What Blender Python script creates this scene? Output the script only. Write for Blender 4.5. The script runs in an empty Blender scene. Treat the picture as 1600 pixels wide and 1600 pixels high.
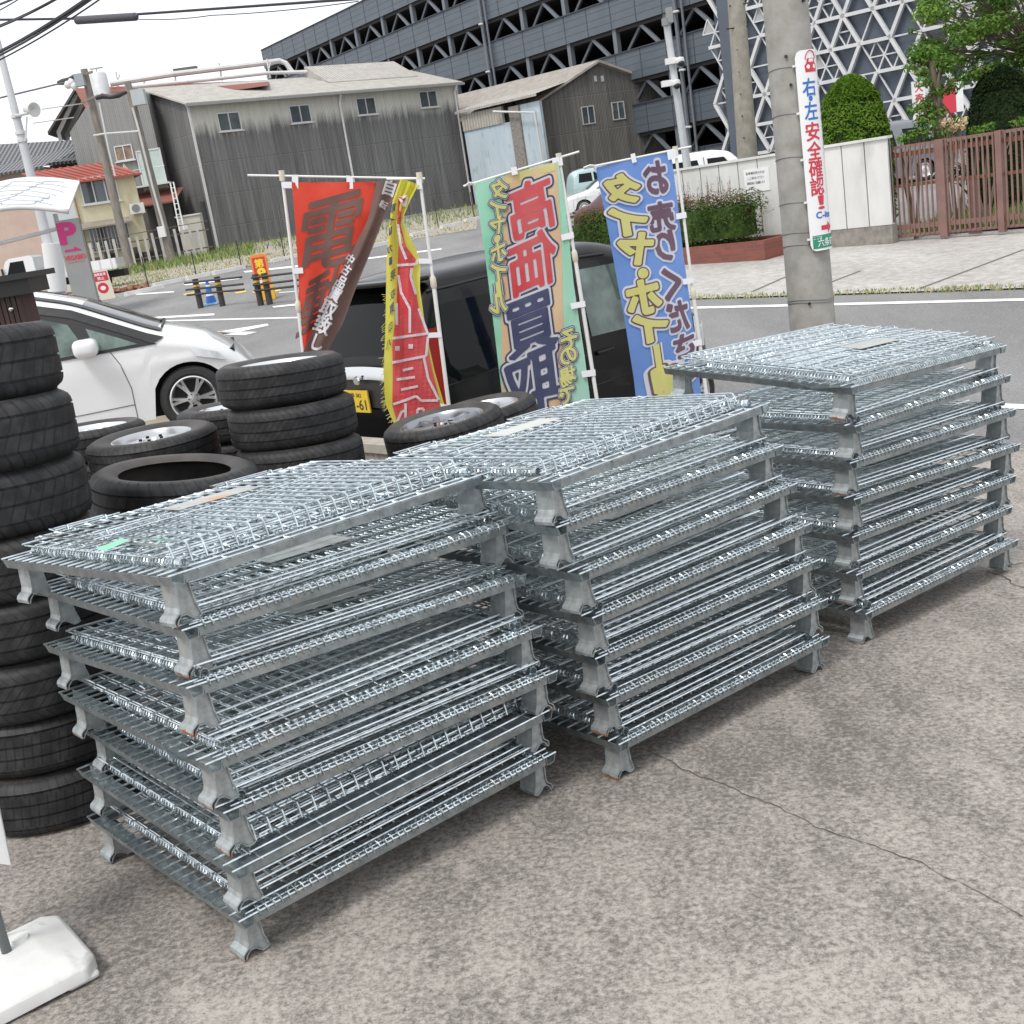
import bpy, bmesh, math, random
import numpy as np
from mathutils import Vector as V, Matrix as M, geometry as mgeo, noise as mnoise
R = math.radians
PI = math.pi
rng = random.Random(7)
SC = bpy.context.scene
COL = SC.collection

# ---------------------------------------------------------------- camera (gravity frame, metres)
FPX = 1824.98                       # focal length in pixels of a 1600 px wide picture
H = 2.25221                         # eye height over the road datum
PITCH, ROLL = R(15.0), R(9.0)
SLOPE, Y0 = math.tan(R(1.4)), 8.458  # the street rises gently away from the shop


def axes(p, r):
    cp, sp, cr, sr = math.cos(p), math.sin(p), math.cos(r), math.sin(r)
    rt, fw, dn = V((1, 0, 0)), V((0, cp, -sp)), V((0, -sp, -cp))
    return (cr * rt + sr * dn, -sr * rt + cr * dn, fw)


AX = axes(PITCH, ROLL)
cam = bpy.data.cameras.new('camera')
cam.sensor_width = 36
cam.lens = 36 * FPX / 1600
cam.clip_start = 0.05
cam.clip_end = 2000
camo = bpy.data.objects.new('camera', cam)
COL.objects.link(camo)
camo.matrix_world = M.Translation((0, 0, H)) @ M((AX[0], -AX[1], -AX[2])).transposed().to_4x4()
SC.camera = camo

# ---------------------------------------------------------------- daylight: bright overcast
SUN_EL, SUN_AZ = R(58), R(215)
w = bpy.data.worlds.new('World')
SC.world = w
w.use_nodes = True
nt = w.node_tree
bgn = nt.nodes['Background']
sky = nt.nodes.new('ShaderNodeTexSky')
sky.sky_type = 'NISHITA'
sky.sun_disc = False
sky.sun_elevation = SUN_EL
sky.sun_rotation = SUN_AZ
sky.air_density = 1.0
sky.dust_density = 4.0
hs = nt.nodes.new('ShaderNodeHueSaturation')
hs.inputs['Saturation'].default_value = 0.28
nt.links.new(sky.outputs[0], hs.inputs['Color'])
mixw = nt.nodes.new('ShaderNodeMix')
mixw.data_type = 'RGBA'
mixw.inputs['Factor'].default_value = 0.72
mixw.inputs['B'].default_value = (10.4, 10.7, 11.2, 1)     # the even cloud layer over the clear sky
nt.links.new(hs.outputs[0], mixw.inputs['A'])
nt.links.new(mixw.outputs['Result'], bgn.inputs['Color'])
bgn.inputs['Strength'].default_value = 0.115
sd = bpy.data.lights.new('sun', 'SUN')
sd.energy = 1.5
sd.angle = R(14)
sd.color = (1.0, 0.96, 0.9)
so = bpy.data.objects.new('sun', sd)
COL.objects.link(so)
sdir = V((math.sin(SUN_AZ) * math.cos(SUN_EL), math.cos(SUN_AZ) * math.cos(SUN_EL), math.sin(SUN_EL)))
so.rotation_euler = sdir.to_track_quat('Z', 'Y').to_euler()
vs = SC.view_settings
vs.view_transform = 'Standard'
vs.look = 'None'
vs.exposure = 0.32
vs.gamma = 1.0
vs.use_curve_mapping = False


# ---------------------------------------------------------------- places
def ray(x, y):
    return AX[0] * ((x - 800) / FPX) + AX[1] * ((y - 800) / FPX) + AX[2]


def at(x, y, Y):
    """the point at depth Y seen at this place of the photograph"""
    r = ray(x, y)
    return V((0, 0, H)) + r * (Y / r.y)


def gz(Y):
    return SLOPE * (Y - Y0) - 0.10


def gnd(x, y, z=0.0):
    r = ray(x, y)
    t = (H + SLOPE * Y0 + 0.10 - z) / (SLOPE * r.y - r.z)
    return V((0, 0, H)) + r * t


LAX = axes(R(12.8816), R(7.27999))
LH = 1.825723
GL = M.Translation((0, 0, H)) @ (M(AX).transposed() @ M(LAX)).to_4x4() @ M.Translation((0, 0, -LH))
LN = (GL.to_3x3() @ V((0, 0, 1))).normalized()
LO = GL @ V((0, 0, 0.018))


def lz(x, y):
    """height of the shop's sloping forecourt"""
    return LO.z - (LN.x * (x - LO.x) + LN.y * (y - LO.y)) / LN.z


def lot(x, y, z=0.0):
    r = ray(x, y)
    t = (LN.dot(LO - V((0, 0, H))) + z) / LN.dot(r)
    return V((0, 0, H)) + r * t


RT, RN = V((0.66, -0.7513, 0)), V((0.7513, 0.66, 0))      # along the street / across it


def tn(t, n, z=0.0):
    p = RT * t + RN * n
    p.z = z
    return p


# ---------------------------------------------------------------- materials
MATS = {}


def mat(name, c1, c2=None, scale=20.0, rough=0.6, metal=0.0, bump=0.0, detail=6.0, stretch=(1, 1, 1), coat=0.0,
        lo=0.35, hi=0.65, trans=0.0, alpha=1.0, emit=None, spec=None, c3=None, s3=3.0, lo3=0.55, hi3=0.7):
    if name in MATS:
        return MATS[name]
    m = bpy.data.materials.new(name)
    m.use_nodes = True
    t = m.node_tree
    b = t.nodes['Principled BSDF']
    b.inputs['Roughness'].default_value = rough
    b.inputs['Metallic'].default_value = metal
    b.inputs['Coat Weight'].default_value = coat
    b.inputs['Coat Roughness'].default_value = 0.04
    b.inputs['Transmission Weight'].default_value = trans
    b.inputs['Alpha'].default_value = alpha
    if spec is not None:
        b.inputs['Specular IOR Level'].default_value = spec
    b.inputs['Base Color'].default_value = (*c1, 1)
    if emit:
        b.inputs['Emission Color'].default_value = (*c1, 1)
        b.inputs['Emission Strength'].default_value = emit
    if c2 or bump or c3:
        tc = t.nodes.new('ShaderNodeTexCoord')
        mp = t.nodes.new('ShaderNodeMapping')
        mp.inputs['Scale'].default_value = stretch
        t.links.new(tc.outputs['Object'], mp.inputs['Vector'])
        n = t.nodes.new('ShaderNodeTexNoise')
        n.inputs['Scale'].default_value = scale
        n.inputs['Detail'].default_value = detail
        n.inputs['Roughness'].default_value = 0.6
        t.links.new(mp.outputs[0], n.inputs['Vector'])
        out = None
        if c2:
            r = t.nodes.new('ShaderNodeValToRGB')
            r.color_ramp.elements[0].position = lo
            r.color_ramp.elements[1].position = hi
            r.color_ramp.elements[0].color = (*c1, 1)
            r.color_ramp.elements[1].color = (*c2, 1)
            t.links.new(n.outputs['Fac'], r.inputs['Fac'])
            out = r.outputs['Color']
        if c3:
            n3 = t.nodes.new('ShaderNodeTexNoise')
            n3.inputs['Scale'].default_value = s3
            n3.inputs['Detail'].default_value = 5
            t.links.new(mp.outputs[0], n3.inputs['Vector'])
            r3 = t.nodes.new('ShaderNodeMapRange')
            r3.inputs['From Min'].default_value = lo3
            r3.inputs['From Max'].default_value = hi3
            t.links.new(n3.outputs['Fac'], r3.inputs['Value'])
            mx = t.nodes.new('ShaderNodeMix')
            mx.data_type = 'RGBA'
            mx.inputs['A'].default_value = (*c1, 1)
            mx.inputs['B'].default_value = (*c3, 1)
            if out:
                t.links.new(out, mx.inputs['A'])
            t.links.new(r3.outputs['Result'], mx.inputs['Factor'])
            out = mx.outputs['Result']
        if out:
            t.links.new(out, b.inputs['Base Color'])
        if bump:
            bp = t.nodes.new('ShaderNodeBump')
            bp.inputs['Strength'].default_value = bump
            bp.inputs['Distance'].default_value = 0.01
            t.links.new(n.outputs['Fac'], bp.inputs['Height'])
            t.links.new(bp.outputs['Normal'], b.inputs['Normal'])
    MATS[name] = m
    return m


class NG:
    """small helper for hand-built node materials"""

    def __init__(s, name, rough=0.7, metal=0.0):
        s.m = bpy.data.materials.new(name)
        s.m.use_nodes = True
        s.t = s.m.node_tree
        s.b = s.t.nodes['Principled BSDF']
        s.b.inputs['Roughness'].default_value = rough
        s.b.inputs['Metallic'].default_value = metal
        s.tc = s.t.nodes.new('ShaderNodeTexCoord').outputs['Object']

    def put(s, sock, v):
        if isinstance(v, (int, float)):
            sock.default_value = v
        elif isinstance(v, tuple):
            sock.default_value = (*v, 1) if len(v) == 3 and sock.type == 'RGBA' else v
        else:
            s.t.links.new(v, sock)

    def math(s, op, a, b=0.0, c=0.0):
        n = s.t.nodes.new('ShaderNodeMath')
        n.operation = op
        for i, v in enumerate((a, b, c)):
            s.put(n.inputs[i], v)
        return n.outputs[0]

    def xyz(s, v=None):
        n = s.t.nodes.new('ShaderNodeSeparateXYZ')
        s.t.links.new(v or s.tc, n.inputs[0])
        return n.outputs

    def map(s, scale=(1, 1, 1), rot=(0, 0, 0), loc=(0, 0, 0)):
        n = s.t.nodes.new('ShaderNodeMapping')
        n.inputs['Scale'].default_value = scale
        n.inputs['Rotation'].default_value = rot
        n.inputs['Location'].default_value = loc
        s.t.links.new(s.tc, n.inputs['Vector'])
        return n.outputs[0]

    def noise(s, vec=None, scale=5.0, detail=6.0, rough=0.6):
        n = s.t.nodes.new('ShaderNodeTexNoise')
        n.inputs['Scale'].default_value = scale
        n.inputs['Detail'].default_value = detail
        n.inputs['Roughness'].default_value = rough
        s.t.links.new(vec or s.tc, n.inputs['Vector'])
        return n.outputs['Fac']

    def rng(s, v, a, b, c=0.0, d=1.0):
        n = s.t.nodes.new('ShaderNodeMapRange')
        s.put(n.inputs['Value'], v)
        for k, x in zip(('From Min', 'From Max', 'To Min', 'To Max'), (a, b, c, d)):
            n.inputs[k].default_value = x
        return n.outputs['Result']

    def mix(s, f, a, b, mode='MIX'):
        n = s.t.nodes.new('ShaderNodeMix')
        n.data_type = 'RGBA'
        n.blend_type = mode
        s.put(n.inputs['Factor'], f)
        s.put(n.inputs['A'], a)
        s.put(n.inputs['B'], b)
        return n.outputs['Result']

    def color(s, v):
        s.put(s.b.inputs['Base Color'], v)

    def bump(s, v, strength=0.3, dist=0.01):
        n = s.t.nodes.new('ShaderNodeBump')
        n.inputs['Strength'].default_value = strength
        n.inputs['Distance'].default_value = dist
        s.t.links.new(v, n.inputs['Height'])
        s.t.links.new(n.outputs[0], s.b.inputs['Normal'])


# ---------------------------------------------------------------- mesh builder
class MB:
    def __init__(s):
        s.v, s.f, s.mi, s.cur = [], [], [], 0

    def add(s, vs, fs):
        o = len(s.v)
        s.v += [tuple(p) for p in vs]
        for f in fs:
            s.f.append(tuple(i + o for i in f))
            s.mi.append(s.cur)
        return s

    def quad(s, *p):
        return s.add(p, [tuple(range(len(p)))])

    def box(s, c, d, m=None):
        x, y, z = d[0] / 2, d[1] / 2, d[2] / 2
        vs = [V((c[0] + i * x, c[1] + j * y, c[2] + k * z)) for i in (-1, 1) for j in (-1, 1) for k in (-1, 1)]
        if m:
            vs = [m @ p for p in vs]
        return s.add(vs, [(0, 1, 3, 2), (4, 6, 7, 5), (0, 4, 5, 1), (2, 3, 7, 6), (0, 2, 6, 4), (1, 5, 7, 3)])

    def beam(s, a, b, w, h, up=V((0, 0, 1))):
        a, b = V(a), V(b)
        d = (b - a).normalized()
        x = d.cross(up)
        x = x.normalized() if x.length > 1e-4 else V((1, 0, 0))
        y = x.cross(d)
        vs = [p + x * i * w / 2 + y * j * h / 2 for p in (a, b) for i in (-1, 1) for j in (-1, 1)]
        return s.add(vs, [(0, 1, 3, 2), (4, 6, 7, 5), (0, 4, 5, 1), (2, 3, 7, 6), (0, 2, 6, 4), (1, 5, 7, 3)])

    def tube(s, pts, r, n=6, caps=True):
        pts = [V(p) for p in pts]
        rs = r if isinstance(r, (list, tuple)) else [r] * len(pts)
        t0 = (pts[1] - pts[0]).normalized()
        u = t0.orthogonal().normalized()
        vs = []
        for i, p in enumerate(pts):
            t = (pts[min(i + 1, len(pts) - 1)] - pts[max(i - 1, 0)])
            t = t.normalized() if t.length > 1e-9 else t0
            u = (u - t * u.dot(t))
            u = u.normalized() if u.length > 1e-6 else t.orthogonal().normalized()
            q = t.cross(u)
            for k in range(n):
                a = 2 * PI * k / n
                vs.append(p + (u * math.cos(a) + q * math.sin(a)) * rs[i])
        fs = []
        for i in range(len(pts) - 1):
            for k in range(n):
                fs.append((i * n + k, i * n + (k + 1) % n, (i + 1) * n + (k + 1) % n, (i + 1) * n + k))
        if caps:
            fs += [tuple(range(n))[::-1], tuple(range((len(pts) - 1) * n, len(pts) * n))]
        return s.add(vs, fs)

    def lathe(s, prof, n=32, m=None, close=False, cap=False):
        vs = []
        for k in range(n):
            a = 2 * PI * k / n
            for r, z in prof:
                p = V((r * math.cos(a), r * math.sin(a), z))
                vs.append(m @ p if m else p)
        L = len(prof)
        fs = []
        for k in range(n):
            k2 = (k + 1) % n
            for i in range(L if close else L - 1):
                j = (i + 1) % L
                fs.append((k * L + i, k2 * L + i, k2 * L + j, k * L + j))
        if cap:
            fs.append(tuple(k * L for k in range(n))[::-1])
            fs.append(tuple(k * L + L - 1 for k in range(n)))
        return s.add(vs, fs)

    def prism(s, poly, d, m=None):
        """polygon in local xy, extruded from 0 to d along z"""
        n = len(poly)
        vs = [V((x, y, 0)) for x, y in poly] + [V((x, y, d)) for x, y in poly]
        if m:
            vs = [m @ p for p in vs]
        fs = [tuple(range(n))[::-1], tuple(range(n, 2 * n))] + [(i, (i + 1) % n, n + (i + 1) % n, n + i) for i in range(n)]
        return s.add(vs, fs)

    def grid(s, fn, nu, nv, thick=None):
        vs = [fn(i / nu, j / nv) for i in range(nu + 1) for j in range(nv + 1)]
        fs = [(i * (nv + 1) + j, (i + 1) * (nv + 1) + j, (i + 1) * (nv + 1) + j + 1, i * (nv + 1) + j + 1) for i in range(nu) for j in range(nv)]
        return s.add(vs, fs)

    def sphere(s, c, r, n=12, k=8):
        c = V(c)
        rr = r if isinstance(r, (tuple, list, V)) else (r, r, r)
        vs = [c + V((rr[0] * math.sin(PI * i / k) * math.cos(2 * PI * j / n), rr[1] * math.sin(PI * i / k) * math.sin(2 * PI * j / n), rr[2] * math.cos(PI * i / k))) for i in range(k + 1) for j in range(n)]
        fs = [(i * n + j, (i + 1) * n + j, (i + 1) * n + (j + 1) % n, i * n + (j + 1) % n) for i in range(k) for j in range(n)]
        return s.add(vs, fs)

    def fill(s, poly, fn, step=0.08):
        """flat polygon (2D, simple) filled with a fine mesh and mapped through fn(x, y)"""
        pts, n = [], len(poly)
        for i in range(n):
            a, b = V(poly[i]), V(poly[(i + 1) % n])
            k = max(1, int((b - a).length / step))
            pts += [a.lerp(b, q / k) for q in range(k)]
        nb = len(pts)
        xs, ys = [p.x for p in pts], [p.y for p in pts]
        ins = []
        x = min(xs) + step * 0.6
        while x < max(xs):
            y = min(ys) + step * 0.6
            while y < max(ys):
                c = False
                j = n - 1
                for i in range(n):
                    xi, yi, xj, yj = *poly[i], *poly[j]
                    if (yi > y) != (yj > y) and x < (xj - xi) * (y - yi) / (yj - yi) + xi:
                        c = not c
                    j = i
                if c and min((p - V((x, y))).length for p in pts[:nb]) > step * 0.4:
                    ins.append(V((x, y)))
                y += step
            x += step
        r = mgeo.delaunay_2d_cdt(pts + ins, [], [list(range(nb))], 1, 1e-5)
        return s.add([fn(p.x, p.y) for p in r[0]], [tuple(f) for f in r[2]])

    def mesh(s, name, mats, smooth=False, angle=None):
        me = bpy.data.meshes.new(name)
        me.from_pydata(s.v, [], s.f)
        for m in (mats if isinstance(mats, (list, tuple)) else [mats]):
            me.materials.append(m)
        if isinstance(mats, (list, tuple)):
            me.polygons.foreach_set('material_index', s.mi)
        if smooth:
            me.polygons.foreach_set('use_smooth', [True] * len(me.polygons))
            if angle:
                me.set_sharp_from_angle(angle=angle)
        me.update()
        return me

    def build(s, name, mats, parent=None, smooth=False, angle=None, mtx=None):
        return link(name, s.mesh(name, mats, smooth, angle), parent, mtx)


def link(name, me, parent=None, mtx=None):
    o = bpy.data.objects.new(name, me)
    COL.objects.link(o)
    if parent:
        o.parent = parent
    if mtx is not None:
        o.matrix_local = mtx
    return o


def tag(o, label, cat, group=None):
    o['label'] = label
    o['category'] = cat
    if group:
        o['group'] = group
    return o


def thing(name, label, cat, mtx=None, group=None):
    o = bpy.data.objects.new(name, None)
    o.empty_display_size = 0.1
    COL.objects.link(o)
    if mtx is not None:
        o.matrix_world = mtx if isinstance(mtx, M) else M.Translation(V(mtx))
    return tag(o, label, cat, group)


def struct(o):
    o['kind'] = 'structure'
    return o


def copy_tree(root, mtx, label, group=None):
    c = root.copy()
    COL.objects.link(c)
    c.matrix_world = mtx
    c['label'] = label
    if group:
        c['group'] = group
    for ch in list(root.children):
        k = ch.copy()
        COL.objects.link(k)
        k.parent = c
        for g in list(ch.children):
            q = g.copy()
            COL.objects.link(q)
            q.parent = k
    return c


def frame(o, x, z=V((0, 0, 1))):
    """matrix with origin o, x axis along x, z axis near z"""
    x = V(x).normalized()
    z = V(z)
    y = z.cross(x).normalized()
    z = x.cross(y)
    m = M((x, y, z)).transposed().to_4x4()
    m.translation = V(o)
    return m


_txt = {}


def glyph(body):
    """the bare outline of a piece of writing: (verts2d, triangles)"""
    if body not in _txt:
        cu = bpy.data.curves.new('lettering', 'FONT')
        cu.body = body
        cu.size = 1.0
        cu.resolution_u = 3
        cu.align_x = 'CENTER'
        cu.fill_mode = 'FRONT'
        ob = bpy.data.objects.new('lettering', cu)
        COL.objects.link(ob)
        bpy.context.view_layer.update()
        me = bpy.data.meshes.new_from_object(ob.evaluated_get(bpy.context.evaluated_depsgraph_get()))
        bm = bmesh.new()
        bm.from_mesh(me)
        bmesh.ops.remove_doubles(bm, verts=bm.verts, dist=1e-5)
        bmesh.ops.triangulate(bm, faces=bm.faces)
        bm.to_mesh(me)
        bm.free()
        _txt[body] = ([(v.co.x, v.co.y) for v in me.vertices], [tuple(p.vertices) for p in me.polygons])
        bpy.data.objects.remove(ob)
        bpy.data.curves.remove(cu)
        bpy.data.meshes.remove(me)
    return _txt[body]


def text_mesh(body, off=0.0, res=46):
    """writing whose strokes are widened by off (em) on each side, as small cells that can follow a bent surface"""
    if body == '|':                                        # the long-vowel bar set upright
        return [(x, y) for y in (-0.5, -0.25, 0, 0.25, 0.5) for x in (-0.05 - off, 0.05 + off)], [(i * 2, i * 2 + 1, i * 2 + 3, i * 2 + 2) for i in range(4)]
    key = (body, off)
    if key in _txt:
        return _txt[key]
    vs, fs = glyph(body)
    P = np.array(vs)
    T = np.array(fs)
    ed = {}
    for f in fs:
        for i in range(3):
            k = (min(f[i], f[(i + 1) % 3]), max(f[i], f[(i + 1) % 3]))
            ed[k] = ed.get(k, 0) + 1
    E = np.array([k for k, n in ed.items() if n == 1])
    x0, y0 = P.min(0) - off - 0.03
    x1, y1 = P.max(0) + off + 0.03
    nx, ny = max(4, int((x1 - x0) * res)), max(4, int((y1 - y0) * res))
    X, Y = np.meshgrid(np.linspace(x0, x1, nx + 1), np.linspace(y0, y1, ny + 1), indexing='ij')
    G = np.stack([X.ravel(), Y.ravel()], 1)
    D = np.full(len(G), 1e9)
    for a, b in E:
        A, d = P[a], P[b] - P[a]
        t = np.clip(((G - A) @ d) / max(d @ d, 1e-12), 0, 1)
        q = G - A - t[:, None] * d
        D = np.minimum(D, (q * q).sum(1))
    D = np.sqrt(D)
    ins = np.zeros(len(G), bool)
    for a, b, c in T:
        A, B2, C2 = P[a], P[b], P[c]
        c1 = (B2[0] - A[0]) * (G[:, 1] - A[1]) - (B2[1] - A[1]) * (G[:, 0] - A[0])
        c2 = (C2[0] - B2[0]) * (G[:, 1] - B2[1]) - (C2[1] - B2[1]) * (G[:, 0] - B2[0])
        c3 = (A[0] - C2[0]) * (G[:, 1] - C2[1]) - (A[1] - C2[1]) * (G[:, 0] - C2[0])
        ins |= ((c1 >= 0) & (c2 >= 0) & (c3 >= 0)) | ((c1 <= 0) & (c2 <= 0) & (c3 <= 0))
    S = (off + np.where(ins, D, -D)).reshape(nx + 1, ny + 1)
    out, faces, idx = [], [], {}

    def vid(k, p):
        if k not in idx:
            idx[k] = len(out)
            out.append((float(p[0]), float(p[1])))
        return idx[k]
    gx, gy = X[:, 0], Y[0]
    for j in range(ny):
        i = 0
        while i < nx:
            cs = [(i, j), (i + 1, j), (i + 1, j + 1), (i, j + 1)]
            v = [S[c] for c in cs]
            if all(q <= 0 for q in v):
                i += 1
                continue
            poly = []
            for k in range(4):
                a, b = cs[k], cs[(k + 1) % 4]
                if v[k] > 0:
                    poly.append(vid(('c', *a), (gx[a[0]], gy[a[1]])))
                if (v[k] > 0) != (v[(k + 1) % 4] > 0):
                    t = v[k] / (v[k] - v[(k + 1) % 4])
                    poly.append(vid(('e', *min(a, b), *max(a, b)), (gx[a[0]] + (gx[b[0]] - gx[a[0]]) * t, gy[a[1]] + (gy[b[1]] - gy[a[1]]) * t)))
            if len(poly) > 2:
                faces.append(tuple(poly))
            i += 1
    _txt[key] = (out, faces)
    return _txt[key]


def put_text(mb, body, fn, cx, cy, w, h, off=0.0, mirror=False):
    """lettering scaled into a w x h box centred on (cx, cy) of a surface fn(x, y)"""
    vs, fs = text_mesh(body, off)
    v0 = glyph(body)[0] if body != '|' else [(-0.05, -0.5), (0.05, 0.5)]
    if not v0:
        return
    x0, x1 = min(p[0] for p in v0), max(p[0] for p in v0)
    y0, y1 = min(p[1] for p in v0), max(p[1] for p in v0)
    sx, sy = w / max(x1 - x0, 1e-6), h / max(y1 - y0, 1e-6)
    if mirror:
        sx = -sx
    mx, my = (x0 + x1) / 2, (y0 + y1) / 2
    mb.add([fn(cx + (p[0] - mx) * sx, cy + (p[1] - my) * sy) for p in vs], fs)
# ================================================================ forecourt
def concrete_mat():
    g = NG('worn_concrete', 0.85)
    a = g.noise(scale=52, detail=10, rough=0.78)
    big = g.noise(scale=0.55, detail=4)
    mid = g.noise(g.map((1.6, 0.7, 1), (0, 0, 0.8)), scale=3.2, detail=6)
    f = g.math('ADD', a, g.math('MULTIPLY', g.math('SUBTRACT', big, 0.5), 0.42))
    f = g.math('ADD', f, g.math('MULTIPLY', g.math('SUBTRACT', mid, 0.5), 0.26))
    f = g.rng(f, 0.40, 0.62)
    c = g.mix(f, (0.130, 0.118, 0.104), (0.41, 0.372, 0.336))
    st = g.noise(scale=170, detail=3)
    c = g.mix(g.rng(st, 0.66, 0.72, 0, 0.7), c, (0.62, 0.58, 0.53))
    st2 = g.noise(g.map(loc=(3, 7, 1)), scale=120, detail=3)
    c = g.mix(g.rng(st2, 0.63, 0.70, 0, 0.75), c, (0.06, 0.055, 0.05))
    g.color(c)
    g.bump(g.math('ADD', a, g.math('MULTIPLY', st, 0.6)), 0.35, 0.006)
    return g.m


def sstep(a, b, x):
    x = min(1, max(0, (x - a) / (b - a)))
    return x * x * (3 - 2 * x)


def lotz(t, n):
    p = tn(t, n)
    z = lz(p.x, p.y)
    e = sstep(7.75, 8.2, n)
    return z * (1 - e) + (gz(p.y) + 0.012) * e


MC = concrete_mat()
mb = MB()
ns = [-9 + i * 0.5 for i in range(27)] + [4.6, 4.66, 4.72, 4.8, 5.2, 5.8, 6.4, 7, 7.5, 7.75, 7.9, 8.05, 8.2, 8.3]
tsl = [-16, -12, -9, -8, -7, -6, -5.3, -5.1, -4.9, -4.7, -4.5, -4, -3, -2, -1, 0, 1, 2, 4, 6, 9, 14]
ns = sorted(n for n in ns if not 4.4 < n < 4.55)
pts = [tn(t, n, lotz(t, n)) for t in tsl for n in ns]
L = len(ns)
mb.add(pts, [(i * L + j, (i + 1) * L + j, (i + 1) * L + j + 1, i * L + j + 1) for i in range(len(tsl) - 1) for j in range(L - 1)])
struct(mb.build('ground', MC, smooth=True))

MCRK = mat('crack_dirt', (0.06, 0.052, 0.045), rough=0.95)


def crack(pix, wd, seed):
    r = random.Random(seed)
    p = [lot(*q) for q in pix]
    mb = MB()
    pts = []
    for a, b in zip(p, p[1:]):
        k = max(2, int((b - a).length / 0.03))
        pts += [a.lerp(b, i / k) for i in range(k)]
    pts.append(p[-1])
    off, o = [], 0
    for _ in pts:
        o = o * 0.82 + r.uniform(-1, 1) * 0.010
        off.append(o)
    L, Rr = [], []
    for i, q in enumerate(pts):
        d = (pts[min(i + 1, len(pts) - 1)] - pts[max(0, i - 1)]).normalized()
        sd_ = V((-d.y, d.x, 0))
        ww = wd * (0.35 + 0.65 * mnoise.noise(q * 9) ** 2 + r.random() * 0.5)
        c = q + sd_ * off[i] + LN * 0.003
        L.append(c + sd_ * ww / 2)
        Rr.append(c - sd_ * ww / 2)
    n = len(pts)
    mb.add(L + Rr, [(i, i + 1, n + i + 1, n + i) for i in range(n - 1)])
    struct(mb.build('ground_crack', MCRK))


crack([(1012, 1172), (1070, 1200), (1215, 1265), (1330, 1315), (1480, 1372), (1600, 1432)], 0.0042, 3)
crack([(1540, 893), (1562, 902), (1575, 912), (1600, 922)], 0.009, 5)
crack([(1550, 888), (1580, 884), (1600, 878)], 0.007, 8)

# ================================================================ folded mesh pallets
BT = 0.159                                             # top of the base frame above the feet


def galv(name, base, rough, metal, rust=0.0):
    g = NG(name, rough, metal)
    n = g.noise(scale=26, detail=5)
    n2 = g.noise(g.map((1, 1, 0.35)), scale=9, detail=5)
    c = g.mix(g.rng(n, 0.35, 0.68), tuple(x * 0.72 for x in base), tuple(min(1, x * 1.22) for x in base))
    c = g.mix(g.rng(n2, 0.55, 0.72, 0, 0.35), c, (0.52, 0.49, 0.43))
    if rust:
        z = g.xyz()[2]
        oi = g.t.nodes.new('ShaderNodeObjectInfo').outputs['Random']
        lim = g.math('MULTIPLY_ADD', g.noise(scale=45, detail=4), 0.045, g.math('MULTIPLY_ADD', oi, 0.028, -0.020))
        k = g.math('LESS_THAN', z, lim)
        k = g.math('MULTIPLY', k, g.rng(g.noise(scale=70, detail=3), 0.36, 0.5))
        c = g.mix(k, c, g.mix(g.noise(scale=90), (0.10, 0.03, 0.012), (0.42, 0.17, 0.06)))
        g.put(g.b.inputs['Metallic'], g.math('MULTIPLY', g.math('SUBTRACT', 1.0, k), metal))
        g.put(g.b.inputs['Roughness'], g.math('MULTIPLY_ADD', k, 0.4, rough))
    g.color(c)
    return g.m


MW = galv('zinc_wire', (0.67, 0.73, 0.755), 0.29, 1.0)
MSH = galv('zinc_sheet', (0.33, 0.37, 0.385), 0.38, 0.8)
MLEG = galv('zinc_leg', (0.41, 0.44, 0.445), 0.42, 0.6, rust=1.0)
MPL = mat('name_plate_paint', (0.42, 0.44, 0.43), (0.50, 0.50, 0.47), 8, rough=0.45, metal=0.2, c3=(0.55, 0.36, 0.22), s3=6, lo3=0.62, hi3=0.68)
MPL2 = mat('plate_sticker', (0.50, 0.60, 0.56), (0.62, 0.52, 0.50), 3, rough=0.4)


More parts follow.
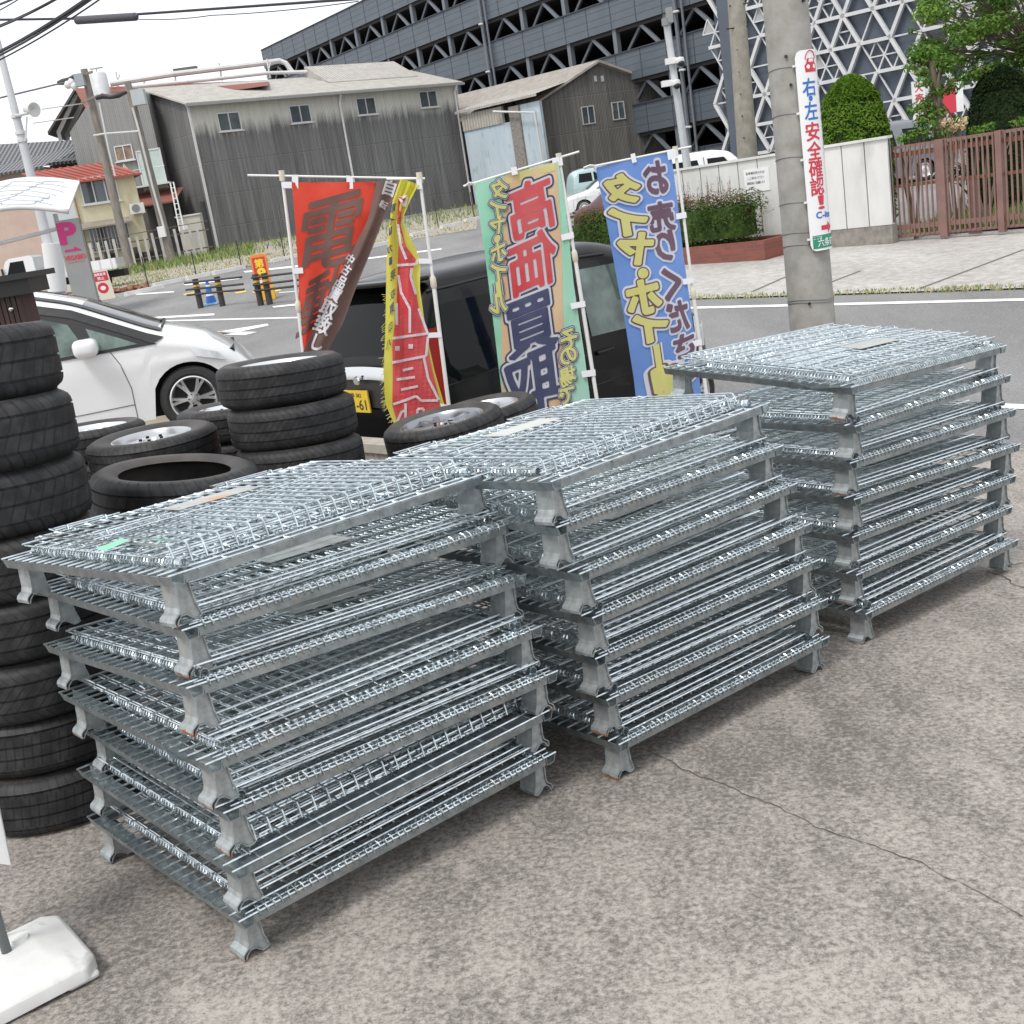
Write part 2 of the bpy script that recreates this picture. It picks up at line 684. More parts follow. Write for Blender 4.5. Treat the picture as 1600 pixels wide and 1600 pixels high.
def leg_mesh(su, sv):
    """pressed-steel leg at the corner; su, sv = +-1 mirror it along the long / short side"""
    mb = MB()
    outer = [(0.030, 0.135), (0.027, 0.055), (0.022, 0.040), (0.012, 0.034), (0.003, 0.027), (-0.001, 0.016), (0.002, 0.004)]
    saddle = [(0.002, 0.004), (0.010, 0.002), (0.017, 0.018), (0.030, 0.031), (0.048, 0.030), (0.062, 0.018), (0.074, 0.009), (0.090, 0.010), (0.102, 0.018)]
    inner = [(0.078, 0.135), (0.088, 0.060), (0.100, 0.024)]
    v0, v1 = 0.030, 0.104
    outer, saddle, inner = [[(0.026 + (u - 0.026) * 0.84, 0.018 + z * 0.866) for u, z in q] for q in (outer, saddle, inner)]

    def P(u, v, z):
        return V((u if su > 0 else 1.2 - u, v if sv > 0 else 1.0 - v, z))

    def strip(prof, t):
        n = len(prof)
        nrm = []
        for i in range(n):
            a, b = V(prof[max(0, i - 1)]), V(prof[min(n - 1, i + 1)])
            d = (b - a).normalized()
            nrm.append(V((-d.y, d.x)) * t)
        A = [P(u, v0, z) for u, z in prof]
        Bq = [P(u, v1, z) for u, z in prof]
        C = [P(u + q.x, v0, z + q.y) for (u, z), q in zip(prof, nrm)]
        D = [P(u + q.x, v1, z + q.y) for (u, z), q in zip(prof, nrm)]
        fs = []
        for i in range(n - 1):
            for a, b in ((0, n), (n, 3 * n), (3 * n, 2 * n), (2 * n, 0)):
                fs.append((a + i, a + i + 1, b + i + 1, b + i))
        fs += [(0, n, 3 * n, 2 * n), (n - 1, 2 * n - 1, 4 * n - 1, 3 * n - 1)]
        mb.add(A + Bq + C + D, fs)

    strip(outer, 0.0035)
    strip(inner, -0.0035)
    strip(saddle, 0.003)
    for v in (v0 + 0.006, v1 - 0.006):
        web = [(0.026 + (u - 0.026) * 0.84, 0.018 + z * 0.866) for u, z in ((0.036, 0.135), (0.033, 0.060), (0.026, 0.034), (0.048, 0.034), (0.064, 0.022), (0.076, 0.013), (0.090, 0.014), (0.098, 0.024), (0.086, 0.060), (0.076, 0.135))]
        mb.add([P(u, v, z) for u, z in web], [tuple(range(len(web)))])
        mb.add([P(u, v + 0.003, z) for u, z in web], [tuple(range(len(web)))])
    return mb.mesh('leg', MLEG)


LEGS = [leg_mesh(a, b) for a in (1, -1) for b in (1, -1)]


def short_beam_mesh(su, dent=0.0):
    mb = MB()
    prof = [(0.000, 0.000), (0.010, -0.028), (0.042, -0.028), (0.046, -0.001)]   # open channel
    th = 0.0028
    inn = [(0.0035, 0.000), (0.0125, -0.025), (0.0395, -0.025), (0.0425, -0.001)]
    N = 24

    def P(u, v, z):
        d = 0.0
        if dent:
            d = dent * math.exp(-((v - 0.16) / 0.07) ** 2)
            if z > -0.02:
                u -= d * 1.2
                z -= d * (0.8 if u < 0.02 else 0)
        return V((u if su > 0 else 1.2 - u, v, BT + z))
    ring = prof + inn[::-1]
    n = len(ring)
    vs = [P(u, j / N, z) for j in range(N + 1) for u, z in ring]
    fs = [(j * n + i, j * n + (i + 1) % n, (j + 1) * n + (i + 1) % n, (j + 1) * n + i) for j in range(N) for i in range(n)]
    k = len(prof)
    for j in (0, N):
        for i in range(k - 1):
            fs.append((j * n + i, j * n + i + 1, j * n + n - 2 - i, j * n + n - 1 - i))
    mb.add(vs, fs)
    return mb.mesh('short_beam', MSH)


SBEAM = [short_beam_mesh(1), short_beam_mesh(-1), short_beam_mesh(1, 0.016)]


def long_beam_mesh(sv):
    mb = MB()

    def P(u, v, z):
        return V((u, v if sv > 0 else 1 - v, BT + z))
    prof = [(0.003, -0.003), (0.003, -0.027), (0.018, -0.027), (0.018, -0.0235), (0.0065, -0.0235), (0.0065, -0.0060), (0.088, -0.0060), (0.088, -0.003)]
    n = len(prof)
    mb.add([P(u, v, z) for u in (0.0465, 1.1535) for v, z in prof], [(i, (i + 1) % n, n + (i + 1) % n, n + i) for i in range(n)] + [tuple(range(n)), tuple(range(n, 2 * n))])
    return mb.mesh('long_beam', MSH)


LBEAM = [long_beam_mesh(1), long_beam_mesh(-1)]


def wires_u(mb, vs, z, u0, u1, r=0.0027, rr=None, sag=0.0):
    for v in vs:
        k = rr.uniform(-1, 1) * 0.0012 if rr else 0
        if sag:
            mb.tube([(u0, v, z + k), ((u0 + u1) / 2, v, z + k - sag), (u1, v, z + k)], r, 5)
        else:
            mb.tube([(u0, v, z + k), (u1, v, z - k)], r, 5)


def wires_v(mb, us, z, v0, v1, r=0.0027, rr=None):
    for u in us:
        k = rr.uniform(-1, 1) * 0.0015 if rr else 0
        mb.tube([(u + k, v0, z), (u - k, v1, z)], r, 5)


def fr(a, b, s):
    n = round((b - a) / s)
    return [a + (b - a) * i / n for i in range(n + 1)]


def coil(mb, a, b, rad, pitch, wr=0.0019, seg=9, ph=0.0):
    a, b = V(a), V(b)
    d = b - a
    L = d.length
    d.normalize()
    x = V((0, 0, 1))
    y = d.cross(x)
    n = int(L / pitch * seg)
    mb.tube([a + d * (L * i / n) + (x * math.cos(2 * PI * i / seg + ph) + y * math.sin(2 * PI * i / seg + ph)) * rad for i in range(n + 1)], wr, 4)


def base_mesh():
    mb = MB()
    wires_u(mb, fr(0.002, 0.998, 0.05), BT + 0.0028, -0.002, 1.202, 0.0036)
    wires_v(mb, fr(0.09, 1.11, 0.10), BT - 0.0010, 0.0, 1.0, 0.0034)
    return mb.mesh('base_wires', MW)


BASEW = base_mesh()


def end_panel(side, z, seed, lean=0.0):
    """short wall folded flat: hinged by a coil along a short beam"""
    rr = random.Random(seed)
    mb = MB()
    u0, u1 = 0.075, 0.60
    us, vs = fr(u0, u1, 0.105), fr(0.10, 0.90, 0.05)
    m = (lambda u: u) if side > 0 else (lambda u: 1.2 - u)
    zz = lambda u: z + lean * (u - u0)
    for v in vs:
        k = rr.uniform(-1, 1) * 0.002
        mb.tube([(m(u0 - 0.006), v + k, zz(u0)), (m(u1), v - k, zz(u1))], 0.0030, 5)
    for u in us:
        mb.tube([(m(u), 0.085, zz(u) + 0.0066), (m(u), 0.915, zz(u) + 0.0066)], 0.0034, 5)
    mb.tube([(m(u1 + 0.004), 0.085, zz(u1)), (m(u1 + 0.004), 0.915, zz(u1))], 0.0035, 5)
    return mb.mesh('end_panel', MW)


def end_coil(side, v0, v1, seed):
    rr = random.Random(seed)
    mb = MB()
    u = 0.070 if side > 0 else 1.130
    coil(mb, (u, v0, BT + 0.015), (u, v1, BT + 0.015), 0.0135, 0.0158, 0.0027)
    for v in (v0 - 0.012, v1 + 0.002):                          # clamps that close the hinge
        if rr.random() < 0.6:
            mb.lathe([(0.0125, 0), (0.0145, 0), (0.0145, 0.024), (0.0125, 0.024)], 10, M.Translation((u, v, BT + 0.017)) @ M.Rotation(-PI / 2, 4, 'X'), close=True)
    mb.tube([(u, v0 - 0.02, BT + 0.012), (u, v1 + 0.02, BT + 0.012)], 0.0026, 5)
    return mb.mesh('hinge_coil', MW)


def ring_row(v, z, u0, u1, pitch=0.0255, rad=0.0135):
    mb = MB()
    coil(mb, (u0, v, z), (u1, v, z), rad, pitch, 0.0026, 9)
    mb.tube([(u0 - 0.03, v, z + 0.006), (u1 + 0.03, v, z + 0.006)], 0.0026, 5)
    mb.tube([(u0 - 0.03, v + 0.006, z - 0.007), (u1 + 0.03, v + 0.006, z - 0.007)], 0.0026, 5)
    return mb.mesh('hinge_coil', MW)


def flat_panel(v0, v1, z, seed, lean, dense=False):
    """long wall folded flat, plain edge"""
    rr = random.Random(seed)
    mb = MB()
    zz = lambda v: z + lean * (v - v0)
    for u in fr(0.06, 1.14, 0.05):
        k = rr.uniform(-1, 1) * 0.002
        mb.tube([(u + k, v0, zz(v0)), (u - k, v1, zz(v1))], 0.0031, 5)
    for v in fr(v0 + 0.004, v1 - 0.004, 0.0875) + ([v0 + 0.045] if dense else []):
        mb.tube([(0.05, v, zz(v) + 0.0066), (1.15, v, zz(v) + 0.0066)], 0.0037, 5)
    return mb


def latch(mb, u0, u1, v, z):
    """sliding latch bar with two hooked ends"""
    mb.tube([(u0, v, z), (u1, v, z)], 0.0042, 6)
    mb.tube([(u0, v, z), (u0, v + 0.035, z + 0.004), (u0 + 0.02, v + 0.05, z), (u1 - 0.03, v + 0.05, z)], 0.0030, 5)
    for u in (u0 + 0.04, u1 - 0.05):
        mb.tube([(u, v - 0.012, z - 0.006), (u, v - 0.006, z + 0.007), (u, v + 0.006, z + 0.007), (u, v + 0.012, z - 0.006)], 0.003, 5)


def bent_panel(z, seed, v1=0.86):
    """long wall whose upright wires bend down to the hinge along the front"""
    rr = random.Random(seed)
    mb = MB()
    for u in fr(0.075, 1.125, 0.05):
        k = rr.uniform(-1, 1) * 0.002
        mb.tube([(u + k, 0.088, BT + 0.006), (u + k, 0.098, z - 0.010), (u + k, 0.103, z - 0.002), (u + k, 0.113, z), (u - k, v1, z + 0.004)], 0.0036, 6)
    for v in fr(0.15, v1 - 0.004, 0.0775):
        mb.tube([(0.06, v, z - 0.0068), (1.14, v, z - 0.0068)], 0.0035, 5)
    mb.tube([(0.06, 0.101, z - 0.020), (1.14, 0.101, z - 0.020)], 0.0034, 5)
    mb.tube([(0.06, v1 + 0.004, z), (1.14, v1 + 0.004, z)], 0.0042, 6)
    return mb


def pallet_parts(kind, seed):
    rr = random.Random(seed)
    out = []
    a, b = rr.choice([(0.004, 0.016), (0.016, 0.004)])
    out += [('end_panel', end_panel(1, BT + a + 0.006, seed, rr.uniform(-0.004, 0.012))), ('end_panel', end_panel(-1, BT + b + 0.006, seed + 1, rr.uniform(-0.004, 0.012)))]
    out += [('hinge_coil', end_coil(1, rr.choice([0.045, 0.045, 0.13]), rr.choice([0.74, 0.88, 0.80]), seed)), ('hinge_coil', end_coil(-1, 0.05, 0.88, seed + 5))]
    if kind == 'plain':
        out.append(('hinge_coil', ring_row(0.012, BT + 0.003, 0.055, 1.145, 0.024, rad=0.0165)))
        mb = flat_panel(0.05, 0.93, BT + 0.032, seed, 0.002)
        latch(mb, 0.20, 0.50, rr.uniform(0.5, 0.75), BT + 0.040)
        out.append(('back_panel', mb.mesh('back_panel', MW)))
        mb = flat_panel(0.028, 0.90, BT + 0.038, seed + 3, rr.uniform(0.0, 0.012), True)
        latch(mb, 0.12, 0.40, rr.uniform(0.35, 0.7), BT + 0.050)
        latch(mb, 0.72, 1.02, rr.uniform(0.35, 0.7), BT + 0.050)
        out.append(('front_panel', mb.mesh('front_panel', MW)))
    elif kind in ('bent', 'topbent'):
        zt = BT + (0.050 if kind == 'bent' else 0.058)
        out.append(('hinge_coil', ring_row(0.093, BT + 0.010, 0.08, 1.12, 0.05, 0.011)))
        mb = flat_panel(0.14, 0.95, BT + 0.030, seed, 0.002)
        out.append(('back_panel', mb.mesh('back_panel', MW)))
        mb = bent_panel(zt, seed + 3)
        if kind == 'topbent':
            coil(mb, (0.10, 0.52, zt + 0.004), (1.10, 0.52, zt + 0.004), 0.009, 0.030, 0.0022)
            mb.tube([(0.07, 0.505, zt + 0.006), (1.13, 0.505, zt + 0.006)], 0.0032, 5)
            latch(mb, 0.10, 0.36, 0.56, zt + 0.009)
            latch(mb, 0.70, 0.98, 0.84, zt + 0.009)
            latch(mb, 0.12, 0.34, 0.85, zt + 0.009)
        out.append(('front_panel', mb.mesh('front_panel', MW)))
    elif kind == 'topflat':
        out.append(('hinge_coil', ring_row(0.013, BT + 0.008, 0.055, 1.145, 0.017, 0.0150)))
        mb = flat_panel(0.03, 0.94, BT + 0.040, seed, 0.004, True)
        out.append(('back_panel', mb.mesh('back_panel', MW)))
        mb = flat_panel(0.16, 0.90, BT + 0.056, seed + 3, 0.004)
        coil(mb, (0.05, 0.55, BT + 0.064), (1.15, 0.55, BT + 0.064), 0.008, 0.028, 0.0022)
        for q in ((0.10, 0.34, 0.20), (0.75, 1.0, 0.20), (0.12, 0.36, 0.62), (0.76, 1.0, 0.60)):
            latch(mb, *q, BT + 0.066)
        out.append(('front_panel', mb.mesh('front_panel', MW)))
    if kind.startswith('top') or rr.random() < 0.5:
        mb = MB()
        zp = BT + {'topbent': 0.064, 'topflat': 0.064}.get(kind, 0.046)
        v = {'topbent': 0.66, 'topflat': 0.36}.get(kind, 0.30)
        u = {'topbent': 0.56, 'topflat': 0.66}.get(kind, rr.uniform(0.3, 0.7))
        mb.box((u, v, zp), (0.30, 0.12, 0.0015))
        mb.box((u - 0.13, v, zp + 0.0016), (0.012, 0.05, 0.001))
        out.append(('name_plate', mb.mesh('name_plate', MPL2 if seed % 2 else MPL)))
    return out


VAR = {}


def pallet(mtx, kind, seed, label, dent=False):
    root = thing('mesh_pallet', label, 'mesh pallet', mtx, 'folded wire mesh pallets in three stacks')
    link('short_beam', SBEAM[2 if dent else 0], root)
    link('short_beam', SBEAM[1], root)
    for m_ in LBEAM:
        link('long_beam', m_, root)
    for m_ in LEGS:
        link('leg', m_, root)
    link('base_wires', BASEW, root)
    if (kind, seed) not in VAR:
        VAR[kind, seed] = pallet_parts(kind, seed)
    for n, m_ in VAR[kind, seed]:
        link(n, m_, root)
    return root


# where each pallet of a stack sits on the forecourt: x, y, turn, lift, tilt along, tilt across (top one first)
STACKS = [
    [(-0.8833, 2.8692, 0.7983, -0.0029, 0.0006, -0.0481), (-0.8799, 2.8881, 0.7339, 0.0059, -0.0134, -0.01), (-0.8865, 2.8527, 0.7167, 0.0206, -0.0336, -0.0553),
     (-0.8606, 2.7995, 0.7084, -0.012, -0.0045, -0.0149), (-0.8441, 2.8166, 0.6901, -0.0009, -0.0144, 0.0), (-0.8497, 2.812, 0.7223, -0.0085, 0.01, 0.0311), (-0.8625, 2.8241, 0.7168, -0.0029, 0.0064, 0.0081)],
    [(0.1284, 3.4515, 0.7622, -0.0045, 0.0173, -0.045), (0.1306, 3.4834, 0.7198, 0.0038, 0.0048, 0.0), (0.1855, 3.5048, 0.7249, -0.0002, 0.0115, 0.0),
     (0.2117, 3.5376, 0.6974, -0.0003, 0.0073, 0.0), (0.2088, 3.5834, 0.6601, 0.0042, 0.011, 0.0), (0.2316, 3.6144, 0.6545, 0.0036, 0.0014, 0.0), (0.2558, 3.6174, 0.6832, -0.0005, -0.0021, 0.0)],
    [(1.3848, 4.5463, 0.6654, -0.0073, -0.0129, 0.0776), (1.3913, 4.5481, 0.6562, -0.0051, 0.0053, 0.0), (1.3726, 4.5809, 0.6092, 0.001, 0.0007, 0.0),
     (1.3872, 4.6035, 0.6, 0.0028, -0.0086, 0.0), (1.3732, 4.6118, 0.605, 0.0024, -0.0005, 0.0), (1.3764, 4.5999, 0.6322, 0.0021, 0.0067, 0.0), (1.3971, 4.5702, 0.6411, -0.0013, 0.0109, 0.0)]]
DD = 0.1594
ORD = ['topmost', 'second from the top', 'third from the top', 'fourth from the top', 'third from the bottom', 'second from the bottom', 'bottom']
WHO = ['the near stack beside the tyre column', 'the middle of three stacks', 'the far stack before the concrete pole']
KIND = [['topbent', 'plain', 'plain', 'plain', 'plain', 'bent', 'plain'], ['topbent'] + ['plain'] * 6, ['topflat'] + ['plain'] * 6]
for s_, st in enumerate(STACKS):
    for k_, (x, y, a, dz, tl, ts) in enumerate(st):
        u = V((math.cos(a), math.sin(a), tl)).normalized()
        v = V((-math.sin(a), math.cos(a), ts))
        wv = u.cross(v).normalized()
        v = wv.cross(u)
        m = M((u, v, wv)).transposed().to_4x4()
        m.translation = V((x, y, BT + (6 - k_) * DD + dz)) - wv * BT
        kd = KIND[s_][k_]
        seed = {'plain': [11, 24, 37, 50, 63][(s_ * 3 + k_ * 2) % 5], 'topbent': [80, 91][s_ % 2], 'bent': 70, 'topflat': 84}[kd]
        if k_ == 0:
            lab = ['folded wire pallet lying on top of the near stack, green tag on it', 'topmost folded wire pallet of the middle stack, bent wires along its front', 'topmost folded wire pallet of the far stack, grey plate and dented short beam'][s_]
        else:
            lab = 'folded mesh pallet, %s in %s' % (ORD[k_], WHO[s_])
            if kd == 'bent':
                lab = 'folded mesh pallet showing bare bent wires, second from the bottom of the near stack'
        pallet(GL @ m, kd, seed, lab, dent=(s_, k_) in ((0, 3), (2, 0)))

# ---------------------------------------------------------------- green tag on the near stack
mb = MB()
tg = [at(*p) for p in ((158, 868, 3.06), (200, 861, 3.10), (240, 853, 3.14), (262, 848, 3.17))]
up = LN * 0.026
side = V((0.5, -0.6, 0)).normalized() * 0.030
rows = [[p + up * (0.6 + 0.8 * math.sin(i * 2.1)) + side * k * (1 - 0.2 * i) for k in (-1, -0.3, 0.4, 1)] for i, p in enumerate(tg)]
mb.add([p for r_ in rows for p in r_], [(i * 4 + j, i * 4 + 4 + j, i * 4 + 5 + j, i * 4 + 1 + j) for i in range(3) for j in range(3)])
tag(mb.build('paper_tag', mat('green_tape', (0.22, 0.55, 0.38), (0.30, 0.62, 0.46), 9, rough=0.5), smooth=True), 'creased pale green tape tag lying on the near top pallet', 'tag')

# ================================================================ tyres
def tyre_mat(name, nb, slant, base=0.0125):
    g = NG(name, 0.62)
    x, y, z = g.xyz()
    rad = g.math('SQRT', g.math('ADD', g.math('MULTIPLY', x, x), g.math('MULTIPLY', y, y)))
    ang = g.math('ARCTAN2', y, x)
    az = g.math('ABSOLUTE', z)
    ph = g.math('ADD', g.math('MULTIPLY', ang, float(nb)), g.math('MULTIPLY', z, slant))
    sip = g.math('GREATER_THAN', g.math('SINE', ph), 0.80)
    sip2 = g.math('GREATER_THAN', g.math('SINE', g.math('ADD', g.math('MULTIPLY', ang, float(nb)), g.math('MULTIPLY', z, -slant))), 0.84)
    sh = g.math('GREATER_THAN', az, 0.055)
    cut = g.math('ADD', g.math('MULTIPLY', sip, sh), g.math('MULTIPLY', sip2, g.math('SUBTRACT', 1.0, sh)))
    tread = g.math('GREATER_THAN', rad, 0.86)
    n = g.noise(scale=16, detail=6)
    dust = g.rng(n, 0.42, 0.75)
    c = g.mix(dust, (base * 0.75, base * 0.75, base * 0.8), (base * 3.4, base * 3.35, base * 3.5))
    wall = g.mix(g.rng(g.noise(scale=5), 0.4, 0.65), (0.028, 0.026, 0.025), (0.070, 0.062, 0.055))
    oc = g.t.nodes.new('ShaderNodeAttribute')
    oc.attribute_name = 'tread'
    tr = oc.outputs['Fac']
    c = g.mix(tr, wall, c)
    c = g.mix(g.math('MULTIPLY', g.math('MULTIPLY', cut, tr), 0.8), c, (0.004, 0.004, 0.004))
    g.color(c)
    g.bump(g.math('SUBTRACT', g.math('MULTIPLY', n, 0.25), g.math('MULTIPLY', cut, tr)), 0.9, 0.006)
    return g.m


TM = [tyre_mat('tyre_rubber_summer', 44, 60), tyre_mat('tyre_rubber_winter', 58, 160), tyre_mat('tyre_rubber_van', 70, 30)]


def tyre_mesh(Rr, wd, rim, style=0, seed=0):
    """whole tyre, axis along z, grooved tread, rounded walls, hollow inside"""
    h = wd / 2
    grooves = [[-0.42, 0.0, 0.42], [-0.36, -0.02, 0.36], [-0.5, -0.17, 0.17, 0.5]][style]
    prof = [(rim, -h * 0.80), (rim + 0.012, -h * 0.88), (rim + (Rr - rim) * 0.35, -h * 0.985), (rim + (Rr - rim) * 0.62, -h), (Rr - 0.028, -h * 0.93), (Rr - 0.010, -h * 0.82)]
    tr0 = len(prof)
    prof.append((Rr - 0.003, -h * 0.70))
    for gq in grooves:
        zc, gw = gq * h * 1.25, 0.0045
        prof += [(Rr, zc - gw), (Rr - 0.007, zc - gw * 0.7), (Rr - 0.007, zc + gw * 0.7), (Rr, zc + gw)]
    prof.append((Rr - 0.003, h * 0.70))
    tr1 = len(prof) - 1
    prof += [(Rr - 0.010, h * 0.82), (Rr - 0.028, h * 0.93), (rim + (Rr - rim) * 0.62, h), (rim + (Rr - rim) * 0.35, h * 0.985), (rim + 0.012, h * 0.88), (rim, h * 0.80)]
    ins = [(rim + 0.02, h * 0.70), (Rr - 0.035, h * 0.80), (Rr - 0.02, h * 0.5), (Rr - 0.02, -h * 0.5), (Rr - 0.035, -h * 0.80), (rim + 0.02, -h * 0.70)]
    mb = MB()
    full = prof + ins
    mb.lathe(full, 72, close=True)
    me = mb.mesh('tyre', TM[style], True, R(50))
    at_ = me.attributes.new('tread', 'FLOAT', 'POINT')
    L = len(full)
    at_.data.foreach_set('value', [1.0 if tr0 - 2 <= (i % L) <= tr1 + 2 else 0.0 for i in range(len(me.vertices))])
    return me


MALU = mat('wheel_silver', (0.55, 0.56, 0.57), rough=0.32, metal=0.75)
MALU2 = mat('wheel_bright', (0.72, 0.73, 0.74), rough=0.22, metal=0.85)
MBLK = mat('satin_black', (0.018, 0.018, 0.019), rough=0.4)
MDRK = mat('matt_black', (0.012, 0.012, 0.013), rough=0.9)


def rim_mesh(r, h, style, face=1):
    """wheel, axis z, outer face at +z; style steel / split / multi / swirl"""
    mb = MB()
    mb.cur = 0
    mb.lathe([(r + 0.004, h), (r - 0.006, h + 0.004), (r - 0.016, h - 0.006), (r - 0.022, h - 0.03), (r - 0.045, 0), (r - 0.045, -h * 0.8), (r, -h)], 48)
    if style == 'steel':
        mb.lathe([(r - 0.022, h - 0.03), (r - 0.05, h - 0.045), (r - 0.075, h - 0.025), (r - 0.10, h - 0.028), (0.075, h - 0.010), (0.045, h - 0.014), (0.032, h - 0.03), (0.0, h - 0.03)], 48)
        mb.cur = 1
        for k in range(12):
            a = 2 * PI * k / 12
            m = M.Rotation(a, 4, 'Z') @ M.Translation((r - 0.056, 0, h - 0.0405)) @ M.Diagonal((0.010, 0.016, 0.004, 1))
            mb.lathe([(1, 0.2), (0, 0.6)], 10, m)
        for k in range(5):
            a = 2 * PI * k / 5
            mb.tube([(0.055 * math.cos(a), 0.055 * math.sin(a), h - 0.03), (0.055 * math.cos(a), 0.055 * math.sin(a), h - 0.004)], 0.009, 6)
    else:
        n, split, tw = {'split': (5, 0.16, 0.0), 'multi': (6, 0.10, 0.0), 'swirl': (5, 0.24, 0.25), 'ten': (6, 0.13, 0.0)}[style]
        mb.cur = 2
        mb.lathe([(0.0, h - 0.055), (r - 0.03, h - 0.06)], 36)
        mb.cur = 0
        for k in range(n):
            for sg in ((-1, 1) if split else (0,)):
                a0 = 2 * PI * k / n + sg * split * 0.42
                a1 = 2 * PI * k / n + sg * split * 1.35 + tw
                mb_pts = []
                for q in range(5):
                    f = q / 4
                    rr_ = 0.05 + (r - 0.012 - 0.05) * f
                    a = a0 + (a1 - a0) * f
                    wd = 0.016 + 0.004 * f
                    zt = h - 0.012 - 0.016 * math.sin(f * PI) * 0.3
                    c, s_ = math.cos(a), math.sin(a)
                    for wv_, z in ((-wd, zt - 0.022), (-wd * 0.7, zt), (wd * 0.7, zt), (wd, zt - 0.022)):
                        mb_pts.append(V((rr_ * c - wv_ * s_, rr_ * s_ + wv_ * c, z)))
                mb.add(mb_pts, [(q * 4 + i, q * 4 + i + 1, q * 4 + 5 + i, q * 4 + 4 + i) for q in range(4) for i in range(3)])
        mb.lathe([(0.0, h - 0.004), (0.028, h - 0.006), (0.034, h - 0.016), (0.06, h - 0.018), (0.07, h - 0.035)], 24)
        mb.cur = 1
        for k in range(5):
            a = 2 * PI * (k + 0.5) / 5
            mb.tube([(0.048 * math.cos(a), 0.048 * math.sin(a), h - 0.022), (0.048 * math.cos(a), 0.048 * math.sin(a), h - 0.010)], 0.008, 6)
    return mb


def place(c, tilt=(0, 0), spin=0.0, up=None):
    """matrix for a thing lying on the forecourt with its axis along the forecourt normal"""
    n = (up or LN)
    m = n.to_track_quat('Z', 'Y').to_matrix().to_4x4()
    m = m @ M.Rotation(tilt[0], 4, 'X') @ M.Rotation(tilt[1], 4, 'Y') @ M.Rotation(spin, 4, 'Z')
    m.translation = V(c)
    return m


def tyre(c, Rr, wd, rim, style, label, wheel=None, tilt=(0, 0), spin=0.0, mats=None, group=None, up=None):
    m = place(c, tilt, spin, up)
    if wheel:
        t = thing('wheel', label, 'wheel', m, group)
        link('tyre', tyre_mesh(Rr, wd, rim, style), t)
        rim_mesh(rim + 0.004, wd / 2 * 0.80, wheel).build('rim', mats or [MALU2, MDRK, MDRK], t, True, R(35))
        return t
    o = link('tyre', tyre_mesh(Rr, wd, rim, style), None, m)
    return tag(o, label, 'tyre', group)


# the tall column at the left edge: eight tyres
cb = lot(102, 1243)
lay = [(0.330, 0.212, 2), (0.332, 0.208, 2), (0.330, 0.212, 1), (0.335, 0.215, 1), (0.330, 0.222, 1), (0.322, 0.232, 0), (0.318, 0.232, 0), (0.305, 0.242, 0)]
TLAB = ['bottom tyre of the tall left column, ribbed tread on the concrete', 'second tyre up in the tall left column', 'third tyre up in the tall left column, blocky tread', 'fourth tyre up in the tall left column', 'fifth tyre from the bottom of the left column, beside the near top pallet',
        'worn tyre third from the top of the tall left column', 'worn tyre second from the top of the tall left column', 'tyre on a silver wheel, topmost of the tall left column']
z = 0.0
r2 = random.Random(4)
for i, (Rr, wd, sty) in enumerate(lay):
    c = cb + LN * (z + wd / 2) + V((r2.uniform(-1, 1), r2.uniform(-1, 1), 0)) * 0.012
    tyre(c, Rr, wd, 0.205, sty, TLAB[i], wheel='split' if i == 7 else None, tilt=(r2.uniform(-1, 1) * 0.012, r2.uniform(-1, 1) * 0.012), spin=r2.random() * 6, group='tyres in the tall left column')
    z += wd - 0.004
# ================================================================ ground beyond the forecourt
def tsheet(name, poly, z, m, sub=None):
    """flat sheet on the rising street plane; poly in (t, n)"""
    mb = MB()
    ps = [tn(*q) for q in poly]
    mb.add([V((p.x, p.y, gz(p.y) + z)) for p in ps], [tuple(range(len(ps)))])
    return struct(mb.build(name, m))


def psheet(name, pix, z, m):
    mb = MB()
    ps = [gnd(*q) for q in pix]
    mb.add([p + V((0, 0, z)) for p in ps], [tuple(range(len(ps)))])
    return struct(mb.build(name, m))


def asphalt(name, a, b, sc=60):
    g = NG(name, 0.85)
    n = g.noise(scale=sc, detail=8, rough=0.8)
    big = g.noise(g.map((1, 0.3, 1), (0, 0, 0.85)), scale=0.5, detail=5)
    f = g.math('ADD', n, g.math('MULTIPLY', g.math('SUBTRACT', big, 0.5), 0.5))
    c = g.mix(g.rng(f, 0.38, 0.64), a, b)
    g.color(c)
    g.bump(n, 0.3, 0.006)
    return g.m


MASP = asphalt('road_asphalt', (0.13, 0.128, 0.127), (0.275, 0.272, 0.27), 42)
MASP2 = asphalt('parking_asphalt', (0.15, 0.147, 0.146), (0.27, 0.266, 0.26), 12)
MPAV = asphalt('pavement_concrete', (0.30, 0.285, 0.265), (0.50, 0.48, 0.45), 6)
MSOIL = mat('soil', (0.16, 0.13, 0.09), (0.27, 0.23, 0.16), 1.2, rough=0.95)
MGRAV = mat('gravel', (0.20, 0.175, 0.14), (0.46, 0.42, 0.35), 7, rough=0.95, bump=0.5)
MLINE = mat('road_paint', (0.72, 0.72, 0.70), (0.80, 0.80, 0.79), 14, rough=0.7, c3=(0.45, 0.44, 0.43), s3=9, lo3=0.62, hi3=0.72)
MYEL = mat('yellow_paint', (0.75, 0.52, 0.06), (0.62, 0.42, 0.06), 6, rough=0.7)
MLAWN = mat('lawn_soil', (0.17, 0.19, 0.05), (0.30, 0.30, 0.09), 2.5, rough=0.95)

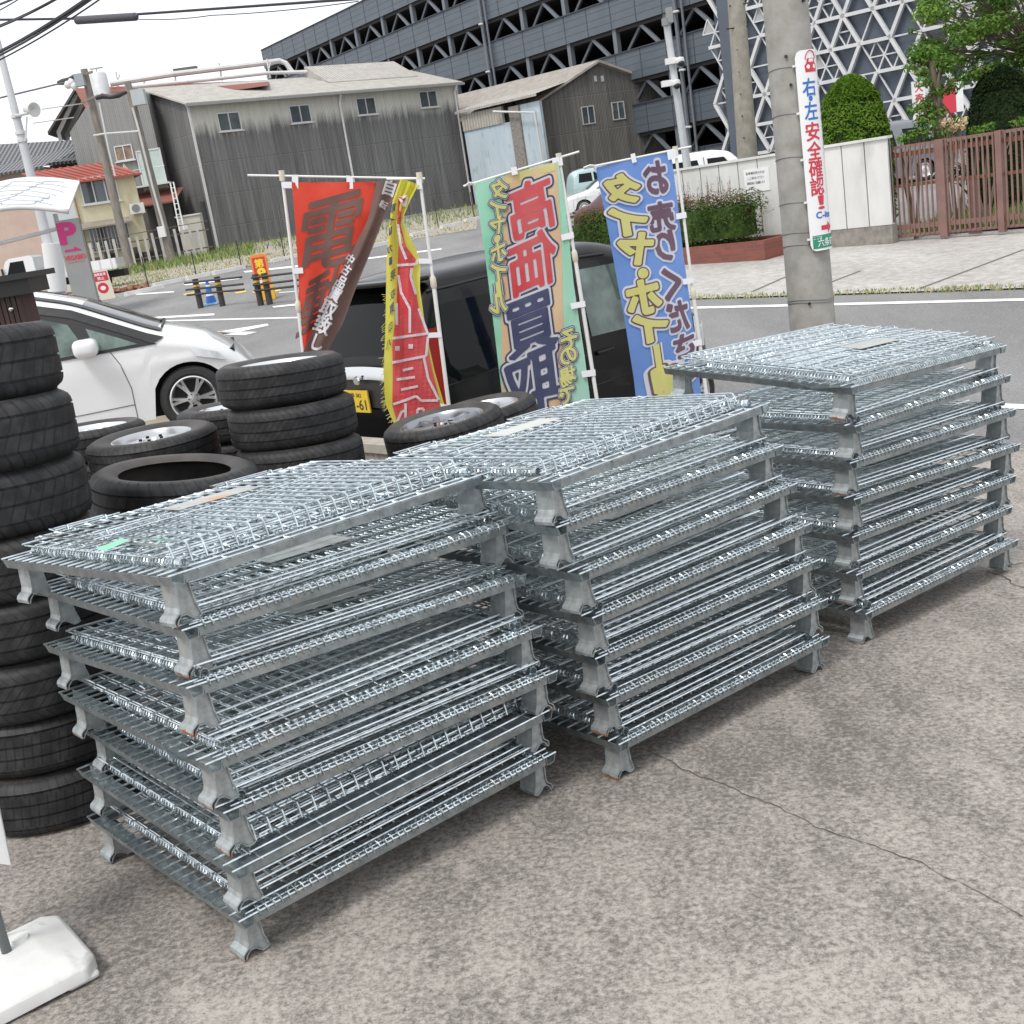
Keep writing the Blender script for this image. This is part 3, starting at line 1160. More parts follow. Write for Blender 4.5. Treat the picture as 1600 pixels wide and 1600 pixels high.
mb = MB()
q = [(-700, -60), (700, -60), (700, 1500), (-700, 1500)]
mb.add([V((x, y, gz(y) - 0.10)) for x, y in q], [(0, 1, 2, 3)])
struct(mb.build('terrain', MSOIL))
tsheet('road', [(-160, 8.26), (70, 8.26), (70, 15.35), (-160, 15.35)], 0.0, MASP)
tsheet('parking_lot', [(-160, 15.36), (-17.0, 15.36), (-17.0, 60), (-160, 60)], -0.004, MASP2)
tsheet('pavement', [(-17.0, 15.36), (70, 15.36), (70, 21.9), (-17.0, 21.9)], 0.02, MPAV)
tsheet('school_yard', [(-17.0, 21.9), (70, 21.9), (70, 60), (-17.0, 60)], 0.03, MASP2)
for nm, pl in (('road_marking', [(-60, 14.48), (70, 14.48), (70, 14.66), (-60, 14.66)]), ('road_marking', [(-5.0, 9.42), (40, 9.42), (40, 9.57), (-5.0, 9.57)])):
    tsheet(nm, pl, 0.006, MLINE)
# arrow and letters on the carriageway at the left
for pl in ([(306, 523), (326, 521), (418, 506), (420, 509), (335, 527), (320, 529)], [(308, 522), (330, 518), (402, 519), (383, 524), (335, 523)],
           [(213, 497), (335, 490), (335, 493), (230, 499)], [(425, 479), (470, 474), (470, 477), (428, 481)]):
    psheet('road_marking', pl, 0.007, MLINE)
# bays of the car park
for pl in ([(286, 444), (374, 434), (374, 436), (290, 446)], [(380, 424), (470, 414), (470, 417), (383, 426)], [(210, 459), (272, 455), (272, 457), (213, 461)],
           [(436, 457), (470, 454), (470, 455), (436, 458)], [(560, 385), (640, 372), (648, 374), (566, 388)], [(565, 404), (690, 388), (690, 390), (568, 406)]):
    psheet('road_marking', pl, 0.004, MLINE)
for i in range(6):
    x = 286 + i * 27
    psheet('road_marking', [(x, 459.5 - i * 0.9), (x + 17, 456.5 - i * 0.9), (x + 18, 459 - i * 0.9), (x + 2, 461.5 - i * 0.9)], 0.004, MYEL)
# patched seam lines of the pavement
for a, b in (((1255, 460), (1345, 425)), ((1440, 452), (1600, 392)), ((1175, 458), (1265, 418))):
    pa, pb = gnd(*a), gnd(*b)
    d = (pb - pa).normalized()
    sd_ = V((-d.y, d.x, 0)) * 0.03
    mb = MB()
    mb.add([p + V((0, 0, 0.024)) for p in (pa - sd_, pb - sd_, pb + sd_, pa + sd_)], [(0, 1, 2, 3)])
    struct(mb.build('pavement_seam', mat('seam_dirt', (0.14, 0.13, 0.115), rough=0.95)))
psheet('gravel_strip', [(0, 480), (130, 462), (260, 437), (480, 401), (745, 358), (745, 325), (340, 388), (300, 405), (0, 452)], 0.01, MGRAV)


def blades(name, quads, n, h, mats, seed, kind='stuff', lean=0.5, wd=0.02):
    """loose grass scattered over ground quads given in the street plane"""
    r = random.Random(seed)
    mb = MB()
    for _ in range(n):
        a, b, c, d = r.choice(quads)
        u, v = r.random(), r.random()
        p = a.lerp(b, u).lerp(d.lerp(c, u), v)
        hh = h * r.uniform(0.4, 1.15)
        an = r.random() * 2 * PI
        dx = V((math.cos(an), math.sin(an), 0))
        l = V((r.uniform(-1, 1), r.uniform(-1, 1), 0)) * hh * lean
        mb.cur = r.choice(range(len(mats)))
        mb.add([p - dx * wd, p + dx * wd, p + l * 0.5 + V((0, 0, hh * 0.6)) + dx * wd * 0.6, p + l + V((0, 0, hh))], [(0, 1, 2, 3)])
    o = mb.build(name, mats)
    o['kind'] = kind
    return o


MG1 = mat('grass_green', (0.11, 0.20, 0.04), (0.20, 0.30, 0.07), 1.5, rough=0.7)
MG2 = mat('grass_dry', (0.30, 0.27, 0.11), (0.42, 0.38, 0.20), 1.5, rough=0.8)
MG3 = mat('grass_dark', (0.06, 0.11, 0.025), (0.11, 0.17, 0.04), 1.5, rough=0.7)
gq = lambda *px: [gnd(*p) for p in px]
blades('grass', [gq((150, 440), (260, 420), (250, 405), (150, 422)), gq((260, 420), (400, 397), (395, 378), (255, 405)), gq((400, 397), (745, 340), (745, 322), (395, 380)), gq((150, 440), (260, 420), (250, 405), (150, 422)), gq((260, 422), (400, 399), (395, 385), (255, 408))], 5200, 0.42, [MG1, MG1, MG2, MG3], 5, wd=0.03)
blades('dry_grass', [gq((140, 462), (260, 440), (260, 420), (140, 440)), gq((260, 440), (470, 404), (470, 388), (260, 420)), gq((470, 404), (745, 358), (745, 338), (470, 388))], 2600, 0.12, [MG2, MG2, MG1], 8, wd=0.03)
blades('verge_grass', [[V((*tn(t, n).xy, gz(tn(t, n).y) + 0.005)) for t, n in ((a, 15.28), (a + 3, 15.28), (a + 3, 15.62), (a, 15.62))] for a in (-16, -13, -10, -8, -5.5, -3)], 3000, 0.06, [MG1, MG2, MG2], 9, wd=0.012)

# ================================================================ the wall and gate across the street
def along(p, q):
    return (V((q.x, q.y, 0)) - V((p.x, p.y, 0))).normalized()


NW = 20.95
def tpix(x, n):
    """t coordinate where the picture column x crosses the line n at street level"""
    y = 400.0
    for _ in range(30):
        p = gnd(x, y)
        d = p.x * RN.x + p.y * RN.y
        y += (d - n) * (6 if d > n else 6) * 1.0
    return p.x * RT.x + p.y * RT.y


tw0, tw1 = tpix(1053, NW), tpix(1397, NW)
MWALL = mat('wall_paint', (0.56, 0.56, 0.54), (0.66, 0.66, 0.64), 2.0, rough=0.8, c3=(0.40, 0.39, 0.36), s3=1.3, lo3=0.58, hi3=0.75, stretch=(1, 1, 0.4))
MBASE = mat('footing_concrete', (0.18, 0.165, 0.15), (0.30, 0.28, 0.25), 6, rough=0.9)
MGAP = mat('joint_dark', (0.07, 0.068, 0.065), rough=0.9)
b0, b1 = tn(tw0, NW), tn(tw1, NW)
zb0, zb1 = gz(b0.y), gz(b1.y)
zt = (at(1075, 266, tn(tpix(1075, NW), NW).y).z + at(1390, 214, b1.y).z) / 2
Lw = (b1 - b0).length
fw = frame((b0.x, b0.y, 0), RT)
t_ = thing('block_wall', 'long pale panelled boundary wall across the street beside the brown gate', 'wall', fw)
mb = MB()
NP = 11
for i in range(NP):
    x0, x1 = Lw * i / NP + 0.012, Lw * (i + 1) / NP - 0.012
    mb.box(((x0 + x1) / 2, 0.06, (zb0 + 0.28 + zt) / 2), (x1 - x0, 0.12, zt - zb0 - 0.28))
mb.build('wall_panel', MWALL, t_)
mb = MB()
mb.box((Lw / 2, 0.075, (zb0 + 0.3 + zt - 0.01) / 2), (Lw - 0.02, 0.06, zt - zb0 - 0.32))
mb.build('panel_joint', MGAP, t_)
mb = MB()
mb.box((Lw / 2, 0.06, zt + 0.025), (Lw + 0.04, 0.2, 0.05))
mb.build('coping', MWALL, t_)
mb = MB()
mb.box((Lw / 2, 0.07, (zb1 - 0.2 + zb0 + 0.27) / 2), (Lw, 0.2, zb0 + 0.27 - zb1 + 0.2))
mb.build('footing', MBASE, t_)

# notice on the wall
MWHT = mat('white_board', (0.78, 0.78, 0.77), (0.70, 0.70, 0.69), 3, rough=0.5)
MINK = mat('black_ink', (0.03, 0.03, 0.035), rough=0.6)
xs = [(b0 - V(tn(tpix(x, NW), NW))).length for x in (1173, 1212)]
nb = thing('notice_board', 'white notice board with lines of black writing on the pale wall', 'notice', fw)
mb = MB()
cx, cw = sum(xs) / 2 + 0.02, 0.62
zc = at(1191, 280, tn(tpix(1191, NW), NW).y).z
mb.box((cx, -0.008, zc), (cw, 0.014, 0.46))
mb.build('board', MWHT, nb)
mb = MB()
for i, (tx, w_) in enumerate((('駐車場利用の方は', 0.46), ('ここに停めないで下さい', 0.40), ('無断駐車はご遠慮願います', 0.44), ('お願い', 0.14))):
    put_text(mb, tx, lambda x, y: V((x, -0.017, y)), cx - 0.02 - (0.12 if i == 3 else 0), zc + 0.15 - i * 0.10, w_, 0.055, 0.01)
mb.build('lettering', MINK, nb)

# brown sliding gate
MBRN = mat('brown_steel', (0.175, 0.098, 0.082), (0.225, 0.13, 0.11), 3, rough=0.5)
MBRN2 = mat('brown_steel_rust', (0.24, 0.10, 0.06), (0.19, 0.085, 0.06), 3, rough=0.55)
NG_ = 21.2
g0, g1, g2, g3 = [tpix(x, NG_) for x in (1394, 1478, 1568, 1760)]
p0 = tn(g0, NG_)
zg = gz(p0.y) + 0.02
ztop = at(1395, 229, p0.y).z
fg = frame((p0.x, p0.y, zg), RT)
hg = ztop - zg
gt = thing('sliding_gate', 'long brown steel sliding gate of upright bars beside the pale wall', 'gate', fg)
lens = [0, g1 - g0, g2 - g0, g3 - g0]
for i, x in enumerate(lens):
    mb = MB()
    wd = 0.15 if i == 1 else 0.11
    mb.box((x, -0.02, (hg + (0.02 if i else -0.02)) / 2), (wd, 0.12, hg))
    mb.build('gate_post', MBRN, gt)
for i in range(3):
    x0, x1 = lens[i] + 0.06, lens[i + 1] - 0.06
    mb = MB()
    for zc_, hh in ((hg - 0.03, 0.055), (0.10, 0.05), (0.26, 0.09)):
        mb.box(((x0 + x1) / 2, 0, zc_), (x1 - x0, 0.05, hh))
    n = int((x1 - x0) / 0.096)
    for k in range(n):
        x = x0 + (x1 - x0) * (k + 0.5) / n
        mb.box((x, -0.028, hg / 2 + 0.04), (0.031, 0.026, hg - 0.10))
    mb.build('bar_panel', MBRN, gt)
    for zc_, hh in ((hg - 0.17, 0.09), (hg * 0.58, 0.06)):
        mb = MB()
        mb.box(((x0 + x1) / 2, 0.045, zc_), (x1 - x0, 0.035, hh))
        mb.build('cross_rail', MBRN2, gt)
mb = MB()
mb.box(((lens[1] + lens[2]) / 2, 0.06, hg * 0.32), (0.14, 0.05, hg * 0.55))
mb.box(((lens[1] + lens[2]) / 2, 0.06, 0.05), (0.22, 0.07, 0.07))
mb.build('roller_stay', MBRN, gt)
tsheet('lawn', [(g0 - 0.4, 21.9), (g3 + 4, 21.9), (g3 + 4, 27), (g0 - 0.4, 27)], 0.06, MLAWN)
lq = lambda a, b, c, d: [V((*tn(t, n).xy, gz(tn(t, n).y) + 0.06)) for t, n in ((a, c), (b, c), (b, d), (a, d))]
blades('lawn_grass', [lq(g0, g3, 21.9, 24.5), lq(g0, g3, 24.5, 27)], 9000, 0.28, [MG1, MG2, MG1, MG3], 12, wd=0.014)

# ================================================================ plants
def leafmat(name, a, b, c=None, sc=2.2):
    g = NG(name, 0.8)
    g.b.inputs['Specular IOR Level'].default_value = 0.2
    n = g.noise(scale=sc, detail=3)
    n2 = g.noise(scale=sc * 7, detail=2)
    col = g.mix(g.rng(g.math('ADD', g.math('MULTIPLY', n, 0.6), g.math('MULTIPLY', n2, 0.4)), 0.36, 0.64), a, b)
    if c:
        col = g.mix(g.rng(g.noise(g.map(loc=(5, 2, 9)), scale=sc * 2), 0.58, 0.72), col, c)
    g.color(col)
    g.put(g.b.inputs['Subsurface Weight'], 0.0)
    t = g.t.nodes.new('ShaderNodeBsdfTranslucent')
    g.put(t.inputs[0], col)
    mx = g.t.nodes.new('ShaderNodeMixShader')
    mx.inputs[0].default_value = 0.25
    g.t.links.new(g.b.outputs[0], mx.inputs[1])
    g.t.links.new(t.outputs[0], mx.inputs[2])
    g.t.links.new(mx.outputs[0], g.t.nodes['Material Output'].inputs['Surface'])
    return g.m


def leaf(mb, p, nrm, s, r):
    a = nrm.orthogonal().normalized()
    b = nrm.cross(a)
    an = r.random() * 2 * PI
    u = a * math.cos(an) + b * math.sin(an)
    v = nrm.cross(u)
    mb.add([p - u * s, p + v * s * 0.42 + nrm * s * 0.12, p + u * s, p - v * s * 0.42 + nrm * s * 0.12], [(0, 1, 2, 3)])


def rdir(r):
    z = r.uniform(-1, 1)
    a = r.random() * 2 * PI
    q = math.sqrt(1 - z * z)
    return V((q * math.cos(a), q * math.sin(a), z))


def clump_crown(mb, clumps, per, ls, r, flat=0.6):
    """clumps: (centre, radius); leaves through each clump's outer volume"""
    for c, rad in clumps:
        for _ in range(int(per * rad * rad)):
            d = rdir(r)
            k = r.random() ** 0.4
            p = c + V((d.x, d.y, d.z * flat)) * rad * k
            n = (d * 0.7 + rdir(r) * 0.7 + V((0, 0, 0.5))).normalized()
            leaf(mb, p, n, ls * r.uniform(0.6, 1.25), r)


MBARK = mat('bark', (0.10, 0.075, 0.055), (0.19, 0.15, 0.11), 9, rough=0.9, bump=0.5, stretch=(1, 1, 0.2))
LF_TOP = leafmat('topiary_leaf', (0.05, 0.115, 0.010), (0.17, 0.30, 0.03), (0.11, 0.115, 0.03), 3)
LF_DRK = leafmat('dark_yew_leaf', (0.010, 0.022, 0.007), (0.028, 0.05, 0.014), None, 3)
LF_TREE = leafmat('maple_leaf', (0.05, 0.12, 0.02), (0.16, 0.28, 0.05), (0.27, 0.27, 0.06), 1.6)
LF_YNG = leafmat('young_leaf', (0.035, 0.10, 0.015), (0.17, 0.31, 0.05), (0.28, 0.34, 0.09), 2.4)
LF_DRY = leafmat('withered_leaf', (0.55, 0.42, 0.24), (0.70, 0.58, 0.38), None, 4)
LF_HDG = leafmat('hedge_leaf', (0.022, 0.05, 0.012), (0.085, 0.14, 0.03), None, 3)
LF_RED = leafmat('hedge_tip', (0.16, 0.075, 0.035), (0.26, 0.13, 0.06), (0.12, 0.12, 0.04), 3)


def dome(name, label, pc, pixtop, halfpx, Y, ml, seed, n=9000, ls=0.05):
    """clipped round bush: a dense skin of small leaves over a rounded cone, trunk below"""
    r = random.Random(seed)
    top = at(*pixtop, Y)
    rad = halfpx / FPX * Y
    base = V((top.x + 0.06, top.y, gz(Y)))
    hh = top.z - base.z
    th = thing(name, label, 'bush', base)
    mb = MB()
    body = MB()
    z0 = 0.35
    prof = lambda f: rad * (1.0 - 0.05 * f) * max(0.0, 1 - max(0, (f - 0.35) / 0.65) ** 2.6) ** 0.5
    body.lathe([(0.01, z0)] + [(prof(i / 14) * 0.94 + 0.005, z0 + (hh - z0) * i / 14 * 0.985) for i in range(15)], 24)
    for _ in range(n):
        f = r.random() ** 0.8
        a = r.random() * 2 * PI
        q = prof(f) * (0.96 + 0.07 * mnoise.noise(V((math.cos(a) * 3, math.sin(a) * 3, f * 6 + seed))) + r.uniform(-0.05, 0.04))
        p = V((q * math.cos(a), q * math.sin(a), z0 + (hh - z0) * f))
        d = V((math.cos(a), math.sin(a), f * 1.2 - 0.1)).normalized()
        leaf(mb, p, (d + rdir(r) * 0.8).normalized(), ls * r.uniform(0.6, 1.3), r)
    for k in range(int(n * 0.16)):
        a, q = r.random() * 2 * PI, rad * 0.75 * math.sqrt(r.random())
        f = 1 - 0.5 * (q / rad) ** 2 * 0.6
        leaf(mb, V((q * math.cos(a), q * math.sin(a), z0 + (hh - z0) * f)), (V((0, 0, 1)) + rdir(r) * 0.8).normalized(), ls, r)
    cr = mb.build('crown', ml, th)
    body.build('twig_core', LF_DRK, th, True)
    tb = MB()
    tb.tube([(0, 0, 0), (0.02, 0, z0 + 0.2)], [0.09, 0.07], 8)
    tb.build('trunk', MBARK, th)


dome('clipped_bush', 'bright green dome-clipped bush standing behind the pale wall', None, (1322, 118), 57, 24.5, LF_TOP, 3, 15000, 0.042)
dome('clipped_bush', 'dark dome-clipped bush behind the brown gate', None, (1556, 104), 52, 24.5, LF_DRK, 5, 11000, 0.042)  # leaf colour far darker than the other clipped bush


def plant(name, label, cat, px, Y, clumps, per, ls, ml, seed, trunk=None, flat=0.6, base_px=None, group=None):
    """clumps as (x, y, radius px, depth offset); trunk as pixel path"""
    r = random.Random(seed)
    b = at(*(base_px or px), Y)
    base = V((b.x, b.y, gz(b.y)))
    th = thing(name, label, cat, base, group)
    cl = [(at(x, y, Y + dy) - base, rp / FPX * Y) for x, y, rp, dy in clumps]
    mb = MB()
    clump_crown(mb, cl, per, ls, r, flat)
    mb.build('crown', ml, th)
    tb = MB()
    stem = [V((0, 0, -0.05))] + [at(x, y, Y) - base for x, y in (trunk or [])]
    if len(stem) > 1:
        tb.tube(stem, [0.11 * (1 - 0.6 * i / len(stem)) for i in range(len(stem))], 8)
    src = stem[len(stem) // 2] if len(stem) > 1 else V((0, 0, 0))
    for c, rad in cl:
        k_ = 0.5 if len(cl) > 60 else 1.0
        tb.tube([src, src.lerp(c, 0.5) + V((0, 0, 0.1)) + rdir(r) * 0.1, c], [0.045 * k_, 0.022 * k_, 0.008], 5)
        for _ in range(2):
            tb.tube([src.lerp(c, 0.7), c + rdir(r) * rad * 0.8], [0.012 * k_, 0.004], 4)
    tb.build('trunk', MBARK, th)
    return th


r = random.Random(21)
cl = [(1455 + r.uniform(-1, 1) * 26 + (y - 90) * 0.05, y, r.uniform(13, 24), r.uniform(-0.4, 0.4)) for y in range(88, 214, 8)] + [(1452, 82, 20, 0), (1436, 92, 16, 0.2), (1478, 96, 16, 0), (1420, 105, 11, 0), (1468, 210, 24, 0), (1496, 190, 16, 0.2)]
plant('young_tree', 'narrow young tree with glossy leaves behind the gate', 'tree', (1470, 200), 23.6, cl, 2600, 0.05, LF_YNG, 31, [(1466, 200), (1462, 150), (1456, 95)], base_px=(1476, 250))
cl = []
for _ in range(105):
    x = r.uniform(1440, 1690)
    y = r.uniform(-70, 118) - max(0, (1470 - x)) * 0.3
    if y > 95 and x < 1500:
        continue
    cl.append((x, y, r.uniform(18, 34), r.uniform(-1.6, 1.2)))
cl += [(1445, 62, 12, 0), (1425, 48, 9, 0), (1438, 18, 14, 0), (1452, 30, 14, 0), (1500, 118, 20, 0), (1545, 112, 20, -.4), (1590, 118, 22, -.4), (1450, 8, 16, 0), (1474, 84, 16, -.3)]
plant('broadleaf_tree', 'large spreading tree with light green feathery leaves at the upper right', 'tree', (1600, 60), 26.0, cl, 1050, 0.058, LF_TREE, 33, [(1640, 150), (1630, 90), (1590, 40), (1545, 10)], flat=0.5, base_px=(1665, 300))
plant('withered_shrub', 'small pale withered shrub behind the top rail of the gate', 'shrub', (1490, 195), 22.6, [(1478, 190, 11, 0), (1497, 196, 13, 0), (1503, 187, 9, 0), (1488, 200, 9, 0)], 2200, 0.05, LF_DRY, 35, base_px=(1490, 250))
plant('low_shrub', 'light green low shrub between the pale wall and the young tree', 'shrub', (1428, 212), 22.8, [(1420, 213, 16, 0), (1436, 208, 14, 0), (1408, 219, 10, 0)], 2600, 0.045, LF_YNG, 36, base_px=(1425, 260))
plant('low_shrub', 'yellowish low shrub in front of the dark clipped bush', 'shrub', (1535, 203), 22.8, [(1525, 204, 13, 0), (1545, 198, 12, 0), (1592, 190, 14, 0)], 2600, 0.045, LF_YNG, 37, base_px=(1535, 260))
plant('dark_shrub', 'dark thicket behind the gate bars under the trees', 'shrub', (1520, 262), 25.6, [(x, 268 - (x - 1490) * 0.12, 26, 0) for x in range(1484, 1660, 22)], 700, 0.06, LF_DRK, 38, base_px=(1540, 300))  # thicket in the same very dark leaf colour

# brick planter with its hedge in front of the wall
MBRK = NG('brick_red', 0.85)
bt = MBRK.t.nodes.new('ShaderNodeTexBrick')
bt.inputs['Color1'].default_value = (0.235, 0.075, 0.055, 1)
bt.inputs['Color2'].default_value = (0.165, 0.062, 0.048, 1)
bt.inputs['Mortar'].default_value = (0.15, 0.115, 0.10, 1)
bt.inputs['Scale'].default_value = 5
bt.inputs['Mortar Size'].default_value = 0.012
bt.inputs['Brick Width'].default_value = 0.9
bt.inputs['Row Height'].default_value = 0.34
MBRK.t.links.new(MBRK.map(rot=(PI / 2, 0, 0)), bt.inputs['Vector'])
MBRK.color(bt.outputs[0])
NP_ = 19.6
h0, h1 = tpix(880, NP_), tpix(1196, NP_)
pb = tn(h0, NP_)
fp = frame((pb.x, pb.y, gz(pb.y) - 0.03), RT)
Lp = h1 - h0
hp = 0.33
pl_ = thing('brick_planter', 'long low red brick planter at the foot of the pale wall', 'planter', fp)
mb = MB()
mb.box((Lp / 2, 0.06, hp / 2 - 0.1), (Lp, 0.12, hp + 0.2))
mb.box((Lp / 2, 1.10, hp / 2 - 0.1), (Lp, 0.12, hp + 0.2))
mb.box((Lp - 0.06, 0.58, hp / 2 - 0.1), (0.12, 0.92, hp + 0.2))
mb.box((0.06, 0.58, hp / 2 - 0.1), (0.12, 0.92, hp + 0.2))
mb.build('brick_wall', MBRK.m, pl_)
mb = MB()
mb.box((Lp / 2, 0.58, hp / 2 - 0.12), (Lp - 0.24, 0.92, hp))
mb.build('soil_bed', MSOIL, pl_)
r = random.Random(51)
hedge = thing('hedge', 'dark green hedge with reddish straggling shoots in the brick planter', 'hedge', fp)
mg, mr, mt = MB(), MB(), MB()
x = 0.3
while x < Lp - 0.5:
    for zz in (0.55, 0.8, 1.02):
        c = V((x + r.uniform(-.1, .1), 0.5 + r.uniform(-.15, .15), zz))
        clump_crown(mg, [(c, r.uniform(0.34, 0.45))], 3000, 0.040, r, 0.85)
    c = V((x, 0.55, 1.18 + r.uniform(-0.06, 0.08)))
    clump_crown(mr, [(c, 0.32)], 1900, 0.026, r, 0.7)
    x += 0.32
for _ in range(90):
    x = r.uniform(0.3, Lp - 0.1)
    if x > Lp - 0.9:
        p = V((x - 0.3, 0.5, 0.8))
        q = p + V((r.uniform(0.1, 0.6), r.uniform(-.2, .2), r.uniform(0.0, 0.5)))
    else:
        p = V((x, 0.5 + r.uniform(-.2, .2), 1.1))
        q = p + V((r.uniform(-.15, .15), r.uniform(-.1, .1), r.uniform(0.2, 0.62)))
    mt.tube([p, p.lerp(q, 0.5) + rdir(r) * 0.02, q], [0.005, 0.004, 0.002], 4)
    for k in range(9):
        leaf(mr, p.lerp(q, r.random()) + rdir(r) * 0.02, rdir(r), 0.018, r)
mg.box((Lp / 2 - 0.2, 0.5, 0.72), (Lp - 0.9, 0.5, 0.6))
mg.build('foliage', LF_HDG, hedge)
mr.build('shoots', LF_RED, hedge)
mt.build('stem', MBARK, hedge)

# ================================================================ poles across and along the street
MCON = mat('pole_concrete', (0.27, 0.26, 0.235), (0.37, 0.355, 0.33), 7, rough=0.85, c3=(0.20, 0.19, 0.17), s3=2.0, lo3=0.58, hi3=0.74, bump=0.15)
MCON2 = mat('pole_concrete_old', (0.22, 0.205, 0.17), (0.31, 0.29, 0.245), 5, rough=0.9)
MWIRE = mat('steel_wire', (0.22, 0.22, 0.22), rough=0.5, metal=0.6)
Yp = 9.6
pc = at(1264, 440, Yp)
pole = thing('utility_pole', 'thick concrete utility pole behind the far pallet stack', 'pole', (pc.x, pc.y, gz(Yp) - 0.05))
rb = 35.0 / FPX * Yp
rt_ = rb * 0.80
zsg = lambda y: at(1264, y, Yp).z - (gz(Yp) - 0.05)
mb = MB()
hp_ = 9.5
prof = lambda z: rb * 1.03 - (rb - rt_) * 0.9 * z / 4.6 * 0.75
mb.lathe([(prof(hp_ * i / 20), hp_ * i / 20) for i in range(21)], 40)
mb.build('shaft', MCON, pole, True)
for y in (108, 180, 247, 318, 365, 384, 470, 474):
    mb = MB()
    z = zsg(y) + 0.02
    q = prof(z) + 0.003
    mb.tube([(q * math.cos(a), q * math.sin(a), z + 0.012 * math.sin(a * 2)) for a in [2 * PI * k / 40 for k in range(41)]], 0.0028, 4)
    mb.build('band_wire', MWIRE, pole)
mb = MB()
for zz, a in ((zsg(470), -1.9), (zsg(3), -1.0), (zsg(85), -2.0), (zsg(130), -1.9)):
    q = prof(zz)
    mb.tube([(q * math.cos(a) * 0.98, q * math.sin(a) * 0.98, zz), ((q + 0.02) * math.cos(a), (q + 0.02) * math.sin(a), zz)], 0.012, 8)
mb.build('bolt', MBLK, pole)
# curved safety sign strapped to the pole
psign = thing('pole_sign', 'narrow white road-safety sign strapped to the concrete pole', 'sign', (pc.x, pc.y, gz(Yp) - 0.05))
vdir = V((-pc.x, -pc.y, 0)).normalized()                       # towards the street side we stand on
rdir_ = V((-vdir.y, vdir.x, 0))
zt_, zb_ = zsg(80), zsg(391)
SWID = 0.34                                                   # width of the bent sheet


def sgn(u, v, o=0.0):
    """u across the sheet (0..1 left to right), v up (0..1); the sheet stands a little off the pole"""
    z = zb_ + (zt_ - zb_) * v
    q = prof(z)
    rs = q * 0.92
    t = u * SWID / rs
    p = rdir_ * (0.20 * q + (rs + o) * math.sin(t)) + vdir * (q * 1.0 + 0.022 - rs + (rs + o) * math.cos(t))
    return V((p.x, p.y, z))


mb = MB()
ring = []
n = 26
for i in range(n + 1):
    u = i / n
    e = min(u, 1 - u) * SWID
    cut = (0.05 - math.sqrt(max(0, 0.05 ** 2 - max(0, 0.05 - e) ** 2))) / (zt_ - zb_)
    ring.append((u, cut, 1 - cut))
for o, fl in ((0, 0), (-0.003, 1)):
    vs = []
    for u, a, b in ring:
        vs += [sgn(u, a + (b - a) * k / 8, o) for k in range(9)]
    mb.add(vs, [(i * 9 + j, i * 9 + 9 + j, i * 9 + 10 + j, i * 9 + 1 + j) for i in range(n) for j in range(8)])
mb.build('board', mat('sign_white', (0.80, 0.80, 0.80), rough=0.35), psign, True)
MBLU = mat('sign_blue', (0.03, 0.15, 0.50), rough=0.4)
MRED = mat('sign_red', (0.58, 0.035, 0.06), rough=0.4)
MGRN = mat('sign_green', (0.02, 0.26, 0.15), rough=0.4)
HS = zt_ - zb_
sfn = lambda x, y: sgn(x / SWID, y / HS, 0.0025)
mb = MB()
ccx = SWID * 0.29
for ch, y, s_ in (('右', 0.820, 0.13), ('・', 0.765, 0.035), ('左', 0.705, 0.13)):
    put_text(mb, ch, sfn, ccx, y * HS, s_ * 0.9, s_ * (1.0 if ch != '・' else 1), 0.018)
put_text(mb, 'C-ite', sfn, ccx + 0.045, 0.182 * HS, 0.16, 0.05, 0.03)
mb.build('blue_lettering', MBLU, psign)
mb = MB()
for i in range(9):
    put_text(mb, '安全な道をつくろう'[i], sfn, SWID * 0.66, (0.84 - i * 0.045) * HS, 0.035, 0.04, 0.0)
mb.build('small_lettering', mat('sign_teal', (0.05, 0.30, 0.42), rough=0.4), psign)
mb = MB()
for ch, y in (('安', 0.603), ('全', 0.508), ('確', 0.418), ('認', 0.328)):
    put_text(mb, ch, sfn, ccx, y * HS, 0.125, 0.135, 0.018)
put_text(mb, '！', sfn, ccx + 0.02, 0.245 * HS, 0.05, 0.10, 0.02)
fl = [(0.0, -0.018), (0.07, -0.018), (0.07, -0.045), (0.13, 0), (0.07, 0.045), (0.07, 0.018), (0, 0.018)]
mb.fill([(ccx - 0.0 + x, 0.115 * HS + y) for x, y in fl], sfn, 0.03)
car_ = [(-.055, -.05), (.055, -.05), (.06, .0), (.045, .015), (.035, .05), (-.035, .05), (-.045, .015), (-.06, 0)]
mb.fill([(ccx + 0.03 + x, 0.925 * HS + y) for x, y in car_], sfn, 0.03)
mb.tube([sfn(ccx + 0.03 + 0.05 * math.cos(a), 0.955 * HS + 0.06 * math.sin(a)) for a in [PI * k / 10 for k in range(11)]], 0.004, 4)
mb.build('red_lettering', MRED, psign)
mb = MB()
sf2 = lambda x, y: sgn(x / SWID, y / HS, 0.004)
for dx in (-0.03, 0.03):
    mb.fill([(ccx + 0.03 + dx + 0.016 * math.cos(k), 0.918 * HS + 0.016 * math.sin(k)) for k in [2 * PI * i / 10 for i in range(10)]], sf2, 0.03)
mb.fill([(ccx + 0.005, 0.94 * HS), (ccx + 0.055, 0.94 * HS), (ccx + 0.05, 0.955 * HS), (ccx + 0.01, 0.955 * HS)], sf2, 0.03)
put_text(mb, 'ここは', lambda x, y: sgn(x / SWID, y / HS, 0.005), SWID * 0.18, 0.068 * HS, 0.07, 0.024, 0.01)
put_text(mb, '六条町', lambda x, y: sgn(x / SWID, y / HS, 0.005), SWID * 0.42, 0.042 * HS, 0.17, 0.065, 0.012)
mb.build('white_lettering', mat('sign_white2', (0.78, 0.78, 0.78), rough=0.4), psign)
mb = MB()
mb.fill([(0.02, 0.012 * HS), (SWID - 0.02, 0.012 * HS), (SWID - 0.02, 0.08 * HS), (0.02, 0.08 * HS)], sfn, 0.03)
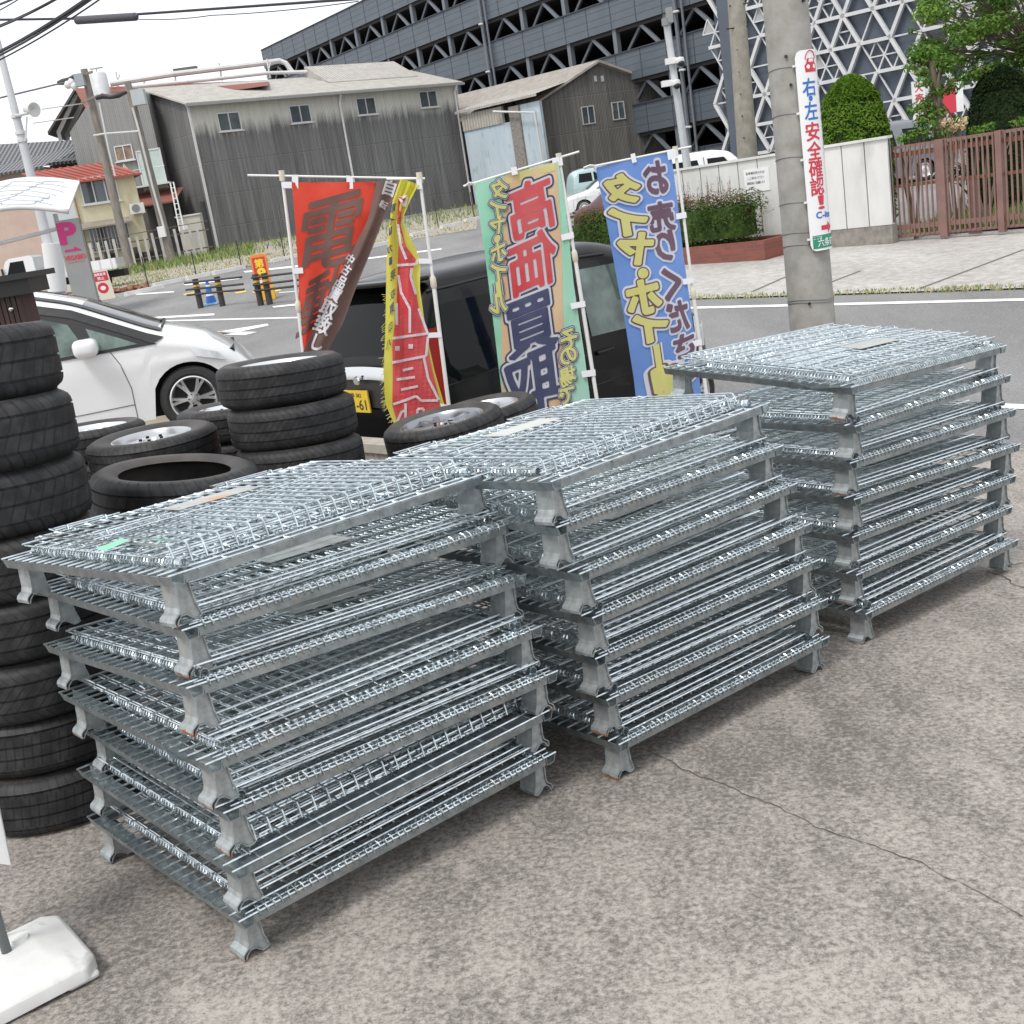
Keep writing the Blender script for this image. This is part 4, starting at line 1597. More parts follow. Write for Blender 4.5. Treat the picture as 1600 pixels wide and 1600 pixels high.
mb.build('green_panel', MGRN, psign)
for v in (0.93, 0.70, 0.47, 0.255, 0.065):
    mb = MB()
    mb.box(sgn(0.0, v, 0.0) - rdir_ * 0.012, (0.022, 0.02, 0.016))
    mb.build('strap_clip', MWHT, psign)


def rod(name, label, cat, a, b, Y, r0, r1, m, n=12, group=None):
    """a free-standing round pole from ground up through the two pixel points"""
    pb_, pt = at(*b, Y), at(*a, Y)
    d = (pt - pb_)
    k = (gz(Y) - pb_.z) / d.z
    base = pb_ + d * k
    th = thing(name, label, cat, base, group)
    mb = MB()
    mb.tube([V((0, 0, -0.05)), pt - base], [r0, r1], n)
    mb.build('shaft', m, th, True, R(60))
    return th, base, pt - base


MGALV = mat('galvanised_post', (0.46, 0.48, 0.50), (0.56, 0.58, 0.59), 4, rough=0.5, metal=0.3)
MCAM = mat('camera_white', (0.72, 0.72, 0.72), rough=0.4)
th, bs, tp = rod('utility_pole', 'slim concrete utility pole behind the pale wall and the white van', 'pole', (1147, -40), (1168, 240), 27, 17 / FPX * 27, 12 / FPX * 27, MCON2, 20)
mb = MB()
for i in range(9):
    zz = tp.z * (0.25 + 0.08 * i)
    sgn_ = -1 if i % 2 else 1
    mb.tube([tp * (zz / tp.z) + V((sgn_ * -0.18, -0.1, 0)), tp * (zz / tp.z) + V((sgn_ * 0.3, -0.16, 0))] if i > 6 else [tp * (zz / tp.z) + V((-0.1, -0.2, 0)), tp * (zz / tp.z) + V((-0.12, -0.26, 0))], 0.014, 6)
mb.build('step_bolt', MBLK, th)
th, bs, tp = rod('camera_pole', 'grey steel pole carrying surveillance cameras and a floodlight', 'pole', (1042, 40), (1071, 240), 30, 6.5 / FPX * 30, 5 / FPX * 30, MGALV)
ax = lambda x, y: at(x, y, 29.9) - bs
mb = MB()
p = ax(1046, 24)
mb.box(p, (0.13, 0.22, 0.34))
mb.box(ax(1041, 34), (0.2, 0.14, 0.16))
mb.build('floodlight', mat('lamp_grey', (0.25, 0.25, 0.25), rough=0.4), th)
for (x, y) in ((1056, 97), (1050, 132)):
    mb = MB()
    q = ax(x, y)
    mb.box(q + V((-0.12, 0, 0.04)), (0.26, 0.16, 0.14))
    mb.lathe([(0.0, 0.10), (0.10, 0.08), (0.115, 0.0), (0.10, -0.04), (0.0, -0.05)], 16, M.Translation(q + V((0.08, -0.1, 0.0))))
    c_ = mb.build('camera', MCAM, th, True, R(40))
    mb = MB()
    mb.sphere(q + V((0.09, -0.14, -0.05)), 0.085, 12, 8)
    mb.build('lens_dome', MBLK, c_, True)
# ================================================================ buildings
def slate_wall(name, dark, light, zlight=None, soft=0.6, seams=2.0, zs=0.0):
    """weathered corrugated sheet: fine ribs, vertical streaks, sheet seams, a paler unstained top"""
    g = NG(name, 0.9)
    x, y, z = g.xyz()
    st = g.noise(g.map((5.5, 5.5, 0.16)), scale=1.0, detail=8, rough=0.7)
    st2 = g.noise(g.map((1.3, 1.3, 0.10), loc=(4, 2, 0)), scale=1.0, detail=4)
    f = g.math('ADD', g.math('MULTIPLY', st, 0.65), g.math('MULTIPLY', st2, 0.35))
    c = g.mix(g.rng(f, 0.36, 0.64), tuple(v * 0.55 for v in dark), tuple(min(1, v * 1.5) for v in dark))
    fr_ = g.math('FRACT', g.math('MULTIPLY', g.math('ADD', z, zs), 1 / seams))
    c = g.mix(g.math('MULTIPLY', g.math('LESS_THAN', fr_, 0.018), 0.6), c, (0.03, 0.03, 0.03))
    c = g.mix(g.math('MULTIPLY', g.math('GREATER_THAN', fr_, 0.985), 0.5), c, (0.30, 0.30, 0.29))
    if zlight is not None:
        k = g.math('ADD', z, g.math('MULTIPLY', g.math('SUBTRACT', st2, 0.5), 2.0))
        k = g.math('ADD', k, g.math('MULTIPLY', g.math('SUBTRACT', st, 0.5), 1.2))
        lt = g.mix(g.rng(st, 0.35, 0.65), tuple(v * 0.8 for v in light), light)
        c = g.mix(g.rng(k, zlight - soft, zlight + soft), c, lt)
    g.color(c)
    rib = g.math('SINE', g.math('MULTIPLY', g.math('ADD', x, y), 48.0))
    g.bump(rib, 0.5, 0.02)
    return g.m


def roof_sheet(name, a, b, freq=30.0, axis=0):
    g = NG(name, 0.9)
    p = g.xyz()
    n = g.noise(g.map((1.5, 1.5, 1.5)), scale=1.2, detail=7)
    n2 = g.noise(scale=9, detail=5)
    c = g.mix(g.rng(g.math('ADD', g.math('MULTIPLY', n, 0.6), g.math('MULTIPLY', n2, 0.4)), 0.36, 0.64), a, b)
    rib = g.math('SINE', g.math('MULTIPLY', p[axis], freq))
    c = g.mix(g.rng(rib, 0.2, 1.0, 0.0, 0.28), c, tuple(v * 0.5 for v in a))
    g.color(c)
    g.bump(rib, 0.8, 0.04)
    return g.m


MWA = slate_wall('slate_dark', (0.135, 0.135, 0.135), (0.46, 0.45, 0.41), 99)
MROOF = roof_sheet('slate_roof', (0.36, 0.34, 0.31), (0.54, 0.515, 0.475), 24)
MFRM = mat('window_frame', (0.62, 0.63, 0.64), rough=0.4, metal=0.3)
MGLS = mat('window_glass', (0.055, 0.07, 0.08), (0.10, 0.115, 0.12), 0.8, rough=0.05, spec=0.8)
MGLW = mat('window_cardboard', (0.16, 0.10, 0.06), (0.30, 0.22, 0.16), 2.0, rough=0.4)
MPIPE = mat('downpipe', (0.55, 0.55, 0.54), (0.62, 0.62, 0.61), 2, rough=0.5)


def window(parent, cx, cz, w_, h_, y=-0.03, panes=2, glass=None, sill=True):
    mb = MB()
    e = 0.07
    for x in [cx - w_ / 2, cx + w_ / 2] + [cx - w_ / 2 + w_ * i / panes for i in range(1, panes)]:
        mb.box((x, y, cz), (e, 0.08, h_ + e))
    for z in (cz - h_ / 2, cz + h_ / 2):
        mb.box((cx, y - 0.004, z), (w_ + e + 0.004, 0.08, e))
    f = mb.build('window', MFRM, parent)
    mb = MB()
    mb.box((cx, y + 0.02, cz), (w_ - 0.02, 0.02, h_ - 0.02))
    mb.build('pane', glass or MGLS, f)
    if sill:
        mb = MB()
        mb.box((cx, y - 0.06, cz - h_ / 2 - 0.07), (w_ + 0.3, 0.18, 0.08))
        mb.build('sill', MPIPE, f)
    return f


def loc(fm, p):
    return fm.inverted() @ p


def on_plane(fm, x, y):
    """point of the local plane y=0 of fm seen at pixel x, y (local coordinates)"""
    o, n = fm.translation, fm.to_3x3() @ V((0, 1, 0))
    r_ = ray(x, y)
    c = V((0, 0, H))
    return loc(fm, c + r_ * ((o - c).dot(n) / r_.dot(n)))


# ---- the big slate warehouse
A, Bq = at(293, 167, 83), at(711, 125, 97.5)
zg = gz(83) - 0.3
fm = frame((A.x, A.y, zg), V((Bq.x - A.x, Bq.y - A.y, 0)))
Wd = V((Bq.x - A.x, Bq.y - A.y)).length
ez = (A.z + Bq.z) / 2 - zg
def solve_depth(px):
    s0 = 4.0
    for _ in range(60):
        p = fm @ V((0, s0, ez + 2.2))
        c = V((0, 0, H))
        v = p - c
        x = 800 + FPX * v.dot(AX[0]) / v.dot(AX[2])
        s0 += (x - px) * 0.06
    return s0
dp = solve_depth(222)
c = fm @ V((0, dp, 0))
rz = at(222, 141, c.y).z - zg
MWF = slate_wall('slate_stained_front', (0.150, 0.150, 0.150), (0.56, 0.555, 0.51), ez - 1.75, 0.45, 2.15, 0.4)
wh = thing('warehouse', 'long weathered dark slate warehouse with four windows and pale roof edge', 'warehouse', fm)
mb = MB()
D2 = 2 * dp
mb.add([(0, 0, 0), (Wd, 0, 0), (Wd, 0, ez), (0, 0, ez)], [(0, 1, 2, 3)])
mb.cur = 1
mb.add([(0, 0, 0), (0, D2, 0), (0, D2, ez), (0, dp, rz), (0, 0, ez)], [(0, 1, 2, 3, 4)])
mb.add([(Wd, 0, 0), (Wd, D2, 0), (Wd, D2, ez), (Wd, dp, rz), (Wd, 0, ez)], [(4, 3, 2, 1, 0)])
mb.add([(0, D2, 0), (Wd, D2, 0), (Wd, D2, ez), (0, D2, ez)], [(3, 2, 1, 0)])
mb.build('wall', [MWF, MWA], wh)
mb = MB()
sl = (rz - ez) / dp
for sg in (0, 1):
    yf = (lambda y: y) if sg == 0 else (lambda y: D2 - y)
    a_, b_ = -0.5, dp + 0.02
    vs = [(x, yf(y), ez + sl * y + dz) for dz in (0.02, 0.14) for x, y in ((-0.35, a_), (Wd + 0.35, a_), (Wd + 0.35, b_), (-0.35, b_))]
    mb.add(vs, [(0, 1, 2, 3), (4, 5, 6, 7), (0, 1, 5, 4), (1, 2, 6, 5), (2, 3, 7, 6), (3, 0, 4, 7)])
mb.build('roof', MROOF, wh)
mb = MB()
mb.box((Wd / 2, -0.56, ez - 0.16), (Wd + 0.8, 0.16, 0.16))
mb.build('gutter', mat('gutter', (0.28, 0.28, 0.28), rough=0.5), wh)
for x, y in ((358, 190), (469, 178), (572, 166), (669, 155)):
    p = on_plane(fm, x, y)
    window(wh, p.x, p.z, 1.65, 1.15, panes=2)
for x, y in ((527, 148), (707, 132)):
    p = on_plane(fm, x, y)
    mb = MB()
    mb.tube([(p.x, -0.5, ez - 0.2), (p.x, -0.12, ez - 0.75), (p.x, -0.12, 0.2)], 0.085, 8)
    mb.build('downpipe', MPIPE, wh)
mb = MB()
mb.box((0.01, -0.02, ez / 2), (0.16, 0.08, ez))
mb.build('corner_strip', MPIPE, wh)
# roof lantern further along the ridge
p = fm @ V((Wd * 0.72, dp, 0))
mb = MB()
x0, x1 = Wd * 0.58, Wd * 0.95
mb.add([(x0, dp - 3.0, rz - 0.75), (x1, dp - 3.0, rz - 0.75), (x1, dp, rz + 0.9), (x0, dp, rz + 0.9), (x0, dp, rz - 0.1), (x1, dp, rz - 0.1)], [(0, 1, 2, 3), (0, 3, 4), (1, 5, 2), (2, 5, 4, 3)])
mb.build('raised_roof', MROOF, wh)

# ---- the annex with its open red-roofed shed, left of the warehouse
Ya = 84.5
pa = at(110, 207, Ya)
fa = frame((pa.x, pa.y, gz(Ya) - 0.3), V((1, 0.05, 0)))
an = thing('annex_building', 'dark slate annex with a high gable beside the left end of the warehouse', 'warehouse', fa)
P2 = lambda x, y: (lambda q: (q.x, q.z))(on_plane(fa, x, y))
poly = [P2(109, 207), P2(136, 165), P2(150, 148), P2(223, 141), P2(300, 260)]
x1 = on_plane(fa, 262, 300).x
poly = [(0, 0), (x1, 0), (x1, poly[3][1] - 0.2), poly[3], poly[2], poly[1], poly[0]]
mb = MB()
mb.prism([(x, z) for x, z in poly], -5.0, M.Rotation(PI / 2, 4, 'X'))
mb.build('wall', slate_wall('slate_annex', (0.145, 0.145, 0.143), (0.30, 0.30, 0.29), 6.0, 3.0, 3.1, 0.9), an)
p = on_plane(fa, 194, 239)
window(an, p.x, p.z, 1.15, 0.95, glass=MGLW)
p = on_plane(fa, 238, 265)
mb = MB()
mb.box((p.x, -0.05, p.z), (1.5, 0.1, 2.6))
d_ = mb.build('door', mat('door_mint', (0.42, 0.52, 0.48), (0.50, 0.58, 0.55), 3, rough=0.6), an)
mb = MB()
for dx in (-0.8, 0, 0.8):
    mb.box((p.x + dx, -0.11, p.z), (0.09, 0.06, 2.7))
mb.box((p.x, -0.11, p.z + 1.3), (1.7, 0.06, 0.1))
mb.build('door_frame', MPIPE, d_)
mb = MB()
for x, y, w_, d2 in ((236, 291, 3.2, 1.6),):
    q = on_plane(fa, x, y)
    mb.box((q.x, -0.85, q.z), (w_, d2, 0.12))
    for i in range(6):
        mb.tube([(q.x - 1.7 + i * 0.12, -1.6, q.z), (q.x - 1.7 + i * 0.12, -1.6, q.z + 1.1)], 0.02, 5)
    mb.tube([(q.x - 1.75, -1.6, q.z + 1.1), (q.x + 1.5, -1.6, q.z + 1.1)], 0.025, 5)
mb.build('landing', MPIPE, an)
q = on_plane(fa, 245, 302)
mb = MB()
mb.add([(q.x - 3.4, -2.6, q.z - 0.75), (q.x + 1.6, -2.6, q.z - 0.75), (q.x + 1.9, -0.02, q.z + 0.15), (q.x - 3.4, -0.02, q.z + 0.15), (q.x - 3.4, -2.6, q.z - 0.85), (q.x + 1.6, -2.6, q.z - 0.85)], [(0, 1, 2, 3), (0, 4, 5, 1)])
MRUST = mat('rusty_red_roof', (0.25, 0.085, 0.06), (0.19, 0.075, 0.06), 2, rough=0.8)
mb.build('lean_to_roof', MRUST, an)
mb = MB()
mb.box((q.x - 1.9, -1.5, q.z / 2 - 0.5), (2.9, 1.8, q.z - 1.0))
mb.build('lean_to_wall', mat('plank_grey', (0.13, 0.12, 0.115), (0.20, 0.185, 0.17), 3, rough=0.9, stretch=(4, 4, 0.3)), an)

Yr = 93
o = at(115, 138, Yr)
frr = frame((o.x, o.y, gz(Yr)), V((1, 0.12, 0)))
rs = thing('open_shed', 'open shed with a rust red gable roof rising behind the annex', 'shed', frr)
Q = lambda x, y: on_plane(frr, x, y)
pk, lo_ = Q(116, 138), Q(74, 206)
r1 = Q(420, 124)
mb = MB()
dd = 7.0
for z0 in (0, -0.22):
    mb.add([(pk.x, 0, pk.z + z0), (lo_.x, 0, lo_.z + z0), (lo_.x, dd, lo_.z + z0), (pk.x, dd, pk.z + z0)], [(0, 1, 2, 3)])
mb.add([(pk.x, 0, pk.z), (lo_.x, 0, lo_.z), (lo_.x, 0, lo_.z - 0.22), (pk.x, 0, pk.z - 0.22)], [(0, 1, 2, 3)])
mb.cur = 1
zb = Q(222, 150).z - 1.2
mb.add([(pk.x, 0, pk.z), (r1.x, 0.3, r1.z), (r1.x, -6, zb), (pk.x + 1.5, -6, zb)], [(0, 1, 2, 3)])
mb.add([(pk.x, 0, pk.z), (r1.x, 0.3, r1.z), (r1.x, 5, zb), (pk.x, 5, zb)], [(3, 2, 1, 0)])
mb.build('roof', [mat('shed_underside', (0.10, 0.095, 0.09), rough=0.9), MRUST], rs)
mb = MB()
for y_ in (0.5, 3.5, 6.5):
    mb.box((lo_.x + 0.7, y_, lo_.z / 2), (0.25, 0.25, lo_.z))
    mb.beam((lo_.x + 0.7, y_, lo_.z - 0.1), (pk.x, y_, pk.z - 0.35), 0.2, 0.28)
for k in (0.3, 0.62):
    q = V((pk.x, 0, pk.z)).lerp(V((lo_.x, 0, lo_.z)), k)
    mb.box((q.x - 0.3, -0.4, q.z - 0.35), (3.0, 0.07, 0.07))
mb.build('steel_frame', mat('shed_frame', (0.42, 0.42, 0.40), (0.50, 0.49, 0.47), 3, rough=0.7), rs)
mb = MB()
q0 = Q(255, 128)
mb.box((r1.x / 2, 8, 2), (r1.x, 0.3, 4.0))
mb.build('back_wall', MWA, rs)

# tank and pipework on the roofs
q = at(162, 158, 90)
tk = thing('vent_stack', 'short silver cylindrical vent with a cap on the annex roof', 'vent', q)
mb = MB()
mb.lathe([(0.62, -0.6), (0.62, 1.75), (0.55, 1.9), (0.0, 1.9)], 20)
mb.build('drum', mat('aluminium_sheet', (0.58, 0.59, 0.60), (0.66, 0.66, 0.66), 2, rough=0.4, metal=0.5), tk, True, R(40))
mb = MB()
mb.box((0, 0, 2.25), (0.9, 0.5, 0.05))
mb.box((0, 0, 2.05), (0.06, 0.06, 0.4))
mb.build('cap', MPIPE, tk)
pp = thing('roof_pipe', 'long pale pipes on stands running along the warehouse roof', 'pipe', at(300, 118, 94))
o = at(300, 118, 94)
mb = MB()
mb.tube([at(x, y, Y) - o for x, y, Y in ((172, 131, 92), (270, 116, 93), (410, 99, 96), (437, 95, 97), (447, 99, 97), (457, 113, 97))], 0.20, 8)
mb.build('main_pipe', MPIPE, pp)
mb = MB()
mb.tube([at(x, y, Y) - o for x, y, Y in ((205, 136, 90), (330, 124, 92), (420, 114, 95), (486, 112, 96))], 0.13, 8)
mb.build('lower_pipe', MPIPE, pp)
for x, y0_, y1_ in ((225, 120, 136), (274, 108, 133), (345, 98, 126), (420, 92, 122), (184, 112, 140)):
    mb = MB()
    mb.tube([at(x - 3, y0_, 95) - o, at(x + 2, y1_, 95) - o], 0.07, 6)
    mb.tube([at(x + 3, y0_ + 4, 95) - o, at(x - 3, y1_, 95) - o], 0.05, 6)
    mb.build('pipe_stand', MPIPE, pp)
mb = MB()
mb.beam(at(272, 112, 94.5) - o, at(308, 107, 94.5) - o, 0.5, 0.35)
mb.build('duct_cover', mat('duct_dark', (0.12, 0.12, 0.12), rough=0.7), pp)

# ---- barn with the gable towards the street and the pale blue shed beside it
fb0, fb1 = at(840, 160, 92), at(1031, 134, 96)
zbn = gz(92) - 0.3
fbn = frame((fb0.x, fb0.y, zbn), V((fb1.x - fb0.x, fb1.y - fb0.y, 0)))
bn = thing('barn', 'dark slate gabled barn with two small windows, seen above the banners', 'barn', fbn)
wb = V((fb1.x - fb0.x, fb1.y - fb0.y)).length
e0, e1 = fb0.z - zbn, fb1.z - zbn
rp = on_plane(fbn, 931, 99)
axd = fbn.to_3x3().inverted() @ V((-0.72, 0.70, 0))
axd.z = 0
Ld = 17.0
gab = [V((0, 0, 0)), V((wb, 0, 0)), V((wb, 0, e1)), V((rp.x, 0, rp.z)), V((0, 0, e0))]
mb = MB()
mb.add(gab + [p + axd * Ld for p in gab], [(0, 1, 2, 3, 4), (9, 8, 7, 6, 5), (0, 4, 9, 5), (1, 6, 7, 2)])
mb.build('wall', slate_wall('slate_barn', (0.135, 0.13, 0.122), (0.3, 0.3, 0.3), None, 1, 2.6, 0.8), bn)
mb = MB()
for a_, b_ in ((gab[4], gab[3]), (gab[2], gab[3])):
    d = (a_ - b_).normalized()
    a2 = a_ + d * 0.5
    f_ = -axd * 0.35
    vs = [a2 + f_, b_ + f_, b_ + axd * Ld, a2 + axd * Ld]
    vs = [v + V((0, 0, 0.03)) for v in vs] + [v + V((0, 0, 0.2)) for v in vs]
    mb.add(vs, [(0, 1, 2, 3), (4, 5, 6, 7), (0, 1, 5, 4), (1, 2, 6, 5), (2, 3, 7, 6), (3, 0, 4, 7)])
mb.build('roof', roof_sheet('barn_roof', (0.29, 0.265, 0.235), (0.45, 0.42, 0.38), 22, 1), bn)
for x, y in ((919, 180), (966, 173)):
    p = on_plane(fbn, x, y)
    window(bn, p.x, p.z, 1.05, 1.25, sill=False)
for x in (930, 941):
    p = on_plane(fbn, x, 123)
    mb = MB()
    mb.box((p.x, -0.03, p.z), (0.22, 0.06, 0.42))
    mb.build('gable_vent', MFRM, bn)

ba, bb = at(718, 163, 96), at(842, 162, 90.5)
fbl = frame((ba.x, ba.y, zbn), V((bb.x - ba.x, bb.y - ba.y, 0)))
wl = V((bb.x - ba.x, bb.y - ba.y)).length
bs_ = thing('blue_shed', 'pale blue sheet-metal shed wall between warehouse and barn', 'shed', fbl)
hz = (ba.z + bb.z) / 2 - zbn
pz = on_plane(fbl, 765, 197).z
xp0, xp1 = on_plane(fbl, 806, 240).x, on_plane(fbl, 822, 240).x
mb = MB()
mb.box((xp0 / 2, 0.2, pz / 2), (xp0, 0.3, pz))
mb.box(((xp1 + wl) / 2, 0.2, hz / 2 - 0.2), (wl - xp1, 0.3, hz - 0.4))
mb.build('blue_wall', mat('pale_blue_sheet', (0.42, 0.51, 0.57), (0.52, 0.60, 0.65), 0.8, rough=0.7, c3=(0.35, 0.40, 0.42), s3=3, stretch=(1, 1, 0.3)), bs_)
mb = MB()
mb.box((xp0 * 0.42, 0.1, (pz + hz) / 2 - 0.1), (xp0 * 0.84, 0.3, hz - pz - 0.2))
mb.build('cream_wall', roof_sheet('cream_corrugated', (0.40, 0.38, 0.33), (0.50, 0.48, 0.43), 22, 0), bs_)
mb = MB()
mb.box(((xp0 + xp1) / 2, 0.05, hz / 2 - 0.2), (xp1 - xp0, 0.4, hz - 0.4))
mb.build('concrete_pillar', MBASE, bs_)
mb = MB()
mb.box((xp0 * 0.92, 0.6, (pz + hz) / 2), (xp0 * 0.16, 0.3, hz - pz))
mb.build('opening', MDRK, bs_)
mb = MB()
mb.add([(-0.3, -0.4, hz - 0.08), (wl + 0.2, -0.4, hz - 0.08), (wl + 0.2, -0.4, hz + 0.10), (-0.3, -0.4, hz + 0.10), (-0.3, 4, hz + 0.9), (wl + 0.2, 4, hz + 0.9)], [(0, 1, 2, 3), (3, 2, 5, 4)])
mb.build('roof', MROOF, bs_)
mb = MB()
mb.tube([(xp1 - 2.2, -0.5, hz - 0.5), (wl - 0.1, -0.5, hz - 1.2), (wl - 0.1, -0.3, 0.3)], 0.09, 8)
mb.build('downpipe', MPIPE, bs_)

# ---- multi-storey car park
g0_, g1_ = at(408, 78, 150), at(1150, 78, 85.5)
fgp = frame((g0_.x, g0_.y, gz(120) - 0.5), V((g1_.x - g0_.x, g1_.y - g0_.y, 0)))
gp = thing('parking_garage', 'large dark grey multi-storey car park with open decks behind the sheds', 'building', fgp)
Zt = g0_.z - (gz(120) - 0.5)
LG = V((g1_.x - g0_.x, g1_.y - g0_.y)).length * 1.12
MPANEL = mat('garage_panel', (0.105, 0.125, 0.15), (0.125, 0.145, 0.172), 0.5, rough=0.5, metal=0.2)
MPAN2 = mat('garage_groove', (0.05, 0.06, 0.075), rough=0.6)
MCOLM = mat('garage_steel', (0.15, 0.17, 0.195), rough=0.5)
MCOLD = mat('garage_brace', (0.085, 0.097, 0.112), rough=0.6)
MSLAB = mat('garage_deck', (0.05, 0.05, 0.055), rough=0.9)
ph, oh = 2.15, 1.80
zz = Zt
k = 0
while zz > 0.5:
    mb = MB()
    mb.box((LG / 2, 0.1, zz - ph / 2), (LG, 0.2, ph))
    mb.cur = 1
    for i in range(int(LG / 2.9) + 1):
        mb.box((i * 2.9 + 0.02, -0.006, zz - ph / 2), (0.07, 0.03, ph))
    for j in range(1, 4):
        mb.box((LG / 2, -0.001, zz - ph * j / 4), (LG, 0.012, 0.03))
    mb.box((LG / 2, 0.0, zz - 0.03), (LG, 0.24, 0.08))
    mb.build('parapet_panel', [MPANEL, MPAN2], gp)
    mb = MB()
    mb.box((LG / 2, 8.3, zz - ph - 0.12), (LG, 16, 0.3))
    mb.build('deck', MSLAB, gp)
    if zz - ph > 2:
        mb = MB()
        zc = zz - ph - oh / 2
        for i in range(int(LG / 5.8) + 1):
            mb.cur = 0
            mb.box((i * 5.8 + 0.05, 0.35, zc), (0.42, 0.4, oh))
            mb.cur = 1
            cx_ = i * 5.8 + 2.9
            mb.beam((cx_ - 2.2, 0.55, zc - oh / 2 - 0.3), (cx_, 0.55, zc + oh / 2 - 0.15), 0.2, 0.22)
            mb.cur = 0
            mb.beam((cx_ + 2.2, 0.40, zc - oh / 2 - 0.3), (cx_, 0.40, zc + oh / 2 - 0.15), 0.2, 0.26)
        mb.build('deck_frame', [MCOLM, MCOLD], gp)
    zz -= ph + oh
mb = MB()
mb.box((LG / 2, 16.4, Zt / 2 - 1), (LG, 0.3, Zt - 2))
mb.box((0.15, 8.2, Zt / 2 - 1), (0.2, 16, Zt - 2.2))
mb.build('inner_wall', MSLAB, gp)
for x, y in ((760, 60), (1072, 140)):
    p = on_plane(fgp, x, y)
    mb = MB()
    mb.tube([(p.x, -0.22, 0), (p.x, -0.22, Zt)], 0.16, 8)
    mb.tube([(p.x + 0.7, -0.22, 0), (p.x + 0.7, -0.22, Zt)], 0.10, 8)
    mb.build('riser_pipe', MCOLM, gp)
    for j in range(5):
        mb = MB()
        z_ = Zt - ph - 0.35 - j * (ph + oh)
        if z_ < 2:
            continue
        mb.tube([(p.x, -0.25, z_), (p.x + 0.5, -0.9, z_ + 0.05), (p.x + 1.1, -0.95, z_)], 0.08, 6)
        mb.build('deck_lamp', mat('lamp_shell', (0.6, 0.6, 0.6), rough=0.4), gp)

# ---- lattice-fronted hall
MLAT = mat('lattice_white', (0.52, 0.53, 0.54), (0.60, 0.60, 0.61), 2, rough=0.5)
MCLAD = mat('hall_cladding', (0.075, 0.092, 0.118), (0.09, 0.108, 0.135), 0.6, rough=0.45, metal=0.1)
MGREYP = mat('hall_grey_panel', (0.36, 0.36, 0.36), rough=0.6)
l0, l1 = at(1165, 100, 74), at(1450, 100, 66)
fl_ = frame((l0.x, l0.y, gz(70)), V((l1.x - l0.x, l1.y - l0.y, 0)))
hl = thing('lattice_hall', 'dark hall with a white triangular lattice facade behind the clipped bush', 'building', fl_)
mb = MB()
mb.box((20, 6.2, 11), (44, 12, 22))
mb.build('cladding', MCLAD, hl)
nA, nB, nC = on_plane(fl_, 1319.6, 24.9), on_plane(fl_, 1366.3, 15.3), on_plane(fl_, 1345.9, 68.5)
E1 = V((nB.x - nA.x, 0, 0))
E2 = V((nC.x - nA.x, 0, nC.z - nA.z))
E2.x = E1.x * 0.5 if abs(E2.x - E1.x * 0.5) < E1.x * 0.25 else E2.x
thick, thin, grey = MB(), MB(), MB()
r = random.Random(77)
def NP2(i, j):
    return V((nA.x, 0, nA.z)) + E1 * i + E2 * j
for i in range(-8, 14):
    for j in range(-5, 9):
        p = NP2(i, j)
        for di, dj in ((1, 0), (0, 1), (-1, 1)):
            q = NP2(i + di, j + dj)
            m_ = (p + q) / 2
            if not (-2 < m_.x < 42 and 0.2 < m_.z < 22):
                continue
            if (i + 2 * j + (di == 0) + 2 * (di == -1)) % 7 in (3, 5):
                thin.beam(p + V((0, -.05, 0)), q + V((0, -.05, 0)), 0.08, 0.09, V((0, 1, 0)))
            else:
                a_ = p + V((0, -.14, 0))
                b_ = q + V((0, -.14, 0))
                thick.beam(a_, b_, 0.19, 0.24, V((0, 1, 0)))
        if r.random() < 0.85:
            a_, b_ = r.choice((((1, 0), (0, 1)), ((0, 1), (-1, 1))))
            q, s_ = NP2(i + a_[0], j + a_[1]), NP2(i + b_[0], j + b_[1])
            m1, m2, m3 = (p + q) / 2, (q + s_) / 2, (p + s_) / 2
            if -2 < m2.x < 42 and 0.2 < m2.z < 22:
                for u_, v_ in ((m1, m2), (m2, m3), (m1, m3)):
                    thin.beam(u_ + V((0, -.04, 0)), v_ + V((0, -.04, 0)), 0.07, 0.08, V((0, 1, 0)))
                if r.random() < 0.3:
                    grey.add([v + V((0, -0.03, 0)) for v in (m1, m2, m3)] + [v + V((0, 0.1, 0)) for v in (m1, m2, m3)], [(0, 1, 2), (0, 3, 4, 1), (1, 4, 5, 2), (2, 5, 3, 0)])
thick.build('lattice', MLAT, hl)
thin.build('fine_lattice', MLAT, hl)
grey.build('grey_infill', MGREYP, hl)
mb = MB()
q = on_plane(fl_, 1172, 95)
mb.box((-0.6, -0.1, 11), (1.6, 0.5, 22))
mb.build('edge_column', MCLAD, hl)
# red and white sign by the trees
q = at(1436, 160, 52)
sg_ = thing('fascia_sign', 'white upright sign with red characters behind the young tree', 'sign', (q.x, q.y, gz(52)))
mb = MB()
mb.box((0, 0, q.z - gz(52)), (0.55, 0.12, 1.75))
mb.tube([(0, 0.1, 0), (0, 0.1, q.z - gz(52))], 0.05, 6)
mb.build('board', MWHT, sg_)
mb = MB()
for i, ch in enumerate('大売出し'):
    put_text(mb, ch, lambda x, y: V((x, -0.07, y)), 0, q.z - gz(52) + 0.6 - i * 0.42, 0.34, 0.34, 0.02)
mb.build('lettering', MRED, sg_)
q = at(1483, 155, 50)
sg_ = thing('signboard', 'red and white signboard glimpsed between the trees', 'sign', (q.x, q.y, gz(50)))
mb = MB()
mb.box((0, 0, q.z - gz(50)), (0.5, 0.1, 1.1))
mb.tube([(0.1, 0.1, 0), (0.1, 0.1, q.z - gz(50))], 0.05, 6)
mb.build('red_board', MRED, sg_)
mb = MB()
mb.box((0.42, 0.0, q.z - gz(50) + 0.05), (0.3, 0.1, 1.2))
mb.build('white_board', MWHT, sg_)

